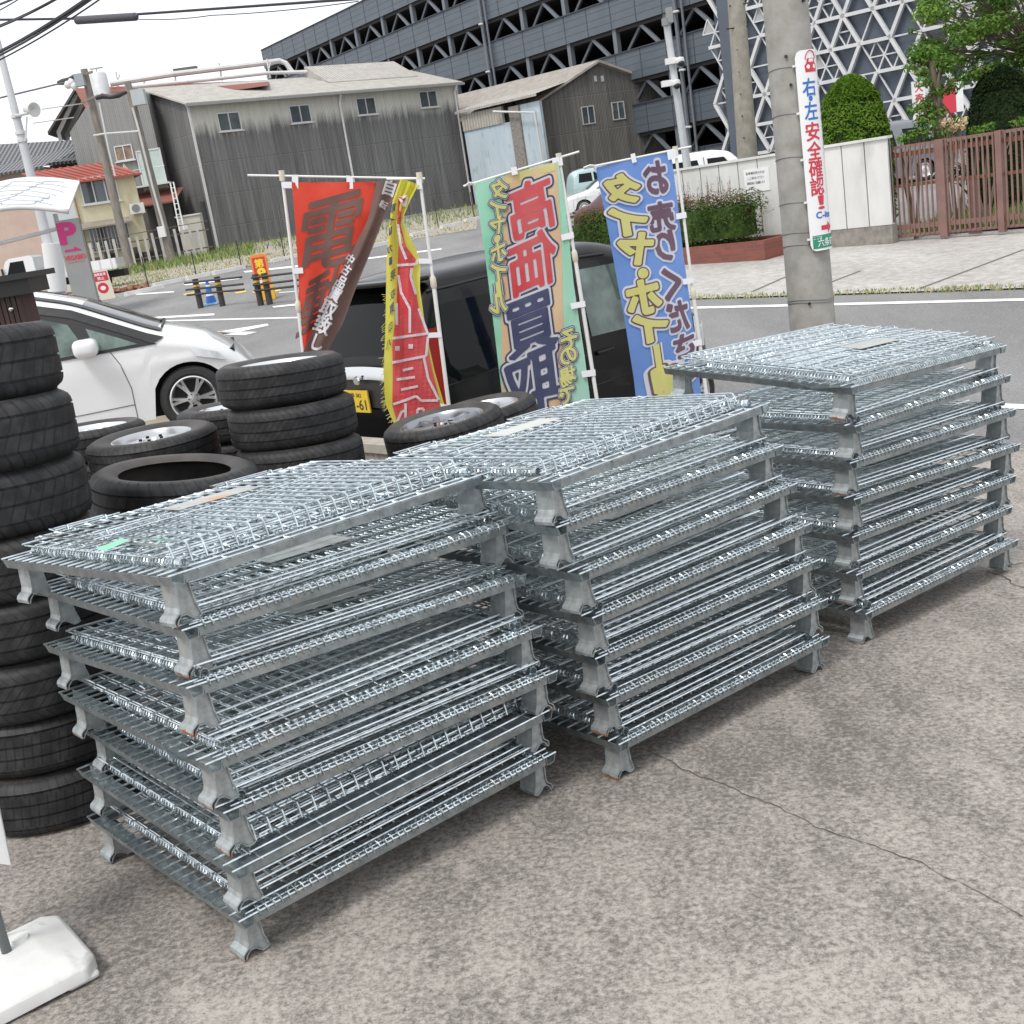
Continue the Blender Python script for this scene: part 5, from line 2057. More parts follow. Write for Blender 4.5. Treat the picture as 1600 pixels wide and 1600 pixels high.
# ---- yellow house with red roof
Yh = 74
h0_, h1_ = at(107, 287, Yh), at(209, 274, Yh + 1.5)
fy = frame((h0_.x, h0_.y, gz(Yh) - 0.4), V((h1_.x - h0_.x, h1_.y - h0_.y, 0)))
yh = thing('yellow_house', 'small cream two-storey house with a red ribbed roof behind the fence', 'house', fy)
wy = V((h1_.x - h0_.x, h1_.y - h0_.y)).length
ey = (h0_.z + h1_.z) / 2 - (gz(Yh) - 0.4)
dpy = 3.2
ry = ey + 1.0
MCREAM = mat('cream_render', (0.56, 0.51, 0.34), (0.64, 0.59, 0.42), 1.5, rough=0.85, c3=(0.45, 0.40, 0.27), s3=1.0, stretch=(1, 1, 0.4))
MPGREY = mat('pale_grey_render', (0.42, 0.45, 0.47), (0.50, 0.52, 0.54), 1.0, rough=0.85, stretch=(1, 1, 0.4))
mb = MB()
mb.add([(0, 0, 0), (wy, 0, 0), (wy, 0, ey), (0, 0, ey), (wy, 6.4, 0), (wy, 6.4, ey), (wy, dpy, ry)], [(0, 1, 2, 3), (1, 4, 5, 6, 2)])
mb.cur = 1
mb.add([(0, 0, 0), (-2.0, 2.9, 0), (-2.0, 2.9, ey + 0.9), (0, 0, ey)], [(0, 3, 2, 1)])
mb.build('wall', [MCREAM, MPGREY], yh)
MREDR = NG('red_metal_roof', 0.6)
MREDR.color(MREDR.mix(MREDR.rng(MREDR.noise(scale=1.5, detail=6), 0.35, 0.65), (0.34, 0.075, 0.05), (0.28, 0.09, 0.07)))
mb = MB()
RE, RR_ = V((-0.35, -0.5, ey - 0.05)), V((wy + 0.4, -0.5, ey - 0.05))
RL_, RK = V((-2.3, 2.9, ey + 1.05)), V((wy - 1.1, 3.4, ey + 1.12))
mb.add([RE, RR_, RK, RL_] + [p + V((0, 0, 0.1)) for p in (RE, RR_, RK, RL_)], [(0, 1, 2, 3), (4, 5, 6, 7), (0, 1, 5, 4), (1, 2, 6, 5), (2, 3, 7, 6), (3, 0, 4, 7)])
for i in range(1, 11):
    a_, b_ = RE.lerp(RR_, i / 11), RL_.lerp(RK, i / 11)
    mb.beam(a_ + V((0, 0, 0.13)), b_ + V((0, 0, 0.13)), 0.06, 0.07)
mb.add([RR_, RK, V((wy + 0.4, 6.4, ey)), ], [(0, 1, 2)])
mb.build('roof', MREDR.m, yh)
p = on_plane(fy, 155, 296)
window(yh, p.x, p.z, 2.1, 1.5, panes=3)
p = on_plane(fy, 172, 372)
mb = MB()
mb.box((p.x, -0.03, p.z), (2.3, 0.06, 1.5))
wn = mb.build('window', MGLS, yh)
mb = MB()
for i in range(12):
    mb.box((p.x - 1.15 + i * 0.21, -0.16, p.z), (0.045, 0.04, 1.6))
for dz in (-0.7, 0.75):
    mb.box((p.x, -0.14, p.z + dz), (2.5, 0.04, 0.06))
mb.build('window_bars', MPIPE, wn)
mb = MB()
p2 = on_plane(fy, 160, 344)
mb.add([(p2.x - 1.9, -1.1, p2.z - 0.35), (p2.x + 1.6, -1.1, p2.z - 0.3), (p2.x + 1.6, -0.02, p2.z), (p2.x - 1.9, -0.02, p2.z), (p2.x - 1.9, -1.1, p2.z - 0.45), (p2.x + 1.6, -1.1, p2.z - 0.4)], [(0, 1, 2, 3), (0, 4, 5, 1)])
mb.build('awning', mat('awning_sheet', (0.30, 0.27, 0.23), (0.22, 0.19, 0.16), 2, rough=0.8), yh)
mb = MB()
mb.tube([(0.25, -0.35, ey - 0.1), (0.12, -0.1, ey - 0.6), (0.2, -0.1, 0.5)], 0.045, 6)
mb.build('downpipe', mat('rusty_pipe', (0.25, 0.15, 0.10), rough=0.7), yh)
p = on_plane(fy, 213, 326)
ac = thing('air_conditioner', 'white outdoor air-conditioner unit on the cream house wall', 'air conditioner', fy @ M.Translation((p.x, -0.30, p.z - 0.32)))
mb = MB()
mb.box((0, 0, 0.32), (0.85, 0.34, 0.62))
mb.build('casing', mat('ac_white', (0.68, 0.68, 0.66), rough=0.5), ac)
mb = MB()
mb.lathe([(0.0, 0), (0.22, 0.0), (0.24, 0.02)], 24, M.Translation((-0.08, -0.175, 0.32)) @ M.Rotation(PI / 2, 4, 'X'))
mb.lathe([(0.0, 0.03), (0.05, 0.03), (0.05, 0.0)], 12, M.Translation((-0.08, -0.175, 0.32)) @ M.Rotation(PI / 2, 4, 'X'))
mb.build('fan_grille', mat('ac_grille', (0.22, 0.23, 0.24), rough=0.6), ac)
mb = MB()
mb.box((-0.3, 0.05, -0.02), (0.05, 0.4, 0.05))
mb.box((0.3, 0.05, -0.02), (0.05, 0.4, 0.05))
mb.build('bracket', MPIPE, ac)

# ---- tiled house at the left edge
Yt = 84
t0_ = at(-60, 262, Yt)
ft = frame((t0_.x, t0_.y, gz(Yt)), V((1, 0.0, 0)))
th_ = thing('tiled_house', 'peach-walled house with a dark tiled roof at the left edge', 'house', ft)
q0, q1 = on_plane(ft, -60, 274), on_plane(ft, 62, 262)
ez_ = on_plane(ft, 10, 268).z
mb = MB()
mb.box((q1.x / 2, 3, ez_ / 2), (q1.x, 6, ez_))
mb.build('wall', mat('peach_render', (0.52, 0.39, 0.32), (0.58, 0.45, 0.38), 1.2, rough=0.85), th_)
MTILE = NG('roof_tiles', 0.55)
x_, y_, z_ = MTILE.xyz()
s1 = MTILE.math('SINE', MTILE.math('MULTIPLY', x_, 21.0))
s2 = MTILE.math('FRACT', MTILE.math('MULTIPLY', z_, 5.5))
MTILE.color(MTILE.mix(MTILE.rng(MTILE.math('ADD', s1, s2), -0.6, 1.6), (0.05, 0.052, 0.057), (0.23, 0.235, 0.245)))
MTILE.bump(MTILE.math('ADD', s1, s2), 0.9, 0.05)
mb = MB()
mb.add([(-2, -1.0, ez_ - 0.15), (q1.x + 0.6, -1.0, ez_ - 0.1), (q1.x + 3.2, 5, ez_ + 1.6), (-2, 5, ez_ + 2.6), (-2, -1, ez_ - 0.3), (q1.x + 0.6, -1, ez_ - 0.25)], [(0, 1, 2, 3), (4, 5, 1, 0)])
mb.build('roof', MTILE.m, th_)
p = on_plane(ft, 33, 297)
window(th_, p.x, p.z, 1.9, 1.3, panes=2)
# second wing of the tiled roof behind
w2 = thing('tiled_wing', 'dark tiled roof wing behind the red-roofed cream house', 'house', ft @ M.Translation((0, 6, 0)))
mb = MB()
a_ = on_plane(ft, 15, 250)
b_ = on_plane(ft, 122, 240)
mb.add([(a_.x, 0.5, a_.z), (b_.x, 0.5, b_.z), (b_.x - 1.0, 5, b_.z + 0.9), (a_.x - 3, 5, a_.z + 1.9), (b_.x + 0.1, 0.5, b_.z - 0.2), (a_.x, 0.5, a_.z - 0.2)], [(0, 1, 2, 3), (0, 5, 4, 1)])
mb.build('roof', MTILE.m, w2)
mb = MB()
mb.box(((a_.x + b_.x) / 2, 3, a_.z / 2 - 0.2), (b_.x - a_.x - 0.5, 4, a_.z))
mb.build('wall', mat('brown_render', (0.20, 0.13, 0.10), rough=0.9), w2)
# ================================================================ vehicles
MPW = mat('car_white', (0.74, 0.745, 0.75), rough=0.25, coat=0.9)
MPB = mat('car_black', (0.004, 0.004, 0.005), rough=0.25, coat=0.12, spec=0.3)
MPT = mat('car_teal', (0.40, 0.54, 0.54), rough=0.3, coat=0.7)
MPG = mat('car_grey', (0.17, 0.18, 0.20), rough=0.3, coat=0.7)
MPM = mat('car_maroon', (0.09, 0.03, 0.035), rough=0.25, coat=0.8)
MGC = mat('car_glass', (0.004, 0.005, 0.006), rough=0.03, spec=0.22)
MGG = mat('car_glass_green', (0.15, 0.215, 0.185), (0.035, 0.055, 0.05), 3.2, rough=0.03, spec=0.6, coat=0.3, detail=3)
MTRIM = mat('car_trim', (0.02, 0.02, 0.021), rough=0.5)
MCHR = mat('chrome', (0.75, 0.75, 0.76), rough=0.08, metal=1.0)
MLMP = mat('headlamp', (0.62, 0.64, 0.66), (0.80, 0.82, 0.84), 12, rough=0.1, coat=0.8)
MTAIL = mat('tail_lamp', (0.30, 0.012, 0.012), rough=0.15, coat=0.8)
MRUB = mat('plain_tyre', (0.018, 0.018, 0.019), (0.028, 0.028, 0.028), 20, rough=0.75)


class Car:
    def __init__(s, name, label, cat, mtx, paint, L, W, top, wheels, wr, belt, tum=0.82, clear=0.2, tr=0.30, tf=0.42, rim='split', rimmats=None, group=None, arch=1.16, sides=(1, -1)):
        s.L, s.W, s.belt, s.tum, s.wr, s.wheels, s.clear, s.tr, s.tf, s.arch = L, W, belt, tum, wr, wheels, clear, tr, tf, arch
        s.top = [V(p) for p in top]
        s.H = max(p[1] for p in top)
        s.root = thing(name, label, cat, mtx, group)
        s.acc = [0]
        for a, b in zip(s.top, s.top[1:]):
            s.acc.append(s.acc[-1] + (b - a).length)
        N = 84
        st = [s.acc[-1] * i / N for i in range(N + 1)]
        P = [s.tp(q) for q in st]
        for i in range(1, len(P)):
            if P[i].x < P[i - 1].x + 1e-4:
                P[i].x = P[i - 1].x + 1e-4
        mb = MB()
        nz, ny = 16, 10
        for sg in (1, -1):
            vs = []
            for p in P:
                zb = s.bot(p.x)
                for j in range(nz + 1):
                    f = j / nz
                    z = zb + (p.y - zb) * (1 - (1 - f) ** 1.4)
                    vs.append((p.x, sg * s.hw(p.x, z, p.y), z))
            mb.add(vs, [(i * (nz + 1) + j, (i + 1) * (nz + 1) + j, (i + 1) * (nz + 1) + j + 1, i * (nz + 1) + j + 1) if sg < 0 else (i * (nz + 1) + j + 1, (i + 1) * (nz + 1) + j + 1, (i + 1) * (nz + 1) + j, i * (nz + 1) + j) for i in range(N) for j in range(nz)])
        vs = [s.ontop(p, -1 + 2 * k / ny) for p in P for k in range(ny + 1)]
        mb.add(vs, [(i * (ny + 1) + j, (i + 1) * (ny + 1) + j, (i + 1) * (ny + 1) + j + 1, i * (ny + 1) + j + 1) for i in range(N) for j in range(ny)])
        for p in (P[0], P[-1]):
            z0 = s.bot(p.x)
            h = [s.hw(p.x, z0 + (p.y - z0) * k / 4, p.y) for k in range(5)]
            vs = [(p.x, sg * h[k], z0 + (p.y - z0) * k / 4) for k in range(5) for sg in (-1, 1)]
            mb.add(vs, [(2 * k, 2 * k + 1, 2 * k + 3, 2 * k + 2) for k in range(4)])
        me = mb.mesh('body', paint)
        bm = bmesh.new()
        bm.from_mesh(me)
        bmesh.ops.remove_doubles(bm, verts=bm.verts, dist=0.002)
        bmesh.ops.recalc_face_normals(bm, faces=bm.faces)
        bm.to_mesh(me)
        bm.free()
        me.polygons.foreach_set('use_smooth', [True] * len(me.polygons))
        me.set_sharp_from_angle(angle=R(42))
        link('body', me, s.root)
        mb = MB()
        mb.box((L / 2, 0, clear + 0.28), (L - 0.5, W - 0.42, 0.56))
        mb.build('underbody', MDRK, s.root)
        for x in wheels:
            for sg in sides:
                m = M.Translation((x, sg * (W / 2 - 0.115), wr)) @ M.Rotation(-sg * PI / 2, 4, 'X')
                w_ = bpy.data.objects.new('wheel', None)
                COL.objects.link(w_)
                w_.parent = s.root
                w_.matrix_local = m
                tb = MB()
                h = 0.10
                r_ = wr * 0.69
                tb.lathe([(r_, -h * 0.8), (r_ + 0.03, -h), (wr - 0.03, -h * 0.95), (wr, -h * 0.6), (wr, h * 0.6), (wr - 0.03, h * 0.95), (r_ + 0.03, h), (r_, h * 0.8), (r_ + 0.02, 0)], 40, close=True)
                tb.build('tyre', MRUB, w_, True, R(40))
                rim_mesh(r_, h * 0.85, rim).build('rim', rimmats or [MALU2, MDRK, MDRK], w_, True, R(35))

    def tp(s, q):
        for i in range(len(s.top) - 1):
            if q <= s.acc[i + 1] or i == len(s.top) - 2:
                f = (q - s.acc[i]) / max(1e-6, s.acc[i + 1] - s.acc[i])
                f = min(1, max(0, f))
                # smooth corners of the outline
                p = s.top[i].lerp(s.top[i + 1], f)
                for k, lim in ((i, 0), (i + 1, 1)):
                    if 0 < k < len(s.top) - 1:
                        d = abs(q - s.acc[k])
                        w_ = 0.14
                        if d < w_:
                            a = s.top[k] + (s.top[k - 1] - s.top[k]).normalized() * w_
                            b = s.top[k] + (s.top[k + 1] - s.top[k]).normalized() * w_
                            tt = (q - s.acc[k] + w_) / (2 * w_)
                            p = a * (1 - tt) ** 2 + s.top[k] * 2 * tt * (1 - tt) + b * tt ** 2
                return p.copy()

    def zt(s, x):
        for a, b in zip(s.top, s.top[1:]):
            if a.x <= x <= b.x and b.x > a.x:
                return a.y + (b.y - a.y) * (x - a.x) / (b.x - a.x)
        return s.top[-1].y

    def bot(s, x):
        z = s.clear
        for wx in s.wheels:
            ra = s.wr * s.arch
            d = abs(x - wx)
            if d < ra:
                z = max(z, s.wr + math.sqrt(ra * ra - d * d) * 0.98)
        return z

    def hw(s, x, z, zt=None):
        w_ = s.W / 2
        if x < 0.9:
            w_ *= 1 - s.tr * 0.16 * ((0.9 - x) / 0.9) ** 2.5
        k = s.L - x
        if k < 1.1:
            w_ *= 1 - s.tf * 0.62 * ((1.1 - k) / 1.1) ** 2.6
        if z > s.belt:
            w_ *= 1 - (1 - s.tum) * min(1.2, (z - s.belt) / (s.H - s.belt)) ** 1.15
        else:
            w_ *= 1 - 0.05 * ((s.belt - z) / s.belt) ** 2
            w_ += 0.012 * math.exp(-((z - s.belt * 0.80) / 0.05) ** 2)
        if zt is not None:
            e = zt - z
            if e < 0.12:
                w_ -= 0.085 * (1 - e / 0.12) ** 2
        return max(w_, 0.02)

    def ontop(s, p, f, off=0.0):
        h = s.hw(p.x, p.y, p.y)
        return V((p.x, f * h, p.y + 0.045 * (1 - f * f) * (1 if p.y > 0.6 else 0.3) + off))

    def side(s, sg, off=0.006):
        return lambda x, z: V((x, sg * (s.hw(x, z, s.zt(x)) + off), z))

    def patch(s, name, poly, m, sides=(1, -1), off=0.006, step=0.09, parent=None):
        out = None
        for sg in sides:
            mb = MB()
            mb.fill(poly, s.side(sg, off), step)
            out = mb.build(name, m, parent or s.root, True)
        return out

    def line(s, name, pts, m, r=0.005, sides=(1, -1), off=0.002):
        for sg in sides:
            fn = s.side(sg, off)
            mb = MB()
            q = []
            for a, b in zip(pts, pts[1:]):
                a, b = V(a), V(b)
                q += [fn(*a.lerp(b, i / 6)) for i in range(6)]
            q.append(fn(*pts[-1]))
            mb.tube(q, r, 5)
            mb.build(name, m, s.root)

    def over(s, name, q0, q1, f0, f1, m, off=0.008, n=(10, 10)):
        """panel on the top outline between arc positions q0..q1 and width fractions"""
        mb = MB()
        nrm = V((0, 0, off))
        mb.grid(lambda u, v: s.ontop(s.tp(q0 + (q1 - q0) * u), f0 + (f1 - f0) * v) + s.nrm(q0 + (q1 - q0) * u) * off, *n)
        return mb.build(name, m, s.root, True)

    def nrm(s, q):
        d = s.tp(min(q + 0.02, s.acc[-1])) - s.tp(max(q - 0.02, 0))
        return V((-d.y, 0, d.x)).normalized()

    def arc(s, x=None, z=None, front=True):
        """arc position where the outline passes x (or height z on the rear / front)"""
        n = 400
        best = None
        for i in range(n + 1):
            q = s.acc[-1] * i / n
            p = s.tp(q)
            if x is not None:
                e = abs(p.x - x)
            else:
                if (p.x > s.L / 2) != front:
                    continue
                e = abs(p.y - z)
            if best is None or e < best[0]:
                best = (e, q)
        return best[1]

    def box(s, name, c, d, m, parent=None, rot=None, bev=0.0):
        mb = MB()
        mb.box((0, 0, 0), d)
        o = mb.build(name, m, parent or s.root, mtx=M.Translation(c) @ (rot or M.Identity(4)))
        if bev:
            md = o.modifiers.new('round', 'BEVEL')
            md.width = bev
            md.segments = 3
            o.data.polygons.foreach_set('use_smooth', [True] * len(o.data.polygons))
        return o

    def mirror(s, x, z, m, sides=(1, -1), sc=1.0):
        for sg in sides:
            y = sg * (s.hw(x, z) + 0.12 * sc)
            mb = MB()
            mb.box((0, 0, 0), (0.19 * sc, 0.20 * sc, 0.14 * sc))
            o = mb.build('mirror', m, s.root, True, mtx=M.Translation((x, y, z)))
            md = o.modifiers.new('round', 'BEVEL')
            md.width = 0.052 * sc
            md.segments = 4
            mb = MB()
            mb.beam((0, -sg * 0.2 * sc, -0.05), (0, -sg * 0.02, -0.03), 0.05, 0.05)
            mb.build('mirror_arm', MTRIM, o)


def yawm(p, deg, z=None):
    p = V(p)
    if z is not None:
        p.z = z
    return M.Translation(p) @ M.Rotation(R(deg), 4, 'Z')


# ---- black kei van behind the banners (rear towards us, right side seen)
hd = 41.0
cr = at(655, 545, 8.05)
f_ = V((math.cos(R(hd)), math.sin(R(hd)), 0))
lft = V((-f_.y, f_.x, 0))
vo = V((cr.x, cr.y, 0)) + lft * (1.475 / 2)
van = Car('parked_van', 'boxy black kei van parked behind the sales banners, yellow plate', 'van', yawm(vo, hd, lz(0.3, 9.0)), MPB, 3.395, 1.475,
          [(0.03, 0.36), (0.0, 0.58), (0.02, 1.0), (0.10, 1.42), (0.20, 1.62), (0.42, 1.70), (1.3, 1.725), (2.05, 1.70), (2.42, 1.60), (2.92, 1.07), (3.05, 1.02), (3.30, 0.92), (3.385, 0.74), (3.395, 0.36)],
          (0.52, 2.93), 0.285, 0.98, 0.86, 0.19, 0.28, 0.5)
SD = (-1,)
van.patch('window', [(0.22, 1.02), (0.34, 0.93), (0.80, 1.0), (0.80, 1.50), (0.30, 1.50)], MGC)
van.patch('window', [(0.86, 1.0), (1.60, 1.0), (1.60, 1.52), (0.86, 1.52)], MGC)
van.patch('window', [(1.70, 1.0), (2.52, 0.98), (2.34, 1.38), (2.16, 1.51), (1.70, 1.52)], MGG)
van.patch('window', [(2.58, 0.99), (2.84, 1.0), (2.50, 1.36), (2.46, 1.30)], MGG)
van.patch('door_trim', [(1.61, 0.99), (1.69, 0.99), (1.69, 1.53), (1.61, 1.53)], MTRIM, off=0.004)
for pts in (((0.84, 1.55), (0.84, 0.55), (0.90, 0.30)), ((1.655, 1.56), (1.655, 0.25)), ((2.56, 0.97), (2.55, 0.35)), ((0.10, 0.93), (0.84, 0.97))):
    van.line('shut_line', pts, MDRK, 0.006)
van.line('crease', ((0.12, 0.62), (0.9, 0.60), (2.6, 0.63)), MPB, 0.010, off=-0.006)
van.line('roof_rail', ((0.25, 1.60), (1.3, 1.635), (2.05, 1.60)), MTRIM, 0.012)
for x in (1.50, 1.82):
    for sg in (1, -1):
        p = van.side(sg, 0.02)(x, 0.86)
        van.box('door_handle', p, (0.20, 0.03, 0.035), MPB, bev=0.012)
q0, q1 = van.arc(z=1.14, front=False), van.arc(z=1.56, front=False)
van.over('rear_window', q0, q1, -0.84, 0.84, MGC, 0.010)
van.over('windscreen', van.arc(x=2.44), van.arc(x=2.90), -0.9, 0.9, MGC, 0.008)
van.over('rear_trim', van.arc(z=0.98, front=False), van.arc(z=1.06, front=False), -0.55, 0.60, MCHR, 0.03, (4, 10))
van.over('plate_recess', van.arc(z=0.76, front=False), van.arc(z=0.97, front=False), -0.42, 0.42, MTRIM, 0.006, (4, 8))
van.box('spoiler', (0.16, 0, 1.69), (0.30, 1.20, 0.035), MPB, bev=0.015)
for sg in (1, -1):
    van.patch('tail_lamp', [(0.06, 0.78), (0.17, 0.78), (0.22, 1.35), (0.12, 1.35)], MTAIL, (sg,), 0.01)
    van.patch('headlamp', [(3.02, 0.66), (3.30, 0.62), (3.30, 0.84), (3.08, 0.92)], MLMP, (sg,), 0.012)
van.mirror(2.45, 1.0, MPB)
pl = van.box('number_plate', (-0.02, 0.10, 0.86), (0.012, 0.33, 0.165), mat('plate_yellow', (0.72, 0.50, 0.03), rough=0.45))
mb = MB()
pfn = lambda x, y: V((-0.008, -x, y))
put_text(mb, '岐阜 582', pfn, 0, 0.048, 0.17, 0.036, 0.012)
put_text(mb, '・1-61', pfn, 0.0, -0.025, 0.26, 0.075, 0.012)
mb.build('plate_lettering', MINK, pl)
mb = MB()
put_text(mb, 'BO', lambda x, y: V((0.012, -x, y)), 0.52, 1.10, 0.09, 0.038, 0.03)
mb.build('badge', MCHR, van.root)
mb = MB()
mb.lathe([(0.0, 0.012), (0.03, 0.012), (0.034, 0.0)], 20, M.Translation((-0.035, 0.02, 1.02)) @ M.Rotation(-PI / 2, 4, 'Y'))
mb.build('emblem', MCHR, van.root)

# ---- white minivan on the left
wc = at(303, 622, 12.0)
hw_ = 11.0
f_ = V((math.cos(R(hw_)), math.sin(R(hw_)), 0))
rgt = V((f_.y, -f_.x, 0))
mo = V((wc.x, wc.y, 0)) - f_ * 3.87 - rgt * 0.82
mv = Car('parked_minivan', 'glossy white minivan at the left with alloy wheel and green-tinted glass', 'car', yawm(mo, hw_, wc.z - 0.335), MPW, 4.62, 1.80,
         [(0.06, 0.40), (0.0, 0.68), (0.10, 1.08), (0.32, 1.46), (0.72, 1.59), (1.7, 1.635), (2.4, 1.595), (2.9, 1.44), (3.60, 1.08), (3.82, 1.00), (4.08, 0.92), (4.22, 0.84), (4.46, 0.64), (4.60, 0.45), (4.62, 0.36)],
         (0.95, 3.87), 0.335, 0.93, 0.80, 0.20, 0.3, 0.46, rim='multi')
mv.patch('window_trim', [(1.0, 0.92), (3.64, 0.945), (3.40, 1.075), (2.88, 1.335), (2.38, 1.49), (1.7, 1.53), (1.0, 1.50)], MTRIM, off=0.012, step=0.05)
mv.patch('window', [(1.04, 0.95), (1.92, 0.96), (1.92, 1.49), (1.04, 1.47)], MGG, off=0.018, step=0.05)
mv.patch('window', [(1.99, 0.96), (2.98, 0.97), (2.84, 1.27), (2.38, 1.445), (1.99, 1.485)], MGG, off=0.018, step=0.05)
mv.patch('window', [(3.06, 0.97), (3.46, 0.975), (3.28, 1.07), (3.00, 1.205)], MGG, off=0.018, step=0.05)
mv.over('windscreen', mv.arc(x=2.98), mv.arc(x=3.66), -0.86, 0.86, MGC, 0.008)
for pts in (((1.95, 0.92), (1.95, 0.30)), ((3.17, 0.965), (3.25, 0.80), (3.30, 0.55), (3.29, 0.22)), ((1.4, 0.36), (2.6, 0.37), (3.29, 0.385))):
    mv.line('shut_line', pts, mat('shut_grey', (0.12, 0.12, 0.12), rough=0.6), 0.005)
mv.patch('pillar_trim', [(2.38, 1.475), (2.88, 1.325), (3.40, 1.065), (3.60, 0.955), (3.72, 1.0), (3.56, 1.065), (2.9, 1.40), (2.40, 1.55)], MTRIM, off=0.022, step=0.05)
mv.over('pillar_top', mv.arc(x=2.36), mv.arc(x=3.70), -1.0, -0.80, MTRIM, 0.016, (16, 4))
mv.over('pillar_top', mv.arc(x=2.36), mv.arc(x=3.70), 0.80, 1.0, MTRIM, 0.016, (16, 4))
for sg in (1, -1):
    p = mv.side(sg, 0.025)(2.18, 0.80)
    mv.box('door_handle', p, (0.24, 0.04, 0.05), MPW, bev=0.018)
    mv.patch('headlamp', [(3.98, 0.76), (4.28, 0.66), (4.20, 0.76), (3.95, 0.86)], MLMP, (sg,), 0.012)
mv.mirror(2.98, 1.03, MPW, sc=1.25)
mb = MB()
mb.tube([mv.ontop(mv.tp(mv.arc(x=3.70)), f, 0.02) for f in (-0.7, -0.3, 0.1)], 0.012, 5)
mb.tube([mv.ontop(mv.tp(mv.arc(x=3.68)), f, 0.02) for f in (-0.1, 0.3, 0.7)], 0.012, 5)
mb.build('wiper', MTRIM, mv.root)

# ---- cars in the yards beyond
def simple_car(name, label, cat, px, Y, deg, paint, L, W, top, wins, wheels, wr, belt, screen=None, lamps=None, glass=None, ref=(0, 0)):
    p = at(*px, Y)
    m = yawm((p.x, p.y, gz(Y)), deg)
    o = m @ V((-ref[0], -ref[1], 0))
    m.translation = o
    c = Car(name, label, cat, m, paint, L, W, top, wheels, wr, belt, 0.82, 0.2, 0.3, 0.4, rim='steel')
    for w_ in wins:
        c.patch('window', w_, glass or MGC, step=0.2)
    if screen:
        c.over('windscreen', c.arc(x=screen[0]), c.arc(x=screen[1]), -0.86, 0.86, glass or MGC)
    for l in (lamps or []):
        c.patch('headlamp', l, MLMP, step=0.2)
    return c


HI = [(0.0, 0.42), (0.0, 0.9), (0.06, 1.6), (0.22, 1.90), (0.9, 1.98), (3.1, 1.97), (3.65, 1.86), (4.32, 1.16), (4.55, 0.98), (4.68, 0.72), (4.69, 0.40)]
hv = simple_car('cargo_van', 'white cargo van parked behind the pale wall', 'van', (1166, 240), 42, 6, MPW, 4.69, 1.69, HI,
           [[(0.9, 1.15), (2.55, 1.15), (2.45, 1.72), (0.9, 1.74)], [(2.80, 1.13), (3.85, 1.13), (3.40, 1.70), (2.80, 1.72)]], (0.95, 3.5), 0.33, 1.1, (3.66, 4.28), [[(4.28, 0.72), (4.55, 0.70), (4.50, 0.95), (4.30, 0.98)]], ref=(4.2, -0.8))
hv.mirror(3.75, 1.12, MTRIM)
hv.line('shut_line', ((2.68, 1.78), (2.68, 0.4)), MGAP, 0.015)
SEDAN = [(0.0, 0.40), (0.0, 0.75), (0.1, 0.95), (0.5, 1.02), (0.95, 1.35), (1.5, 1.47), (2.3, 1.45), (2.75, 1.30), (3.25, 0.98), (4.0, 0.85), (4.35, 0.68), (4.4, 0.38)]
SW = [[(0.95, 1.0), (1.75, 1.0), (1.75, 1.38), (1.15, 1.33)], [(1.83, 1.0), (2.9, 1.0), (2.45, 1.34), (1.83, 1.39)]]
simple_car('parked_car', 'dark maroon car nosing out below the cargo van behind the wall', 'car', (1100, 250), 36, -20, MPM, 4.4, 1.7, SEDAN, SW, (0.8, 3.5), 0.31, 0.95, (2.40, 3.22), [[(3.95, 0.66), (4.25, 0.6), (4.2, 0.76), (3.95, 0.82)]], MGG, ref=(4.0, 0))
simple_car('parked_car', 'white car with dark windscreen between the two concrete poles', 'car', (1192, 228), 40, 215, MPW, 4.4, 1.7, SEDAN, SW, (0.8, 3.5), 0.31, 0.95, (2.40, 3.22), [[(3.95, 0.66), (4.25, 0.6), (4.2, 0.76), (3.95, 0.82)]], ref=(3.6, 0))
KEI = [(0.0, 0.42), (0.0, 0.85), (0.10, 1.45), (0.28, 1.70), (0.7, 1.78), (2.1, 1.77), (2.5, 1.66), (2.95, 1.10), (3.2, 0.98), (3.36, 0.75), (3.39, 0.40)]
simple_car('parked_van', 'pale teal kei van parked near the barn behind the blue banner', 'van', (912, 300), 62, 12, MPT, 3.39, 1.47, KEI,
           [[(0.3, 1.12), (1.05, 1.12), (1.05, 1.55), (0.38, 1.55)], [(1.15, 1.12), (1.9, 1.12), (1.9, 1.56), (1.15, 1.56)], [(2.0, 1.1), (2.7, 1.1), (2.4, 1.52), (2.0, 1.55)]], (0.55, 2.85), 0.28, 1.05, (2.5, 2.92), ref=(0.5, -0.7))
simple_car('parked_car', 'silver-white car whose front window shows left of the blue banner', 'car', (915, 325), 52, 185, MPW, 4.4, 1.7, SEDAN, SW, (0.8, 3.5), 0.31, 0.95, (2.40, 3.22), None, MGG, ref=(3.3, 0))
simple_car('parked_van', 'grey van behind the gate beside the bright clipped bush', 'van', (1408, 205), 40, 10, MPG, 4.69, 1.69, HI, [[(0.9, 1.15), (2.55, 1.15), (2.45, 1.72), (0.9, 1.74)], [(2.80, 1.13), (3.85, 1.13), (3.40, 1.70), (2.80, 1.72)]], (0.95, 3.5), 0.33, 1.1, (3.66, 4.28), ref=(3.2, 0))

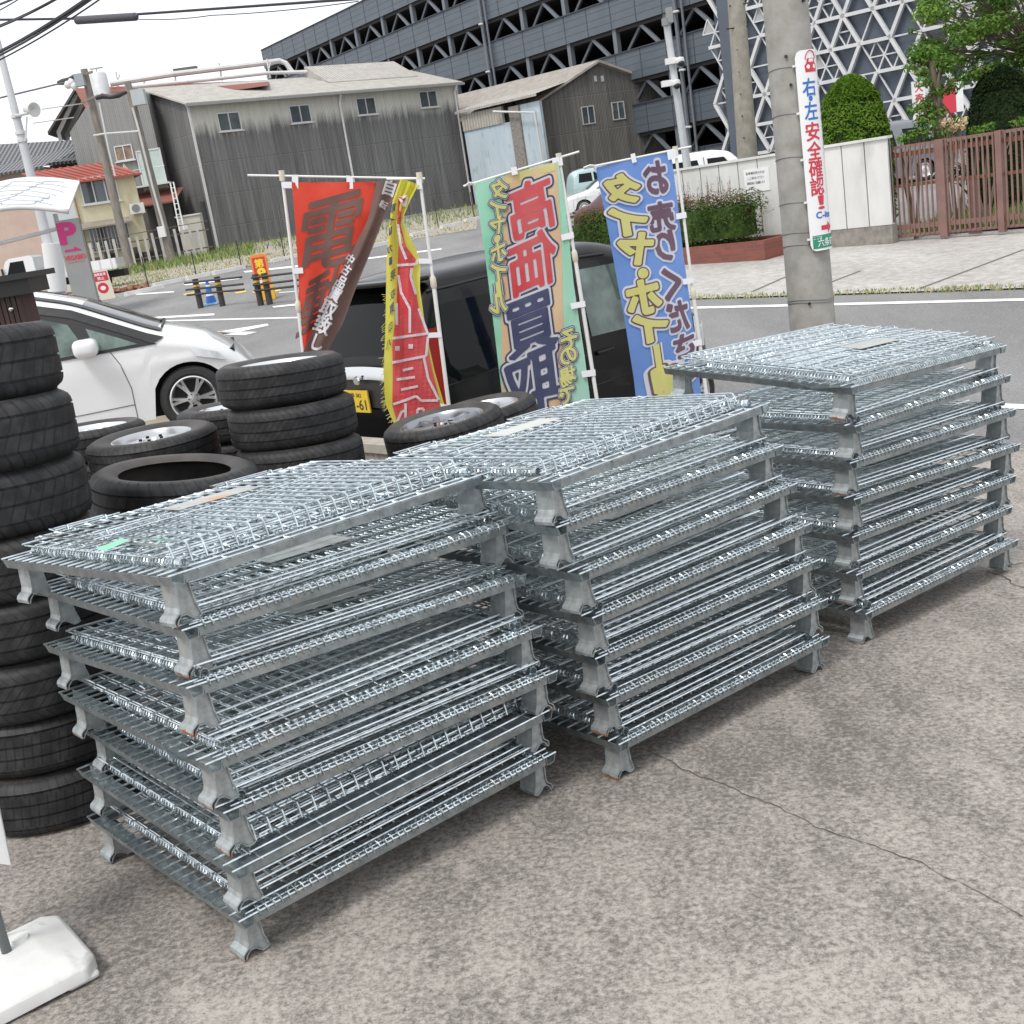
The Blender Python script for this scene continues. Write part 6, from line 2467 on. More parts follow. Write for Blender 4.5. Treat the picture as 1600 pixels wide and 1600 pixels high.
# ---- white flatbed truck behind the parking pillar
Yk = 55
p = at(18, 440, Yk)
tk = thing('flatbed_truck', 'small white flatbed truck with dark blue bumper behind the parking sign pillar', 'truck', yawm((p.x, p.y, gz(Yk)), 4))
mb = MB()
prof = [(0.12, 0.35), (0.0, 0.55), (0.02, 1.0), (0.42, 1.78), (0.6, 1.88), (1.5, 1.90), (1.62, 1.8), (1.62, 0.45)]
mb.prism(prof, 1.6, M.Rotation(PI / 2, 4, 'X'))
mb.build('cab', MPW, tk)
mb = MB()
mb.box((0.0, -0.8, 0.62), (0.22, 1.66, 0.40))
mb.build('bumper', mat('truck_blue', (0.02, 0.04, 0.12), rough=0.4), tk)
mb = MB()
mb.add([(0.02, -0.08, 1.08), (0.02, -1.52, 1.08), (0.38, -1.5, 1.74), (0.38, -0.1, 1.74)], [(0, 1, 2, 3)])
mb.build('windscreen', MGG, tk)
for y in (-1.605, 0.005):
    mb = MB()
    mb.add([(0.35, y, 1.12), (1.2, y, 1.12), (1.2, y, 1.72), (0.62, y, 1.72)], [(0, 1, 2, 3)])
    mb.build('window', MGC, tk)
    mb = MB()
    mb.box((0.25, y + (0.12 if y > -1 else -0.12), 1.35), (0.06, 0.16, 0.30))
    mb.build('mirror', MTRIM, tk)
mb = MB()
for y in (-1.62, 0.02):
    mb.box((3.4, y, 1.02), (3.4, 0.04, 0.42))
for x in (1.7, 5.1):
    mb.box((x, -0.8, 1.02), (0.04, 1.68, 0.42))
mb.box((3.4, -0.8, 0.80), (3.4, 1.68, 0.06))
mb.build('flatbed', MPW, tk)
mb = MB()
for i in range(7):
    mb.box((1.9 + i * 0.5, -1.65, 1.02), (0.05, 0.03, 0.42))
mb.build('flatbed_rib', MPIPE, tk)
mb = MB()
mb.box((2.8, -0.8, 0.55), (5.0, 0.9, 0.3))
mb.build('chassis', MDRK, tk)
for x in (0.85, 4.1):
    for y in (-1.55, -0.1):
        mb = MB()
        mb.lathe([(0.0, -0.1), (0.30, -0.1), (0.33, -0.06), (0.33, 0.06), (0.30, 0.1), (0.0, 0.1)], 20, M.Translation((x, y, 0.33)) @ M.Rotation(PI / 2, 4, 'X'))
        mb.build('wheel', MRUB, tk, True, R(40))
# ================================================================ street furniture on the left
def on(px, Y=None):
    p = gnd(*px)
    return p if Y is None else V((*at(*px, Y).xy, gz(Y)))


# parking ticket shelter with its sign pillar
Yp_ = 37.0
c0 = at(116, 420, Yp_)
xd = V((1, 0.10, 0)).normalized()
fpl = frame((c0.x, c0.y, gz(Yp_)), xd)
ps = thing('parking_shelter', 'ticket shelter with a curved pale patterned roof and grey P pillar', 'shelter', fpl)
B_ = lambda x, y: on_plane(fpl, x, y)
a_, b_ = B_(86, 345), B_(128, 345)
xl, xr_ = B_(98, 400).x, B_(136, 400).x
ztp = B_(110, 342).z
mb = MB()
mb.box(((xl + xr_) / 2, 0.15, ztp / 2), (xr_ - xl, 0.28, ztp))
MSTL = mat('pillar_steel', (0.27, 0.28, 0.275), (0.31, 0.315, 0.31), 1.2, rough=0.42, metal=0.35)
pil = mb.build('sign_pillar', MSTL, ps)
MMAG = mat('sign_magenta', (0.52, 0.02, 0.17), rough=0.4)
pf = lambda x, y: V((x, -0.004, y))
xm = (xl + xr_) / 2
mb = MB()
q = B_(108, 364)
put_text(mb, 'P', pf, xm - 0.05, q.z, 0.46, 0.58, 0.05)
q = B_(114, 390)
sw = 0.52
mb.fill([(xm - sw / 2, q.z - 0.05), (xm + sw / 2, q.z - 0.05), (xm + 0.05, q.z + 0.09), (xm + 0.03, q.z + 0.02), (xm - sw / 2, q.z + 0.02)], pf, 0.2)
mb.build('parking_mark', MMAG, pil)
mb = MB()
q = B_(117, 402)
put_text(mb, 'VEGABIO', pf, xm, q.z, 0.62, 0.14, 0.03)
put_text(mb, 'Coin Parking', pf, xm, q.z - 0.14, 0.5, 0.06, 0.0)
mb.build('red_lettering', MRED, pil)
mb = MB()
zr = B_(110, 340).z
RX, RW = xr_ - 0.1, 3.9
fnr = lambda u, v: V((RX - RW * u, -0.55 + 2.6 * v, zr + 0.10 + 0.50 * math.sin(PI * (0.06 + 0.9 * u)) * 0.9 + 0.95 * v))
mb.grid(fnr, 24, 6)
mb.grid(lambda u, v: fnr(u, v) - V((0, 0, 0.05)), 24, 6)
mb.build('shelter_roof', mat('shelter_sheet', (0.62, 0.64, 0.66), (0.68, 0.70, 0.71), 0.8, rough=0.3), ps, True)
mb = MB()
for k in range(7):
    mb.tube([fnr(min(0.95, max(0.03, 0.12 + 0.5 * t_ / 14 + 0.05 * math.sin(t_ * 0.9 + k))), 0.1 + 0.12 * k + 0.05 * math.sin(t_ * 0.7 + k * 1.3)) + V((0, 0, 0.006)) for t_ in range(15)], 0.018, 4)
mb.build('wave_pattern', mat('wave_grey', (0.36, 0.38, 0.40), rough=0.4), ps)
mb = MB()
mb.tube([fnr(i / 20, 0) + V((0, -0.02, -0.03)) for i in range(21)], 0.075, 8)
mb.build('roof_edge', MPIPE, ps, True)
mb = MB()
for x in (-3.4, -0.3):
    mb.tube([(x, 0.6, 0), (x, 0.6, zr + 0.2)], 0.075, 8)
mb.tube([(-3.4, 0.4, zr - 0.55), (xl, 0.3, zr - 0.25)], 0.06, 8)
mb.build('shelter_post', MPIPE, ps)

# white steel pole with speaker
th, bs, tp = rod('lamp_pole', 'tall pale grey steel pole with a horn speaker at the left edge', 'pole', (-10, 40), (86, 425), 42, 8.8 / FPX * 42, 4.2 / FPX * 42, mat('pole_paint', (0.50, 0.52, 0.54), (0.57, 0.58, 0.60), 1.2, rough=0.5), 16)
lo_ = lambda x, y: at(x, y, 41.7) - bs
mb = MB()
mb.tube([lo_(24, 181), lo_(44, 177)], 0.05, 6)
mb.tube([lo_(40, 220), lo_(42, 182)], 0.03, 5)
mb.lathe([(0.0, -0.25), (0.14, -0.25), (0.16, 0.0), (0.24, 0.2), (0.20, 0.2), (0.0, 0.05)], 16, M.Translation(lo_(48, 171)) @ V((0.75, -0.6, -0.2)).to_track_quat('Z', 'Y').to_matrix().to_4x4())
mb.build('horn_speaker', MPIPE, th, True, R(40))
for y in (181, 207, 219):
    mb = MB()
    k = (at(0, y, 42).z - bs.z) / tp.z
    mb.lathe([(6.0 / FPX * 42, -0.05), (7.6 / FPX * 42, -0.05), (7.6 / FPX * 42, 0.05), (6.0 / FPX * 42, 0.05)], 16, M.Translation(tp * ((lo_(20 + (y - 181) * 0.22, y).z) / tp.z)), close=True)
    mb.build('pole_clamp', MPIPE, th)
mb = MB()
q0, q1 = lo_(80, 380), lo_(90, 455)
mb.tube([q1, q0], 0.32, 14)
mb.build('advert_sleeve', MCAM, th, True, R(50))

# two tarred wooden utility poles with their gear
MWOOD = mat('weathered_pole', (0.17, 0.15, 0.13), (0.27, 0.245, 0.22), 6, rough=0.9, stretch=(1, 1, 0.25))
MPORC = mat('porcelain', (0.70, 0.70, 0.70), rough=0.3)
MCAB = mat('cable_black', (0.03, 0.03, 0.035), rough=0.6)
th, bs, tp = rod('utility_pole', 'brown wooden utility pole with crossarm and white insulators by the cream house', 'pole', (131, 108), (190, 360), 70, 7 / FPX * 70, 5 / FPX * 70, MWOOD)
l7 = lambda x, y, d=0: at(x, y, 69.6 + d) - bs
mb = MB()
mb.beam(l7(112, 122), l7(145, 112), 0.12, 0.12)
mb.beam(l7(128, 160), l7(148, 151), 0.12, 0.12)
mb.build('crossarm', MWOOD, th)
for x, y in ((106, 132), (112, 128), (116, 134)):
    mb = MB()
    mb.sphere(l7(x, y), (0.22, 0.2, 0.24), 10, 8)
    mb.build('insulator', MPORC, th, True)
mb = MB()
mb.box(l7(125, 125), (0.5, 0.4, 0.65))
mb.build('transformer_box', mat('box_grey', (0.30, 0.34, 0.36), rough=0.5), th)
mb = MB()
mb.tube([l7(90, 130), l7(98, 128), l7(108, 124), l7(118, 120), l7(124, 119)], [0.10, 0.17, 0.12, 0.17, 0.09], 8)
mb.build('cable_sleeve', MCAB, th, True)
mb = MB()
mb.tube([l7(150, 154), l7(160, 150), l7(172, 152), l7(184, 149), l7(198, 144)], [0.09, 0.15, 0.1, 0.15, 0.08], 8)
mb.build('cable_sleeve', MCAB, th, True)
mb = MB()
mb.tube([l7(155, 160), l7(170, 235), l7(180, 275)], 0.05, 6)
mb.tube([l7(146, 212), l7(162, 209), l7(216, 205)], 0.05, 6)
mb.build('conduit', MPIPE, th)
th, bs, tp = rod('utility_pole', 'leaning wooden pole with a pale conduit in front of the warehouse gable', 'pole', (199, 128), (258, 365), 72, 7 / FPX * 72, 5 / FPX * 72, MWOOD)
l8 = lambda x, y: at(x, y, 71.6) - bs
mb = MB()
mb.box(l8(217, 152), (0.75, 0.5, 0.85))
mb.build('junction_box', mat('box_pale', (0.38, 0.42, 0.45), (0.45, 0.48, 0.50), 2, rough=0.5), th)
mb = MB()
mb.tube([l8(207, 168), l8(216, 200), l8(238, 290), l8(256, 355)], 0.07, 6)
mb.build('conduit', MPIPE, th)
mb = MB()
mb.box(l8(253, 362), (0.42, 0.3, 0.62))
mb.build('meter_box', MCAM, th)
lad = thing('ladder', 'thin metal ladder leaning against the annex landing', 'ladder', at(278, 345, 76))
o = at(278, 345, 76)
mb = MB()
a0_, a1_, b0_, b1_ = [at(x, y, Y) - o for x, y, Y in ((266, 286, 79), (281, 362, 75), (271, 285, 79), (288, 360, 75))]
mb.tube([a0_, a1_], 0.045, 5)
mb.tube([b0_, b1_], 0.045, 5)
for i in range(1, 9):
    mb.tube([a0_.lerp(a1_, i / 9), b0_.lerp(b1_, i / 9)], 0.03, 5)
mb.build('rails_and_rungs', MPIPE, lad)
Yc = 77
p = at(302, 366, Yc)
cab = thing('utility_cabinet', 'cream metal utility cabinet at the warehouse corner', 'cabinet', (p.x, p.y, gz(Yc)))
hz_ = at(295, 338, Yc).z - gz(Yc)
mb = MB()
mb.box((0, 0, hz_ / 2), (1.45, 0.9, hz_))
mb.build('casing', mat('cabinet_cream', (0.50, 0.48, 0.42), (0.56, 0.54, 0.48), 1, rough=0.6), cab)
mb = MB()
mb.box((0, 0, hz_ + 0.05), (1.6, 1.05, 0.10))
mb.build('lid', MPIPE, cab)
mb = MB()
mb.box((-0.3, -0.46, hz_ * 0.75), (0.35, 0.02, 0.3))
mb.build('nameplate', MWHT, cab)
rod('guy_post', 'black and white guard post beside the cream cabinet', 'post', (316, 315), (330, 383), 76, 4.2 / FPX * 76, 3.8 / FPX * 76, MCAB, 10)[0]

# picket fence in front of the houses
Yf = 71
fa_, fb_ = on((98, 420), 71), on((332, 380), 75)
ff = frame(fa_, fb_ - fa_)
pk = thing('picket_fence', 'low weathered fence of pale upright pickets below the cream house', 'fence', ff)
Lf = (fb_ - fa_).length
mb = MB()
r = random.Random(90)
n = int(Lf / 0.46)
for i in range(n):
    h = 1.85 + r.uniform(-0.05, 0.05)
    mb.box((i * 0.46, 0, h / 2), (0.15, 0.05, h))
mb.build('pickets', mat('picket_white', (0.46, 0.45, 0.43), (0.62, 0.61, 0.58), 2, rough=0.8), pk)
mb = MB()
for z_ in (0.5, 1.55):
    mb.box((Lf / 2, 0.05, z_), (Lf, 0.05, 0.08))
mb.tube([(0, 0, 1.95), (Lf, 0, 2.05)], 0.025, 5)
mb.build('rails', mat('rail_rust', (0.20, 0.13, 0.09), (0.12, 0.10, 0.09), 3, rough=0.8), pk)
mb = MB()
for i in range(26):
    x = r.uniform(0.3, Lf * 0.7)
    mb.box((x, 0.6, r.uniform(0.3, 0.8)), (r.uniform(0.2, 0.7), 0.4, r.uniform(0.3, 1.0)), M.Rotation(0, 4, 'Y'))
o_ = mb.build('scrap_pile', mat('scrap', (0.07, 0.06, 0.055), (0.16, 0.13, 0.11), 2, rough=0.9))
o_.matrix_world = ff
tag(o_, 'dark heap of scrap boards stacked behind the picket fence', 'scrap heap')

# thin black rope posts at the edge of the car park
posts = [((227, 400), (233, 452)), ((300, 392), (307, 432)), ((368, 376), (378, 420)), ((438, 362), (445, 403)), ((680, 312), (685, 355)), ((735, 300), (741, 340))]
first = None
for i, (a, b) in enumerate(posts):
    p = gnd(*b)
    h = at(*a, p.y).z - p.z
    if first is None:
        mb = MB()
        mb.tube([(0, 0, 0), (0.0, 0, 1.0)], 0.028, 6)
        first = tag(mb.build('rope_post', MCAB), '', 'post', 'thin black rope posts along the gravel')
        o_ = first
    else:
        o_ = first.copy()
        COL.objects.link(o_)
    o_.matrix_world = M.Translation(p) @ M.Diagonal((1, 1, h, 1))
    o_['label'] = ['thin black rope post nearest the parking pillar', 'thin black rope post behind the left guard rail', 'thin black rope post left of the orange sign board', 'thin black rope post beside the red banner pole', 'thin black rope post just left of the warehouse downpipe', 'thin black rope post in front of the blue shed'][i]

# concrete kerb stops
MSTOP = mat('kerbstop_concrete', (0.58, 0.57, 0.55), (0.68, 0.67, 0.65), 3, rough=0.8)
stops = [((356, 441), (432, 427), 'kerb stop just above the left guard rail'), ((345, 435), (368, 425), None)]
sp = [(226, 457, 'leftmost white kerb stop, beside the brown rubble'), (268, 443, 'white kerb stop second from the left by the gravel'), (318, 433, 'white kerb stop behind the blue cone and guard rail'), (358, 425, 'white kerb stop between guard rail and gravel'), (447, 406, 'white kerb stop beside the red banner pole'), (597, 384, 'white kerb stop seen between the red and yellow banners'), (660, 366, 'white kerb stop left of the pale blue shed'), (706, 354, 'white kerb stop in front of the warehouse corner'), (742, 344, 'white kerb stop next to the green banner edge')]
first = None
gdir = (gnd(742, 344) - gnd(226, 457)).normalized()
for x, y, lab in sp:
    p = gnd(x, y)
    if first is None:
        mb = MB()
        mb.prism([(-0.07, 0), (0.07, 0), (0.055, 0.12), (-0.055, 0.12)], 0.95, M.Rotation(PI / 2, 4, 'Y') @ M.Rotation(PI / 2, 4, 'Z'))
        first = tag(mb.build('kerb_stop', MSTOP), lab, 'kerb stop', 'white kerb stops of the car park')
        o_ = first
    else:
        o_ = first.copy()
        COL.objects.link(o_)
    o_['label'] = lab
    o_.matrix_world = frame(p - gdir * 0.9, gdir) @ M.Diagonal((1.9, 1.6, 1.35, 1))
r = random.Random(12)
rb_ = thing('rubble', 'small heap of reddish brown rubble beside the white kerb stop', 'rubble', gnd(192, 456))
mb = MB()
for _ in range(40):
    c = V((r.uniform(-1.0, 1.0), r.uniform(-0.4, 0.4), r.uniform(0.02, 0.16)))
    mb.box((0, 0, 0), (r.uniform(0.1, 0.4), r.uniform(0.1, 0.25), r.uniform(0.05, 0.14)), M.Translation(c) @ M.Rotation(r.random() * 3, 4, 'Z') @ M.Rotation(r.uniform(-.4, .4), 4, 'X'))
mb.build('fragments', mat('rubble_brown', (0.25, 0.10, 0.06), (0.34, 0.17, 0.11), 4, rough=0.9), rb_)

# guard rails
MRAIL = mat('rail_dark', (0.030, 0.026, 0.025), (0.045, 0.04, 0.038), 3, rough=0.45)
MBAND = mat('amber_band', (0.60, 0.36, 0.03), rough=0.4)


def guard_rail(pa, pb_, label, ext=(0.3, 0.3)):
    a, b = gnd(*pa), gnd(*pb_)
    f = frame(a, b - a)
    L = (b - a).length
    g = thing('guard_rail', label, 'railing', f, 'dark guard rails along the street')
    for x in (0, L):
        mb = MB()
        mb.tube([(x, 0, -0.05), (x, 0, 0.82)], 0.085, 12)
        p_ = mb.build('post', MRAIL, g, True, R(50))
        mb = MB()
        mb.lathe([(0.087, 0.60), (0.089, 0.60), (0.089, 0.66), (0.087, 0.66)], 12, M.Translation((x, 0, 0)), close=True)
        mb.build('reflector_band', MBAND, p_)
    for z_ in (0.40, 0.55, 0.74):
        mb = MB()
        mb.tube([(-ext[0], -0.10, z_), (L + ext[1], -0.10, z_)], 0.030, 8)
        mb.build('rail', MRAIL, g, True, R(50))


guard_rail((314, 481), (348, 478), 'short dark guard rail around the blue cone', (0.35, 1.1))
guard_rail((408, 477), (422, 475.5), 'dark guard rail in front of the orange number board', (0.05, 2.6))
guard_rail((62, 470), (98, 470), 'dark guard rail glimpsed below the parking shelter', (0.5, 0.2))

# blue cones
MCB = mat('cone_blue', (0.015, 0.13, 0.46), rough=0.5)
MCW = mat('cone_white', (0.72, 0.74, 0.76), rough=0.5)


def cone(px, label, base=MCB):
    t_ = thing('traffic_cone', label, 'traffic cone', gnd(*px), 'blue traffic cones')
    mb = MB()
    mb.box((0, 0, 0.03), (0.42, 0.42, 0.05))
    mb.build('foot', base, t_)
    f = lambda z_: 0.155 - 0.125 * (z_ - 0.05) / 0.65
    zs = [0.05, 0.26, 0.36, 0.48, 0.57, 0.70]
    for i in range(5):
        mb = MB()
        mb.lathe([(f(zs[i]), zs[i]), (f(zs[i + 1]), zs[i + 1])] + ([(0.0, zs[i + 1])] if i == 4 else []), 20)
        mb.build('cone_band' if i % 2 else 'cone_body', MCW if i % 2 else MCB, t_, True, R(50))


cone((331, 476), 'blue cone with white bands between the dark guard rail posts', mat('cone_foot_pale', (0.35, 0.55, 0.75), rough=0.5))
cone((155, 481), 'blue cone with white bands beside the grey P pillar')

# white and red A-board
p = gnd(166, 468)
ab = thing('sandwich_board', 'upright white board with red heading and round no-entry mark beside the blue cone', 'sign', frame(p, V((1, 0.12, 0))))
hb = at(152, 422, p.y).z - p.z
mb = MB()
mb.prism([(-0.36, 0), (0.36, 0), (0.28, hb), (-0.28, hb)], 0.05, M.Rotation(PI / 2, 4, 'X') @ M.Rotation(0, 4, 'Z'))
mb.build('board', mat('board_ivory', (0.68, 0.63, 0.52), rough=0.5), ab)
bf = lambda x, y: V((x, -0.056, y))
mb = MB()
mb.fill([(-0.26, hb - 0.42), (0.27, hb - 0.42), (0.25, hb - 0.08), (-0.24, hb - 0.08)], bf, 0.3)
ring = [(0.20 * math.cos(2 * PI * i / 24), hb - 0.68 + 0.20 * math.sin(2 * PI * i / 24)) for i in range(24)]
mb.fill(ring, bf, 0.3)
mb.build('red_panel', MRED, ab)
mb = MB()
bf2 = lambda x, y: V((x, -0.060, y))
put_text(mb, '無断駐車', bf2, 0, hb - 0.17, 0.42, 0.11, 0.02)
put_text(mb, '禁止', bf2, 0, hb - 0.32, 0.26, 0.11, 0.02)
mb.fill([(0.10 * math.cos(2 * PI * i / 20), hb - 0.68 + 0.08 * math.sin(2 * PI * i / 20)) for i in range(20)], bf2, 0.3)
mb.build('white_lettering', MWHT, ab)

# orange number board
p = gnd(417, 468)
ob = thing('number_board', 'red and orange upright board with a yellow 9 behind the guard rail', 'sign', frame(p, V((1, 0.10, 0))))
hb = at(404, 397, p.y).z - p.z
mb = MB()
mb.prism([(-0.22, 0.25), (0.22, 0.25), (0.22, hb - 0.06), (0.16, hb), (-0.16, hb), (-0.22, hb - 0.06)], 0.16, M.Rotation(PI / 2, 4, 'X'))
mb.build('frame', mat('board_orange', (0.72, 0.25, 0.02), rough=0.5), ob)
mb = MB()
mb.box((0, -0.08, 0.18), (0.52, 0.36, 0.36))
mb.build('foot', mat('foot_yellow', (0.75, 0.42, 0.03), rough=0.5), ob)
mb = MB()
mb.fill([(-0.175, 0.42), (0.175, 0.42), (0.175, hb - 0.08), (-0.175, hb - 0.08)], lambda x, y: V((x, -0.164, y)), 0.4)
mb.build('red_panel', MRED, ob)
mb = MB()
nf = lambda x, y: V((x, -0.169, y))
put_text(mb, '第', nf, 0, hb - 0.24, 0.24, 0.22, 0.03)
put_text(mb, '9', nf, 0.02, hb - 0.52, 0.19, 0.27, 0.05)
mb.build('yellow_lettering', mat('letter_yellow', (0.80, 0.62, 0.03), rough=0.5), ob)
mb = MB()
mb.fill([(-0.15, 0.44), (0.15, 0.44), (0.15, 0.56), (-0.15, 0.56)], nf, 0.4)
mb.build('white_label', MWHT, ob)

# dark wooden post box with flat roof beside the tyre column
Yb = 5.6
p = at(8, 470, Yb)
zb_ = lz(p.x, p.y)
wbx = thing('wooden_cabinet', 'dark brown wooden cabinet with a flat black roof behind the tall tyre column', 'cabinet', frame((p.x, p.y, zb_), V((1, 0.06, 0))))
zr_ = at(20, 437, Yb).z - zb_
mb = MB()
hw2 = 34 / FPX * Yb
for i in range(9):
    mb.box((-hw2 + 2 * hw2 * (i + 0.5) / 9, 0, zr_ / 2), (2 * hw2 / 9 - 0.004, 0.22, zr_ - 0.02))
mb.build('plank_body', mat('dark_wood', (0.030, 0.014, 0.014), (0.065, 0.028, 0.026), 5, rough=0.55, stretch=(6, 6, 0.4)), wbx)
mb = MB()
mb.box((0.0, 0, zr_ + 0.012), (0.40, 0.40, 0.026))
mb.box((0.0, 0, zr_ - 0.035), (0.34, 0.30, 0.07))
mb.build('roof', MBLK, wbx)
mb = MB()
q = at(16, 483, Yb - 0.12)
lq_ = wbx.matrix_world.inverted() @ q
mb.lathe([(0.0, 0.012), (0.010, 0.010), (0.013, 0.0)], 14, M.Translation((lq_.x, -0.112, lq_.z)) @ M.Rotation(PI / 2, 4, 'X'))
mb.build('knob', MCHR, wbx, True)
mb = MB()
mb.box((hw2 + 0.02, 0.0, zr_ - 0.28), (0.03, 0.06, 0.14))
mb.build('bracket', MBLK, wbx)

# weighted sign stand in the near left corner
p = lot(52, 1540)
su = V((0.80, 0.60, 0)).normalized()
ssd = thing('sign_stand', 'white weighted plastic sign base with a grey pole in the near left corner', 'sign stand', M.Identity(4))
fS = frame(p, su, LN)
ssd.matrix_world = fS
pc_ = fS.inverted() @ lot(10, 1486, 0.10)
mb = MB()
MPLA = mat('scuffed_plastic', (0.60, 0.60, 0.58), (0.70, 0.70, 0.68), 6, rough=0.55, c3=(0.36, 0.35, 0.33), s3=9, lo3=0.60, hi3=0.74)
cxs, cys = pc_.x, pc_.y
S = 0.185
bot_ = []
for (x, y) in ((-1, -0.8), (-0.8, -1), (0.8, -1), (1, -0.8), (1, 0.8), (0.8, 1), (-0.8, 1), (-1, 0.8)):
    bot_.append((cxs + x * S, cys + y * S))
lvl = [(1.0, 0.012), (1.0, 0.045), (0.97, 0.058), (0.42, 0.098), (0.38, 0.10)]
vs = [((x - cxs) * k + cxs, (y - cys) * k + cys, z_) for k, z_ in lvl for x, y in bot_]
mb.add(vs, [(l * 8 + i, l * 8 + (i + 1) % 8, l * 8 + 8 + (i + 1) % 8, l * 8 + 8 + i) for l in range(4) for i in range(8)] + [tuple(range(32, 40))])
for sx in (-1, 1):
    for sy in (-1, 1):
        mb.box((cxs + sx * S * 0.72, cys + sy * S * 0.72, 0.010), (S * 0.5, S * 0.5, 0.024))
bs2 = mb.build('base', MPLA, ssd, True, R(35))
md = bs2.modifiers.new('round', 'BEVEL')
md.width = 0.012
md.segments = 3
mb = MB()
mb.lathe([(0.0, 0.112), (0.024, 0.112), (0.028, 0.10)], 16, M.Translation((cxs + 0.045, cys + 0.03, -0.004)))
mb.build('filler_cap', MPLA, ssd, True, R(35))
pt_ = fS.inverted() @ at(-40, 1250, p.y + 0.0)
mb = MB()
mb.tube([(cxs, cys, 0.09), (cxs + 0.02, cys, 1.3)], 0.0135, 12)
mb.build('pole', mat('stand_pole', (0.20, 0.21, 0.22), rough=0.4, metal=0.5), ssd, True)
mb = MB()
b1 = fS.inverted() @ at(-120, 900, p.y + 0.1)
pz_ = [fS.inverted() @ at(x, y, p.y + 0.12) for x, y in ((-140, 1330), (17, 1352), (-4, 1252), (-30, 1050), (-200, 1000))]
mb.add(pz_ + [q + V((0.004, 0.006, 0)) for q in pz_], [(0, 1, 2, 3, 4), (9, 8, 7, 6, 5)] + [(i, (i + 1) % 5, 5 + (i + 1) % 5, 5 + i) for i in range(5)])
mb.build('sign_panel', MCAM, ssd)

# low concrete wall behind the tyres
wl0, wl1 = tn(-9.6, 4.50), tn(-5.7, 4.50)
zt_w = at(580, 679, 8.15).z
lw = thing('low_wall', 'low rough concrete wall between the tyres and the black van', 'wall', frame((wl0.x, wl0.y, -0.3), RT))
mb = MB()
Lw_ = (wl1 - wl0).length
mb.box((Lw_ / 2, 0.06, (zt_w + 0.3 - 0.06) / 2), (Lw_, 0.12, zt_w + 0.3 - 0.06))
mb.build('face', mat('stained_concrete', (0.20, 0.175, 0.15), (0.36, 0.33, 0.29), 5, rough=0.9, stretch=(3, 3, 0.4)), lw)
mb = MB()
mb.box((Lw_ / 2, 0.06, zt_w + 0.3 - 0.03), (Lw_ + 0.01, 0.16, 0.06))
mb.build('coping', mat('coping_concrete', (0.34, 0.31, 0.27), (0.42, 0.39, 0.34), 9, rough=0.9), lw)

# ================================================================ overhead cables
def cable(name, label, pts, r_, m=None, sag=0.0):
    P = []
    for a, b in zip(pts, pts[1:]):
        A_, B2 = at(*a), at(*b)
        n_ = 10
        P += [A_.lerp(B2, i / n_) - V((0, 0, sag * 4 * (i / n_) * (1 - i / n_))) for i in range(n_)]
    P.append(at(*pts[-1]))
    mb = MB()
    mb.tube(P, r_, 6)
    return tag(mb.build(name, m or MCAB), label, 'cable')


cable('overhead_cable', 'long overhead cable crossing the top of the sky with a fine loop wire', [(-200, 34, 26), (118, 29, 24), (560, -2, 20), (900, -26, 17)], 0.022)
cable('overhead_cable', 'thin wire hanging just under the long overhead cable', [(215, 30, 22.6), (330, 24, 21.5), (560, 2, 20)], 0.008, sag=0.03)
clo = thing('cable_closure', 'thick dark splice sleeve hanging on the long overhead cable', 'cable sleeve', at(165, 30, 23))
o = at(165, 30, 23)
mb = MB()
pA, pB = at(119, 32, 23.4) - o, at(213, 26, 22.6) - o
dv = (pB - pA).normalized()
mb.tube([pA - dv * 0.03, pA, pA + dv * 0.02, pB - dv * 0.02, pB, pB + dv * 0.03], [0.03, 0.055, 0.072, 0.070, 0.052, 0.03], 14)
mb.build('sleeve', mat('sleeve_dark', (0.055, 0.055, 0.065), rough=0.5), clo, True, R(40))
for i, (a, b, rr_) in enumerate(((( -60, 108, 16), (150, -12, 13), 0.019), ((-60, 114, 16), (154, -9, 13), 0.012), ((-60, 121, 16.2), (166, -8, 13), 0.009), ((-60, 62, 18), (110, -14, 15), 0.012), ((-60, 42, 22), (60, -22, 20), 0.010), ((-60, 20, 20), (45, -14, 17), 0.016), ((-60, 58, 18.4), (100, -10, 15), 0.010))):
    cable('overhead_cable', ['thickest of the cables sweeping up through the top left corner', 'thin cable twisted beside the thickest one at the top left', 'outer thin cable running under the thickest one at the top left', 'dark cable above the thick bundle at the top left', 'faint thin wire near the top left corner', 'short dark cable in the extreme top left corner', 'thin cable hugging the dark one above the bundle'][i], [a, b], rr_, sag=0.05)
cable('overhead_cable', 'thin service wire from the left edge to the wooden pole insulators', [(-30, 160, 62), (100, 129, 69)], 0.045, mat('cable_grey', (0.16, 0.16, 0.17), rough=0.6))
# ================================================================ tyres around the low wall
def stack(px, Y, Rr, wd, n, rim, style, labels, wheel_top=None, mats=None, lean=(0, 0), ztop=None, tilt_top=(0, 0), seed=0, group=None):
    """tyres piled on the forecourt; the top one is centred on the pixel at depth Y"""
    r = random.Random(seed)
    c = at(*px, Y)
    z0 = max(lz(c.x, c.y), -0.1) if True else 0
    for k in range(n):
        cc = c - LN * (wd * k * 0.985) + V((lean[0] * k, lean[1] * k, 0)) + V((r.uniform(-1, 1), r.uniform(-1, 1), 0)) * 0.008
        if cc.z - wd * 0.4 < z0:
            cc.z = z0 + wd / 2
            tyre(cc, Rr, wd, rim, style, labels[k], None, (0, 0), r.random() * 6, group=group)
            break
        tyre(cc, Rr, wd, rim, style, labels[k], wheel_top if k == 0 else None, tilt_top if k == 0 else (r.uniform(-1, 1) * .01, r.uniform(-1, 1) * .01), r.random() * 6, mats, group)


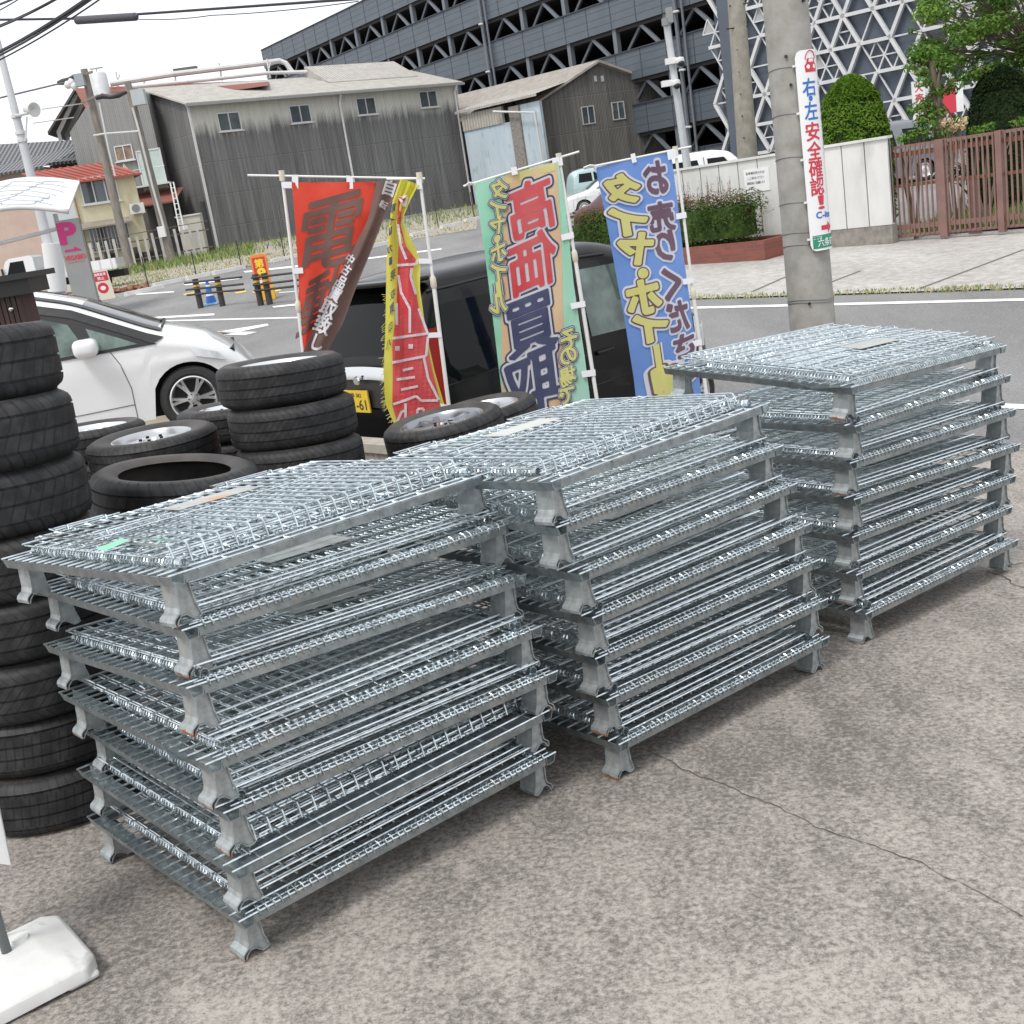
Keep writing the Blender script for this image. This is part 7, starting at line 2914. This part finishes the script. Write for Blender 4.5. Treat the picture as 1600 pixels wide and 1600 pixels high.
GB = 'tyres piled beside the low wall'
stack((442, 593), 5.75, 0.312, 0.205, 6, 0.200, 1, ['black tyre on a bright silver wheel topping the stack beside the van', 'winter tyre second from the top of the stack beside the van', 'winter tyre third from the top of the stack beside the van', 'fourth tyre down in the stack beside the van', 'fifth tyre down in the stack beside the van', 'bottom tyre of the stack beside the van'], 'swirl', None, (0.018, -0.02), seed=3, group=GB)
stack((241, 706), 5.75, 0.318, 0.195, 6, 0.192, 2, ['van tyre on a silver steel wheel lying in front of the white minivan', 'tyre directly under the steel wheel', 'third tyre down below the steel wheel', 'fourth tyre down below the steel wheel', 'fifth tyre down below the steel wheel', 'bottom tyre below the steel wheel'], 'steel', [MALU, MDRK, MDRK], (0.0, 0.0), seed=5, group=GB, tilt_top=(-0.05, -0.02))
stack((145, 690), 6.7, 0.30, 0.185, 4, 0.20, 0, ['tyre on a bright alloy wheel half hidden behind the steel wheel', 'tyre under the half hidden alloy wheel', 'third tyre below the half hidden alloy wheel', 'bottom tyre below the half hidden alloy wheel'], 'swirl', None, seed=6, group=GB)
stack((362, 657), 6.75, 0.30, 0.19, 4, 0.17, 1, ['smaller winter tyre with bright wheel partly hidden by the stack beside the van', 'tyre under the partly hidden smaller winter tyre', 'third tyre under the partly hidden smaller winter tyre', 'bottom tyre under the partly hidden smaller winter tyre'], 'steel', [MALU2, MDRK, MDRK], seed=7, group=GB)
# bare tyre tilted on its neighbours
c = at(276, 768, 4.75)
tyre(c, 0.338, 0.205, 0.225, 0, 'bare worn tyre without wheel, tilted on the pile behind the near pallets', None, (0.05, -0.10), 0.4, group=GB)
for k in range(1, 4):
    cc = c - LN * (0.21 * k) + V((0.03, 0.05, 0))
    if cc.z > lz(cc.x, cc.y):
        tyre(cc, 0.33, 0.205, 0.215, 0, ['tyre right beneath the bare tilted tyre', 'second tyre beneath the bare tilted tyre', 'third tyre beneath the bare tilted tyre'][k - 1], None, (0, 0), k, group=GB)
MGUN = [mat('wheel_two_tone', (0.30, 0.31, 0.33), rough=0.25, metal=0.8), MDRK, MDRK]
stack((697, 680), 6.1, 0.322, 0.205, 3, 0.225, 0, ['low-profile tyre on a dark two-tone alloy wheel behind the middle stack', 'tyre under the two-tone alloy wheel', 'bottom tyre under the two-tone alloy wheel'], 'split', MGUN, seed=8, group=GB, tilt_top=(-0.10, 0.04))
stack((754, 660), 6.55, 0.325, 0.20, 3, 0.225, 0, ['tyre on a silver split-spoke alloy wheel just behind the two-tone wheel', 'tyre under the silver split-spoke wheel', 'bottom tyre under the silver split-spoke wheel'], 'ten', [MALU, MDRK, MDRK], seed=9, group=GB, tilt_top=(-0.10, 0.06))

# ================================================================ sales banners
MPOLE = mat('banner_pole', (0.66, 0.655, 0.63), (0.72, 0.71, 0.69), 3, rough=0.5)
MJOIN = mat('pole_joint', (0.60, 0.55, 0.44), rough=0.5)
MTABW = mat('tab_white', (0.74, 0.74, 0.77), rough=0.7)


def cloth_mat(name, c1, c2=None, sc=2.0, tr=0.35):
    g = NG(name, 0.75)
    col = g.mix(g.rng(g.noise(scale=sc, detail=3), 0.35, 0.65), c1, c2 or c1)
    g.color(col)
    t = g.t.nodes.new('ShaderNodeBsdfTranslucent')
    g.put(t.inputs[0], col)
    mx = g.t.nodes.new('ShaderNodeMixShader')
    mx.inputs[0].default_value = tr
    g.t.links.new(g.b.outputs[0], mx.inputs[1])
    g.t.links.new(t.outputs[0], mx.inputs[2])
    g.t.links.new(mx.outputs[0], g.t.nodes['Material Output'].inputs['Surface'])
    wv = g.noise(g.map((60, 60, 60)), scale=6, detail=2)
    g.bump(wv, 0.05, 0.002)
    return g.m


class Banner:
    """cloth hung between pixel edges (left and right polylines, top to bottom) at depth Y"""

    def __init__(s, left, right, Y, rip=0.012, seed=0, fold=3.0):
        s.l, s.r, s.Y, s.rip, s.seed, s.fold = [V(p) for p in left], [V(p) for p in right], Y, rip, seed, fold

    def edge(s, e, v):
        """v 1 at the top"""
        n = len(e) - 1
        q = (1 - v) * n
        i = min(n - 1, max(0, int(q)))
        return e[i].lerp(e[i + 1], q - i)

    def px(s, u, v):
        return s.edge(s.l, v).lerp(s.edge(s.r, v), u)

    def uv(s, x, y):
        u, v = 0.5, 0.5
        for _ in range(25):
            p = s.px(u, v)
            ex, ey = x - p.x, y - p.y
            du = s.px(u + 0.01, v) - p
            dv = s.px(u, v + 0.01) - p
            det = du.x * dv.y - du.y * dv.x
            if abs(det) < 1e-9:
                break
            u += 0.01 * (ex * dv.y - ey * dv.x) / det * 0.8
            v += 0.01 * (du.x * ey - du.y * ex) / det * 0.8
        return u, v

    def P(s, u, v, o=0.0):
        q = s.px(u, v)
        d = s.rip * (math.sin(u * s.fold * 2.2 + v * 3.1 + s.seed) + 0.6 * math.sin(v * 7 + u * 2 + s.seed * 2)) + s.rip * 0.8 * mnoise.noise(V((u * 3, v * 6, s.seed)))
        return at(q.x, q.y, s.Y + d - o)

    def XP(s, x, y, o):
        """pixel coordinates straight to the cloth"""
        return s.P(*s.uv(x, y), o)

    def text(s, mb, ch, cx, cy, w_, h_, o, off, mirror=True, rot=None):
        u, v = s.uv(cx, cy)
        c = s.px(u, v)
        ax = s.px(u + 0.05, v) - s.px(u - 0.05, v)
        ax.normalize()
        if rot is not None:
            ax = V((math.cos(rot), math.sin(rot)))
        ay = s.px(u, v + 0.02) - s.px(u, v - 0.02)
        ay.normalize()
        if rot is not None:
            ay = V((ax.y, -ax.x))
        put_text(mb, ch, lambda x, y: s.XP(c.x + ax.x * x + ay.x * y, c.y + ax.y * x + ay.y * y, o), 0, 0, w_, h_, off, mirror)

    def area(s, mb, poly, o, step=18):
        mb.fill(poly, lambda x, y: s.XP(x, y, o), step)


def pole(root, top, bot, Y, joint=None, r_=0.0125):
    """square-ended plastic banner pole from the ground through the two pixels"""
    a, b = at(*top, Y), at(*bot, Y)
    o = root.matrix_world.translation
    d = b - a
    zb = min(lz(b.x, b.y), b.z) if b.y < 7.9 else -0.1
    k = (zb - a.z) / d.z
    e = a + d * k
    mb = MB()
    j = at(*joint, Y) if joint else a.lerp(b, 0.6)
    mb.tube([a - o, j - o], r_ * 0.85, 10)
    mb.tube([j - o, e - o], r_ * 1.1, 10)
    p_ = mb.build('pole', MPOLE, root, True, R(50))
    mb = MB()
    dn = d.normalized()
    mb.tube([j - dn * 0.035 - o, j - dn * 0.02 - o, j + dn * 0.03 - o, j + dn * 0.045 - o], [r_, r_ * 1.6, r_ * 1.6, r_ * 1.1], 10)
    mb.build('joint', MJOIN, p_, True, R(50))
    mb = MB()
    mb.tube([a + dn * 0.05 - o, a - dn * 0.015 - o], r_ * 1.5, 8)
    mb.build('pole_cap', MJOIN, p_)
    mb = MB()
    f = M.Translation(e - o)
    mb.box((0, 0, 0.07), (0.36, 0.36, 0.14), f)
    mb.build('water_base', MPLA, root)


def bar(root, a, b, Ya, Yb2):
    o = root.matrix_world.translation
    mb = MB()
    mb.tube([at(*a, Ya) - o, at(*b, Yb2) - o], 0.0075, 8)
    mb.build('crossbar', MPOLE, root, True, R(50))


def tabs(root, Y, lst):
    o = root.matrix_world.translation
    for q in lst:
        mb = MB()
        for dy in (0.0, 0.006):
            mb.add([at(x, y, Y - 0.018 + dy) - o for x, y in q], [(0, 1, 2, 3)])
        mb.build('loop_tab', MTABW, root)


def shifted(mb, o):
    mb.v = [tuple(V(p) - o) for p in mb.v]
    return mb


def layers(root, B, parent, specs):
    """specs: (name, material, list of drawing calls)"""
    o = root.matrix_world.translation
    for nm, m_, fn in specs:
        mb = MB()
        fn(mb)
        shifted(mb, o).build(nm, m_, parent)


def cloth(root, B, m_, nu=16, nv=40, name='cloth'):
    o = root.matrix_world.translation
    mb = MB()
    mb.grid(lambda u, v: B.P(u, v) - o, nu, nv)
    return mb.build(name, m_, root, True)


CW = cloth_mat('print_white', (0.76, 0.76, 0.80))
CNAVY = cloth_mat('print_navy', (0.055, 0.065, 0.15), (0.10, 0.11, 0.20), 3)
CRED = cloth_mat('print_red', (0.66, 0.05, 0.07), (0.74, 0.16, 0.17), 2)
CYEL = cloth_mat('print_yellow', (0.78, 0.74, 0.24), (0.80, 0.78, 0.33), 2)
CBRN = cloth_mat('print_brown', (0.16, 0.10, 0.09), (0.22, 0.14, 0.12), 3)
CPUR = cloth_mat('print_purple', (0.17, 0.10, 0.15), (0.22, 0.14, 0.18), 3)

# ---- green banner: high-price purchase (seen from the back, so mirrored)
YC = 7.95
br = thing('sales_banner', 'green and orange tall sales banner with big red and navy characters', 'banner', at(800, 640, YC), 'sales banners on white poles')
pole(br, (873, 243), (930, 610), YC, (898, 399))
bar(br, (724, 291), (905, 237), YC, YC)
tabs(br, YC, [((798, 262), (807, 260), (809, 272), (800, 274)), ((862, 247), (878, 245), (880, 258), (864, 260)), ((876, 367), (896, 362), (897, 372), (878, 376)), ((891, 474), (914, 470), (915, 479), (893, 483)), ((908, 580), (930, 577), (931, 587), (910, 590))])
mb = MB()
o = br.matrix_world.translation
for k in range(3):
    mb.tube([at(726 + k * 5, 291 - k, YC - 0.02) - o, at(733 + k * 3, 285, YC - 0.03) - o, at(742, 289 + k * 3, YC - 0.01) - o], 0.006, 5)
mb.build('string_knot', MTABW, br)
Bc = Banner([(741, 286), (757, 392), (770, 497), (784, 615), (795, 705)], [(872, 252), (884, 327), (897, 448), (914, 560), (927, 665)], YC, 0.012, 1.3)
cl = cloth(br, Bc, cloth_mat('banner_green', (0.22, 0.62, 0.38), (0.48, 0.76, 0.64), 1.4))
zt4 = lambda *p: p
layers(br, Bc, cl, [
    ('orange_field', cloth_mat('banner_orange', (0.80, 0.46, 0.27), (0.82, 0.62, 0.42), 1.5), lambda mb: Bc.area(mb, [(786, 276), (868, 254), (871, 262), (878, 400), (880, 500), (893, 660), (790, 690), (785, 620), (783, 490), (787, 380)], 0.0025)),
    ('yellow_field', cloth_mat('banner_lemon', (0.74, 0.66, 0.25), (0.78, 0.72, 0.42), 2), lambda mb: Bc.area(mb, [(790, 274), (866, 254), (868, 266), (790, 288)], 0.0035, 12)),
    ('mint_field', cloth_mat('banner_mint', (0.54, 0.78, 0.70), (0.36, 0.68, 0.50), 1.2), lambda mb: Bc.area(mb, [(878, 335), (884, 330), (897, 448), (914, 560), (926, 655), (894, 663), (881, 500)], 0.003)),
])
big = [('高', 829, 324, 72, 80), ('価', 833, 409, 76, 84), ('買', 829, 507, 80, 84), ('取', 831, 598, 88, 90)]
small = [('タ', 781, 296, 24, 30), ('イ', 779, 326, 24, 29), ('ヤ', 778, 352, 24, 25), ('・', 777, 373, 9, 9), ('ホ', 779, 394, 25, 28), ('イ', 780, 424, 24, 30), ('ー', 779, 452, 7, 24), ('ル', 778, 474, 26, 30)]
sono = [('そ', 889, 530, 26, 30), ('の', 888, 556, 26, 24), ('場', 887, 588, 25, 28), ('で', 886, 618, 24, 24), ('現', 888, 646, 24, 24)]
def drawn(lst, o, off):
    def f(mb):
        for i_, (ch, x, y, w_, h_) in enumerate(lst):
            Bc.text(mb, '|' if ch == 'ー' else ch, x, y, w_ if ch != 'ー' else 5, h_, o + i_ * 0.0001, off)
    return f
layers(br, Bc, cl, [
    ('dark_outline', CNAVY, drawn(big, 0.005, 0.095)), ('letter_outline', CW, drawn(big, 0.0075, 0.062)),  # widest outline printed in navy, white one inside it
    ('red_letter', CRED, drawn(big[:2], 0.011, 0.024)), ('navy_letter', CNAVY, drawn(big[2:], 0.011, 0.024)),
    ('dark_outline', CNAVY, drawn(small + sono, 0.0130, 0.13)), ('letter_outline', CW, drawn(small + sono, 0.0155, 0.095)),
    ('dark_outline', CNAVY, drawn(small + sono, 0.018, 0.062)), ('yellow_letter', CYEL, drawn(small + sono, 0.0205, 0.032))])

# ---- blue banner
YD = 8.25
br = thing('sales_banner', 'blue tall sales banner with purple and yellow characters beside the far pallets', 'banner', at(1000, 600, YD), 'sales banners on white poles')
pole(br, (1055, 232), (1097, 560), YD, (1083, 458))
bar(br, (912, 263), (1080, 229), YD, YD)
tabs(br, YD, [((985, 241), (992, 239), (995, 253), (988, 255)), ((1042, 236), (1058, 233), (1060, 247), (1044, 250)), ((1056, 334), (1072, 331), (1073, 340), (1057, 343)), ((1066, 436), (1083, 433), (1084, 442), (1068, 445)), ((1080, 533), (1096, 530), (1097, 539), (1081, 542))])
mb = MB()
o = br.matrix_world.translation
for k in range(4):
    mb.tube([at(912 + k * 4, 262 - k, YD - 0.02) - o, at(922 + k * 2, 258, YD - 0.03) - o, at(931, 263 + k * 2, YD - 0.01) - o], 0.006, 5)
mb.build('string_knot', MTABW, br)
Bd = Banner([(930, 262), (945, 330), (961, 420), (976, 500), (990, 590), (998, 660)], [(1048, 236), (1058, 310), (1068, 400), (1078, 470), (1088, 545), (1096, 620)], YD, 0.009, 4.1)
cl = cloth(br, Bd, cloth_mat('banner_blue', (0.14, 0.27, 0.62), (0.19, 0.33, 0.70), 1.5))
P_ = lambda x, y: (730 + x / 3.721, 220 + y / 3.721)
purp = [('お', 1095, 215, 34, 48), ('売', 1130, 440, 38, 44), ('り', 1150, 610, 28, 44), ('く', 1190, 830, 26, 48), ('だ', 1225, 1020, 32, 44), ('さ', 1262, 1190, 32, 34), ('い', 1275, 1330, 34, 34)]
yel = [('タ', 905, 280, 50, 44), ('イ', 940, 465, 54, 42), ('ヤ', 985, 630, 52, 46), ('・', 1023, 770, 11, 11), ('ホ', 1025, 910, 50, 50), ('イ', 1070, 1080, 50, 44), ('ー', 1110, 1265, 12, 44), ('！', 1120, 1420, 16, 50), ('！', 1180, 1420, 16, 50)]
def drawd(lst, o, off, cap=0.0):
    def f(mb):
        for i_, (ch, x, y, w_, h_) in enumerate(lst):
            X, Y_ = P_(x, y)
            Bd.text(mb, '|' if ch == 'ー' else ch, X, Y_, 5 if ch == 'ー' else w_, h_, o + i_ * 0.0001, off)
    return f
layers(br, Bd, cl, [
    ('letter_outline', CW, drawd(purp, 0.005, 0.11)), ('purple_letter', CPUR, drawd(purp, 0.008, 0.042)),
    ('letter_outline', CW, drawd(yel, 0.0105, 0.145)), ('dark_outline', CBRN, drawd(yel, 0.013, 0.088)), ('yellow_letter', CYEL, drawd(yel, 0.016, 0.052))])  # brown outline printed between the white and the yellow

# ---- red banner, blown half round its pole
YA = 7.9
br = thing('sales_banner', 'red sales banner with a dark brown character, its brown edge twisted over', 'banner', at(500, 560, YA), 'sales banners on white poles')
pole(br, (440, 270), (470, 530), YA, (466, 478))
bar(br, (387, 274), (662, 279), YA, YA)
tabs(br, YA, [((456, 273), (466, 273), (466, 295), (456, 295)), ((441, 284), (458, 284), (458, 294), (441, 294)), ((541, 274), (551, 275), (552, 295), (542, 295)), ((458, 419), (473, 418), (474, 427), (459, 428))])
Ba = Banner([(456, 285), (462, 360), (467, 440), (466, 500), (474, 552)], [(592, 284), (586, 330), (556, 400), (528, 470), (486, 556)], YA, 0.02, 2.2, 4)
cl = cloth(br, Ba, cloth_mat('banner_red', (0.72, 0.055, 0.03), (0.80, 0.10, 0.06), 2, 0.45), 14, 36)
Q5 = lambda x, y: (430 + x / 3.637, 240 + y / 3.637)
layers(br, Ba, cl, [
    ('brown_letter', CBRN, lambda mb: (Ba.text(mb, '電', 517, 362, 98, 112, 0.006, 0.016, False), Ba.text(mb, '動', 502, 470, 66, 100, 0.006, 0.016, False))),
    ('brown_margin', CBRN, lambda mb: Ba.area(mb, [(586, 286), (592, 284), (586, 330), (580, 342)], 0.004, 10))])
Bf = Banner([(588, 285), (574, 345), (545, 402), (514, 460), (489, 512), (474, 550)], [(634, 279), (604, 330), (583, 385), (558, 445), (536, 505), (508, 556)], YA - 0.05, 0.018, 5.5, 4)
c2 = cloth(br, Bf, CBRN, 8, 36, 'folded_edge')
wt = [('自', 650, 195, 17, 24, 0.3), ('転', 615, 290, 12, 12, 0.5), ('中', 425, 600, 12, 16, 0.6), ('古', 405, 660, 13, 17, 0.6), ('品', 375, 730, 14, 18, 0.55), ('買', 340, 800, 19, 21, 0.5), ('取', 302, 885, 24, 26, 0.45), ('致', 270, 975, 25, 27, 0.4), ('し', 243, 1075, 16, 24, 0.35)]
def fold_text(mb):
    for i_, (ch, x, y, w_, h_, a) in enumerate(wt):
        Bf.text(mb, ch, *Q5(x, y), w_, h_, 0.010 + i_ * 0.0001, 0.030, False, a)
layers(br, Bf, c2, [('white_letter', CW, fold_text)])
mb = MB()
o = br.matrix_world.translation

# ---- yellow and red banner, crumpled against its pole
YB = 7.55
br = thing('sales_banner', 'crumpled yellow and red sales banner with frayed edge in front of the black van', 'banner', at(650, 640, YB), 'sales banners on white poles')
pole(br, (655, 273), (701, 636), YB, (677, 440))
bar(br, (604, 280), (664, 279), YB, YB)
tabs(br, YB, [((650, 280), (658, 280), (660, 295), (652, 296)), ((654, 404), (674, 404), (675, 412), (655, 412)), ((668, 520), (689, 519), (690, 527), (669, 528)), ((688, 630), (704, 634), (704, 640), (689, 636))])
Lb = [(626, 279), (613, 315), (607, 360), (604, 410), (603, 460), (602, 520), (599, 580), (602, 630), (618, 668)]
Rb = [(654, 288), (640, 315), (628, 345), (648, 385), (657, 408), (656, 450), (666, 520), (679, 580), (697, 642)]
Bb = Banner(Lb, Rb, YB, 0.022, 0.6, 6)
cl = cloth(br, Bb, cloth_mat('banner_yellow', (0.72, 0.66, 0.07), (0.78, 0.73, 0.16), 3, 0.45), 16, 60)
redp = [Q5(*p) for p in ((700, 250), (755, 240), (720, 330), (712, 400), (745, 530), (800, 600), (775, 680), (800, 780), (815, 870), (865, 1030), (870, 1120), (900, 1260), (935, 1400), (935, 1440), (900, 1480), (700, 1550), (665, 1430), (668, 1250), (665, 1080), (690, 900), (695, 700), (700, 520), (692, 400))]
WS = [((690, 635), (800, 628), (812, 600)), ((700, 690), (715, 790), (765, 880), (765, 1020)), ((690, 850), (692, 975)), ((668, 1050), (866, 1022), (815, 880)), ((775, 650), (770, 700), (800, 800)), ((665, 1188), (858, 1150), (868, 1040)), ((725, 1232), (785, 1218)), ((690, 1284), (795, 1270)), ((715, 1342), (812, 1322)), ((670, 1425), (745, 1400), (800, 1378), (830, 1405), (925, 1402)), ((845, 1160), (870, 1280), (930, 1400)), ((740, 1420), (742, 1545)), ((690, 1530), (720, 1465), (745, 1460)), ((808, 1452), (843, 1450), (843, 1482), (808, 1482), (808, 1452)), ((705, 250), (735, 300), (752, 245), (705, 250)), ((697, 400), (712, 520), (745, 600))]
def strokes(mb):
    for st in WS:
        pts = [V(Q5(*p)) for p in st]
        d = []
        for a, b in zip(pts, pts[1:]):
            n = (b - a).normalized()
            w_ = V((-n.y, n.x)) * 2.0
            k = max(1, int((b - a).length / 6))
            row = [a.lerp(b, i / k) for i in range(k + 1)]
            mb.add([Bb.XP(*(p + w_), 0.020) for p in row] + [Bb.XP(*(p - w_), 0.020) for p in row], [(i, i + 1, k + 2 + i, k + 1 + i) for i in range(k)])
    for x, y in ((695, 1107), (770, 1096)):
        q = Q5(x, y)
        Bb.area(mb, [(q[0] - 3.6, q[1] - 3.6), (q[0] + 3.6, q[1] - 3.6), (q[0] + 3.6, q[1] + 3.6), (q[0] - 3.6, q[1] + 3.6)], 0.020, 8)
navy = [('取', 665, 310, 11, 13), ('イ', 662, 380, 10, 13), ('ー', 655, 440, 4, 12), ('カ', 652, 540, 9, 12), ('ー', 656, 610, 4, 12), ('現', 670, 690, 10, 14), ('収', 668, 800, 11, 14), ('買', 663, 880, 11, 15), ('ロ', 655, 985, 9, 12), ('ハ', 645, 1080, 10, 12)]
layers(br, Bb, cl, [
    ('red_field', CRED, lambda mb: Bb.area(mb, redp, 0.014, 7)), ('white_stroke', CW, strokes),
    ('navy_letter', CNAVY, lambda mb: [Bb.text(mb, '|' if ch == 'ー' else ch, *Q5(x, y), w_, h_, 0.016, 0.02, True) for ch, x, y, w_, h_ in navy])])
mb = MB()
r = random.Random(14)
o = br.matrix_world.translation
for i in range(60):
    v = 0.5 * r.random()
    p = Bb.P(0.0, v)
    mb.tube([p - o, p - o + V((r.uniform(-0.035, -0.005), r.uniform(-0.01, 0.01), r.uniform(-0.03, 0.01)))], 0.0012, 3)
mb.build('frayed_threads', CYEL, br)
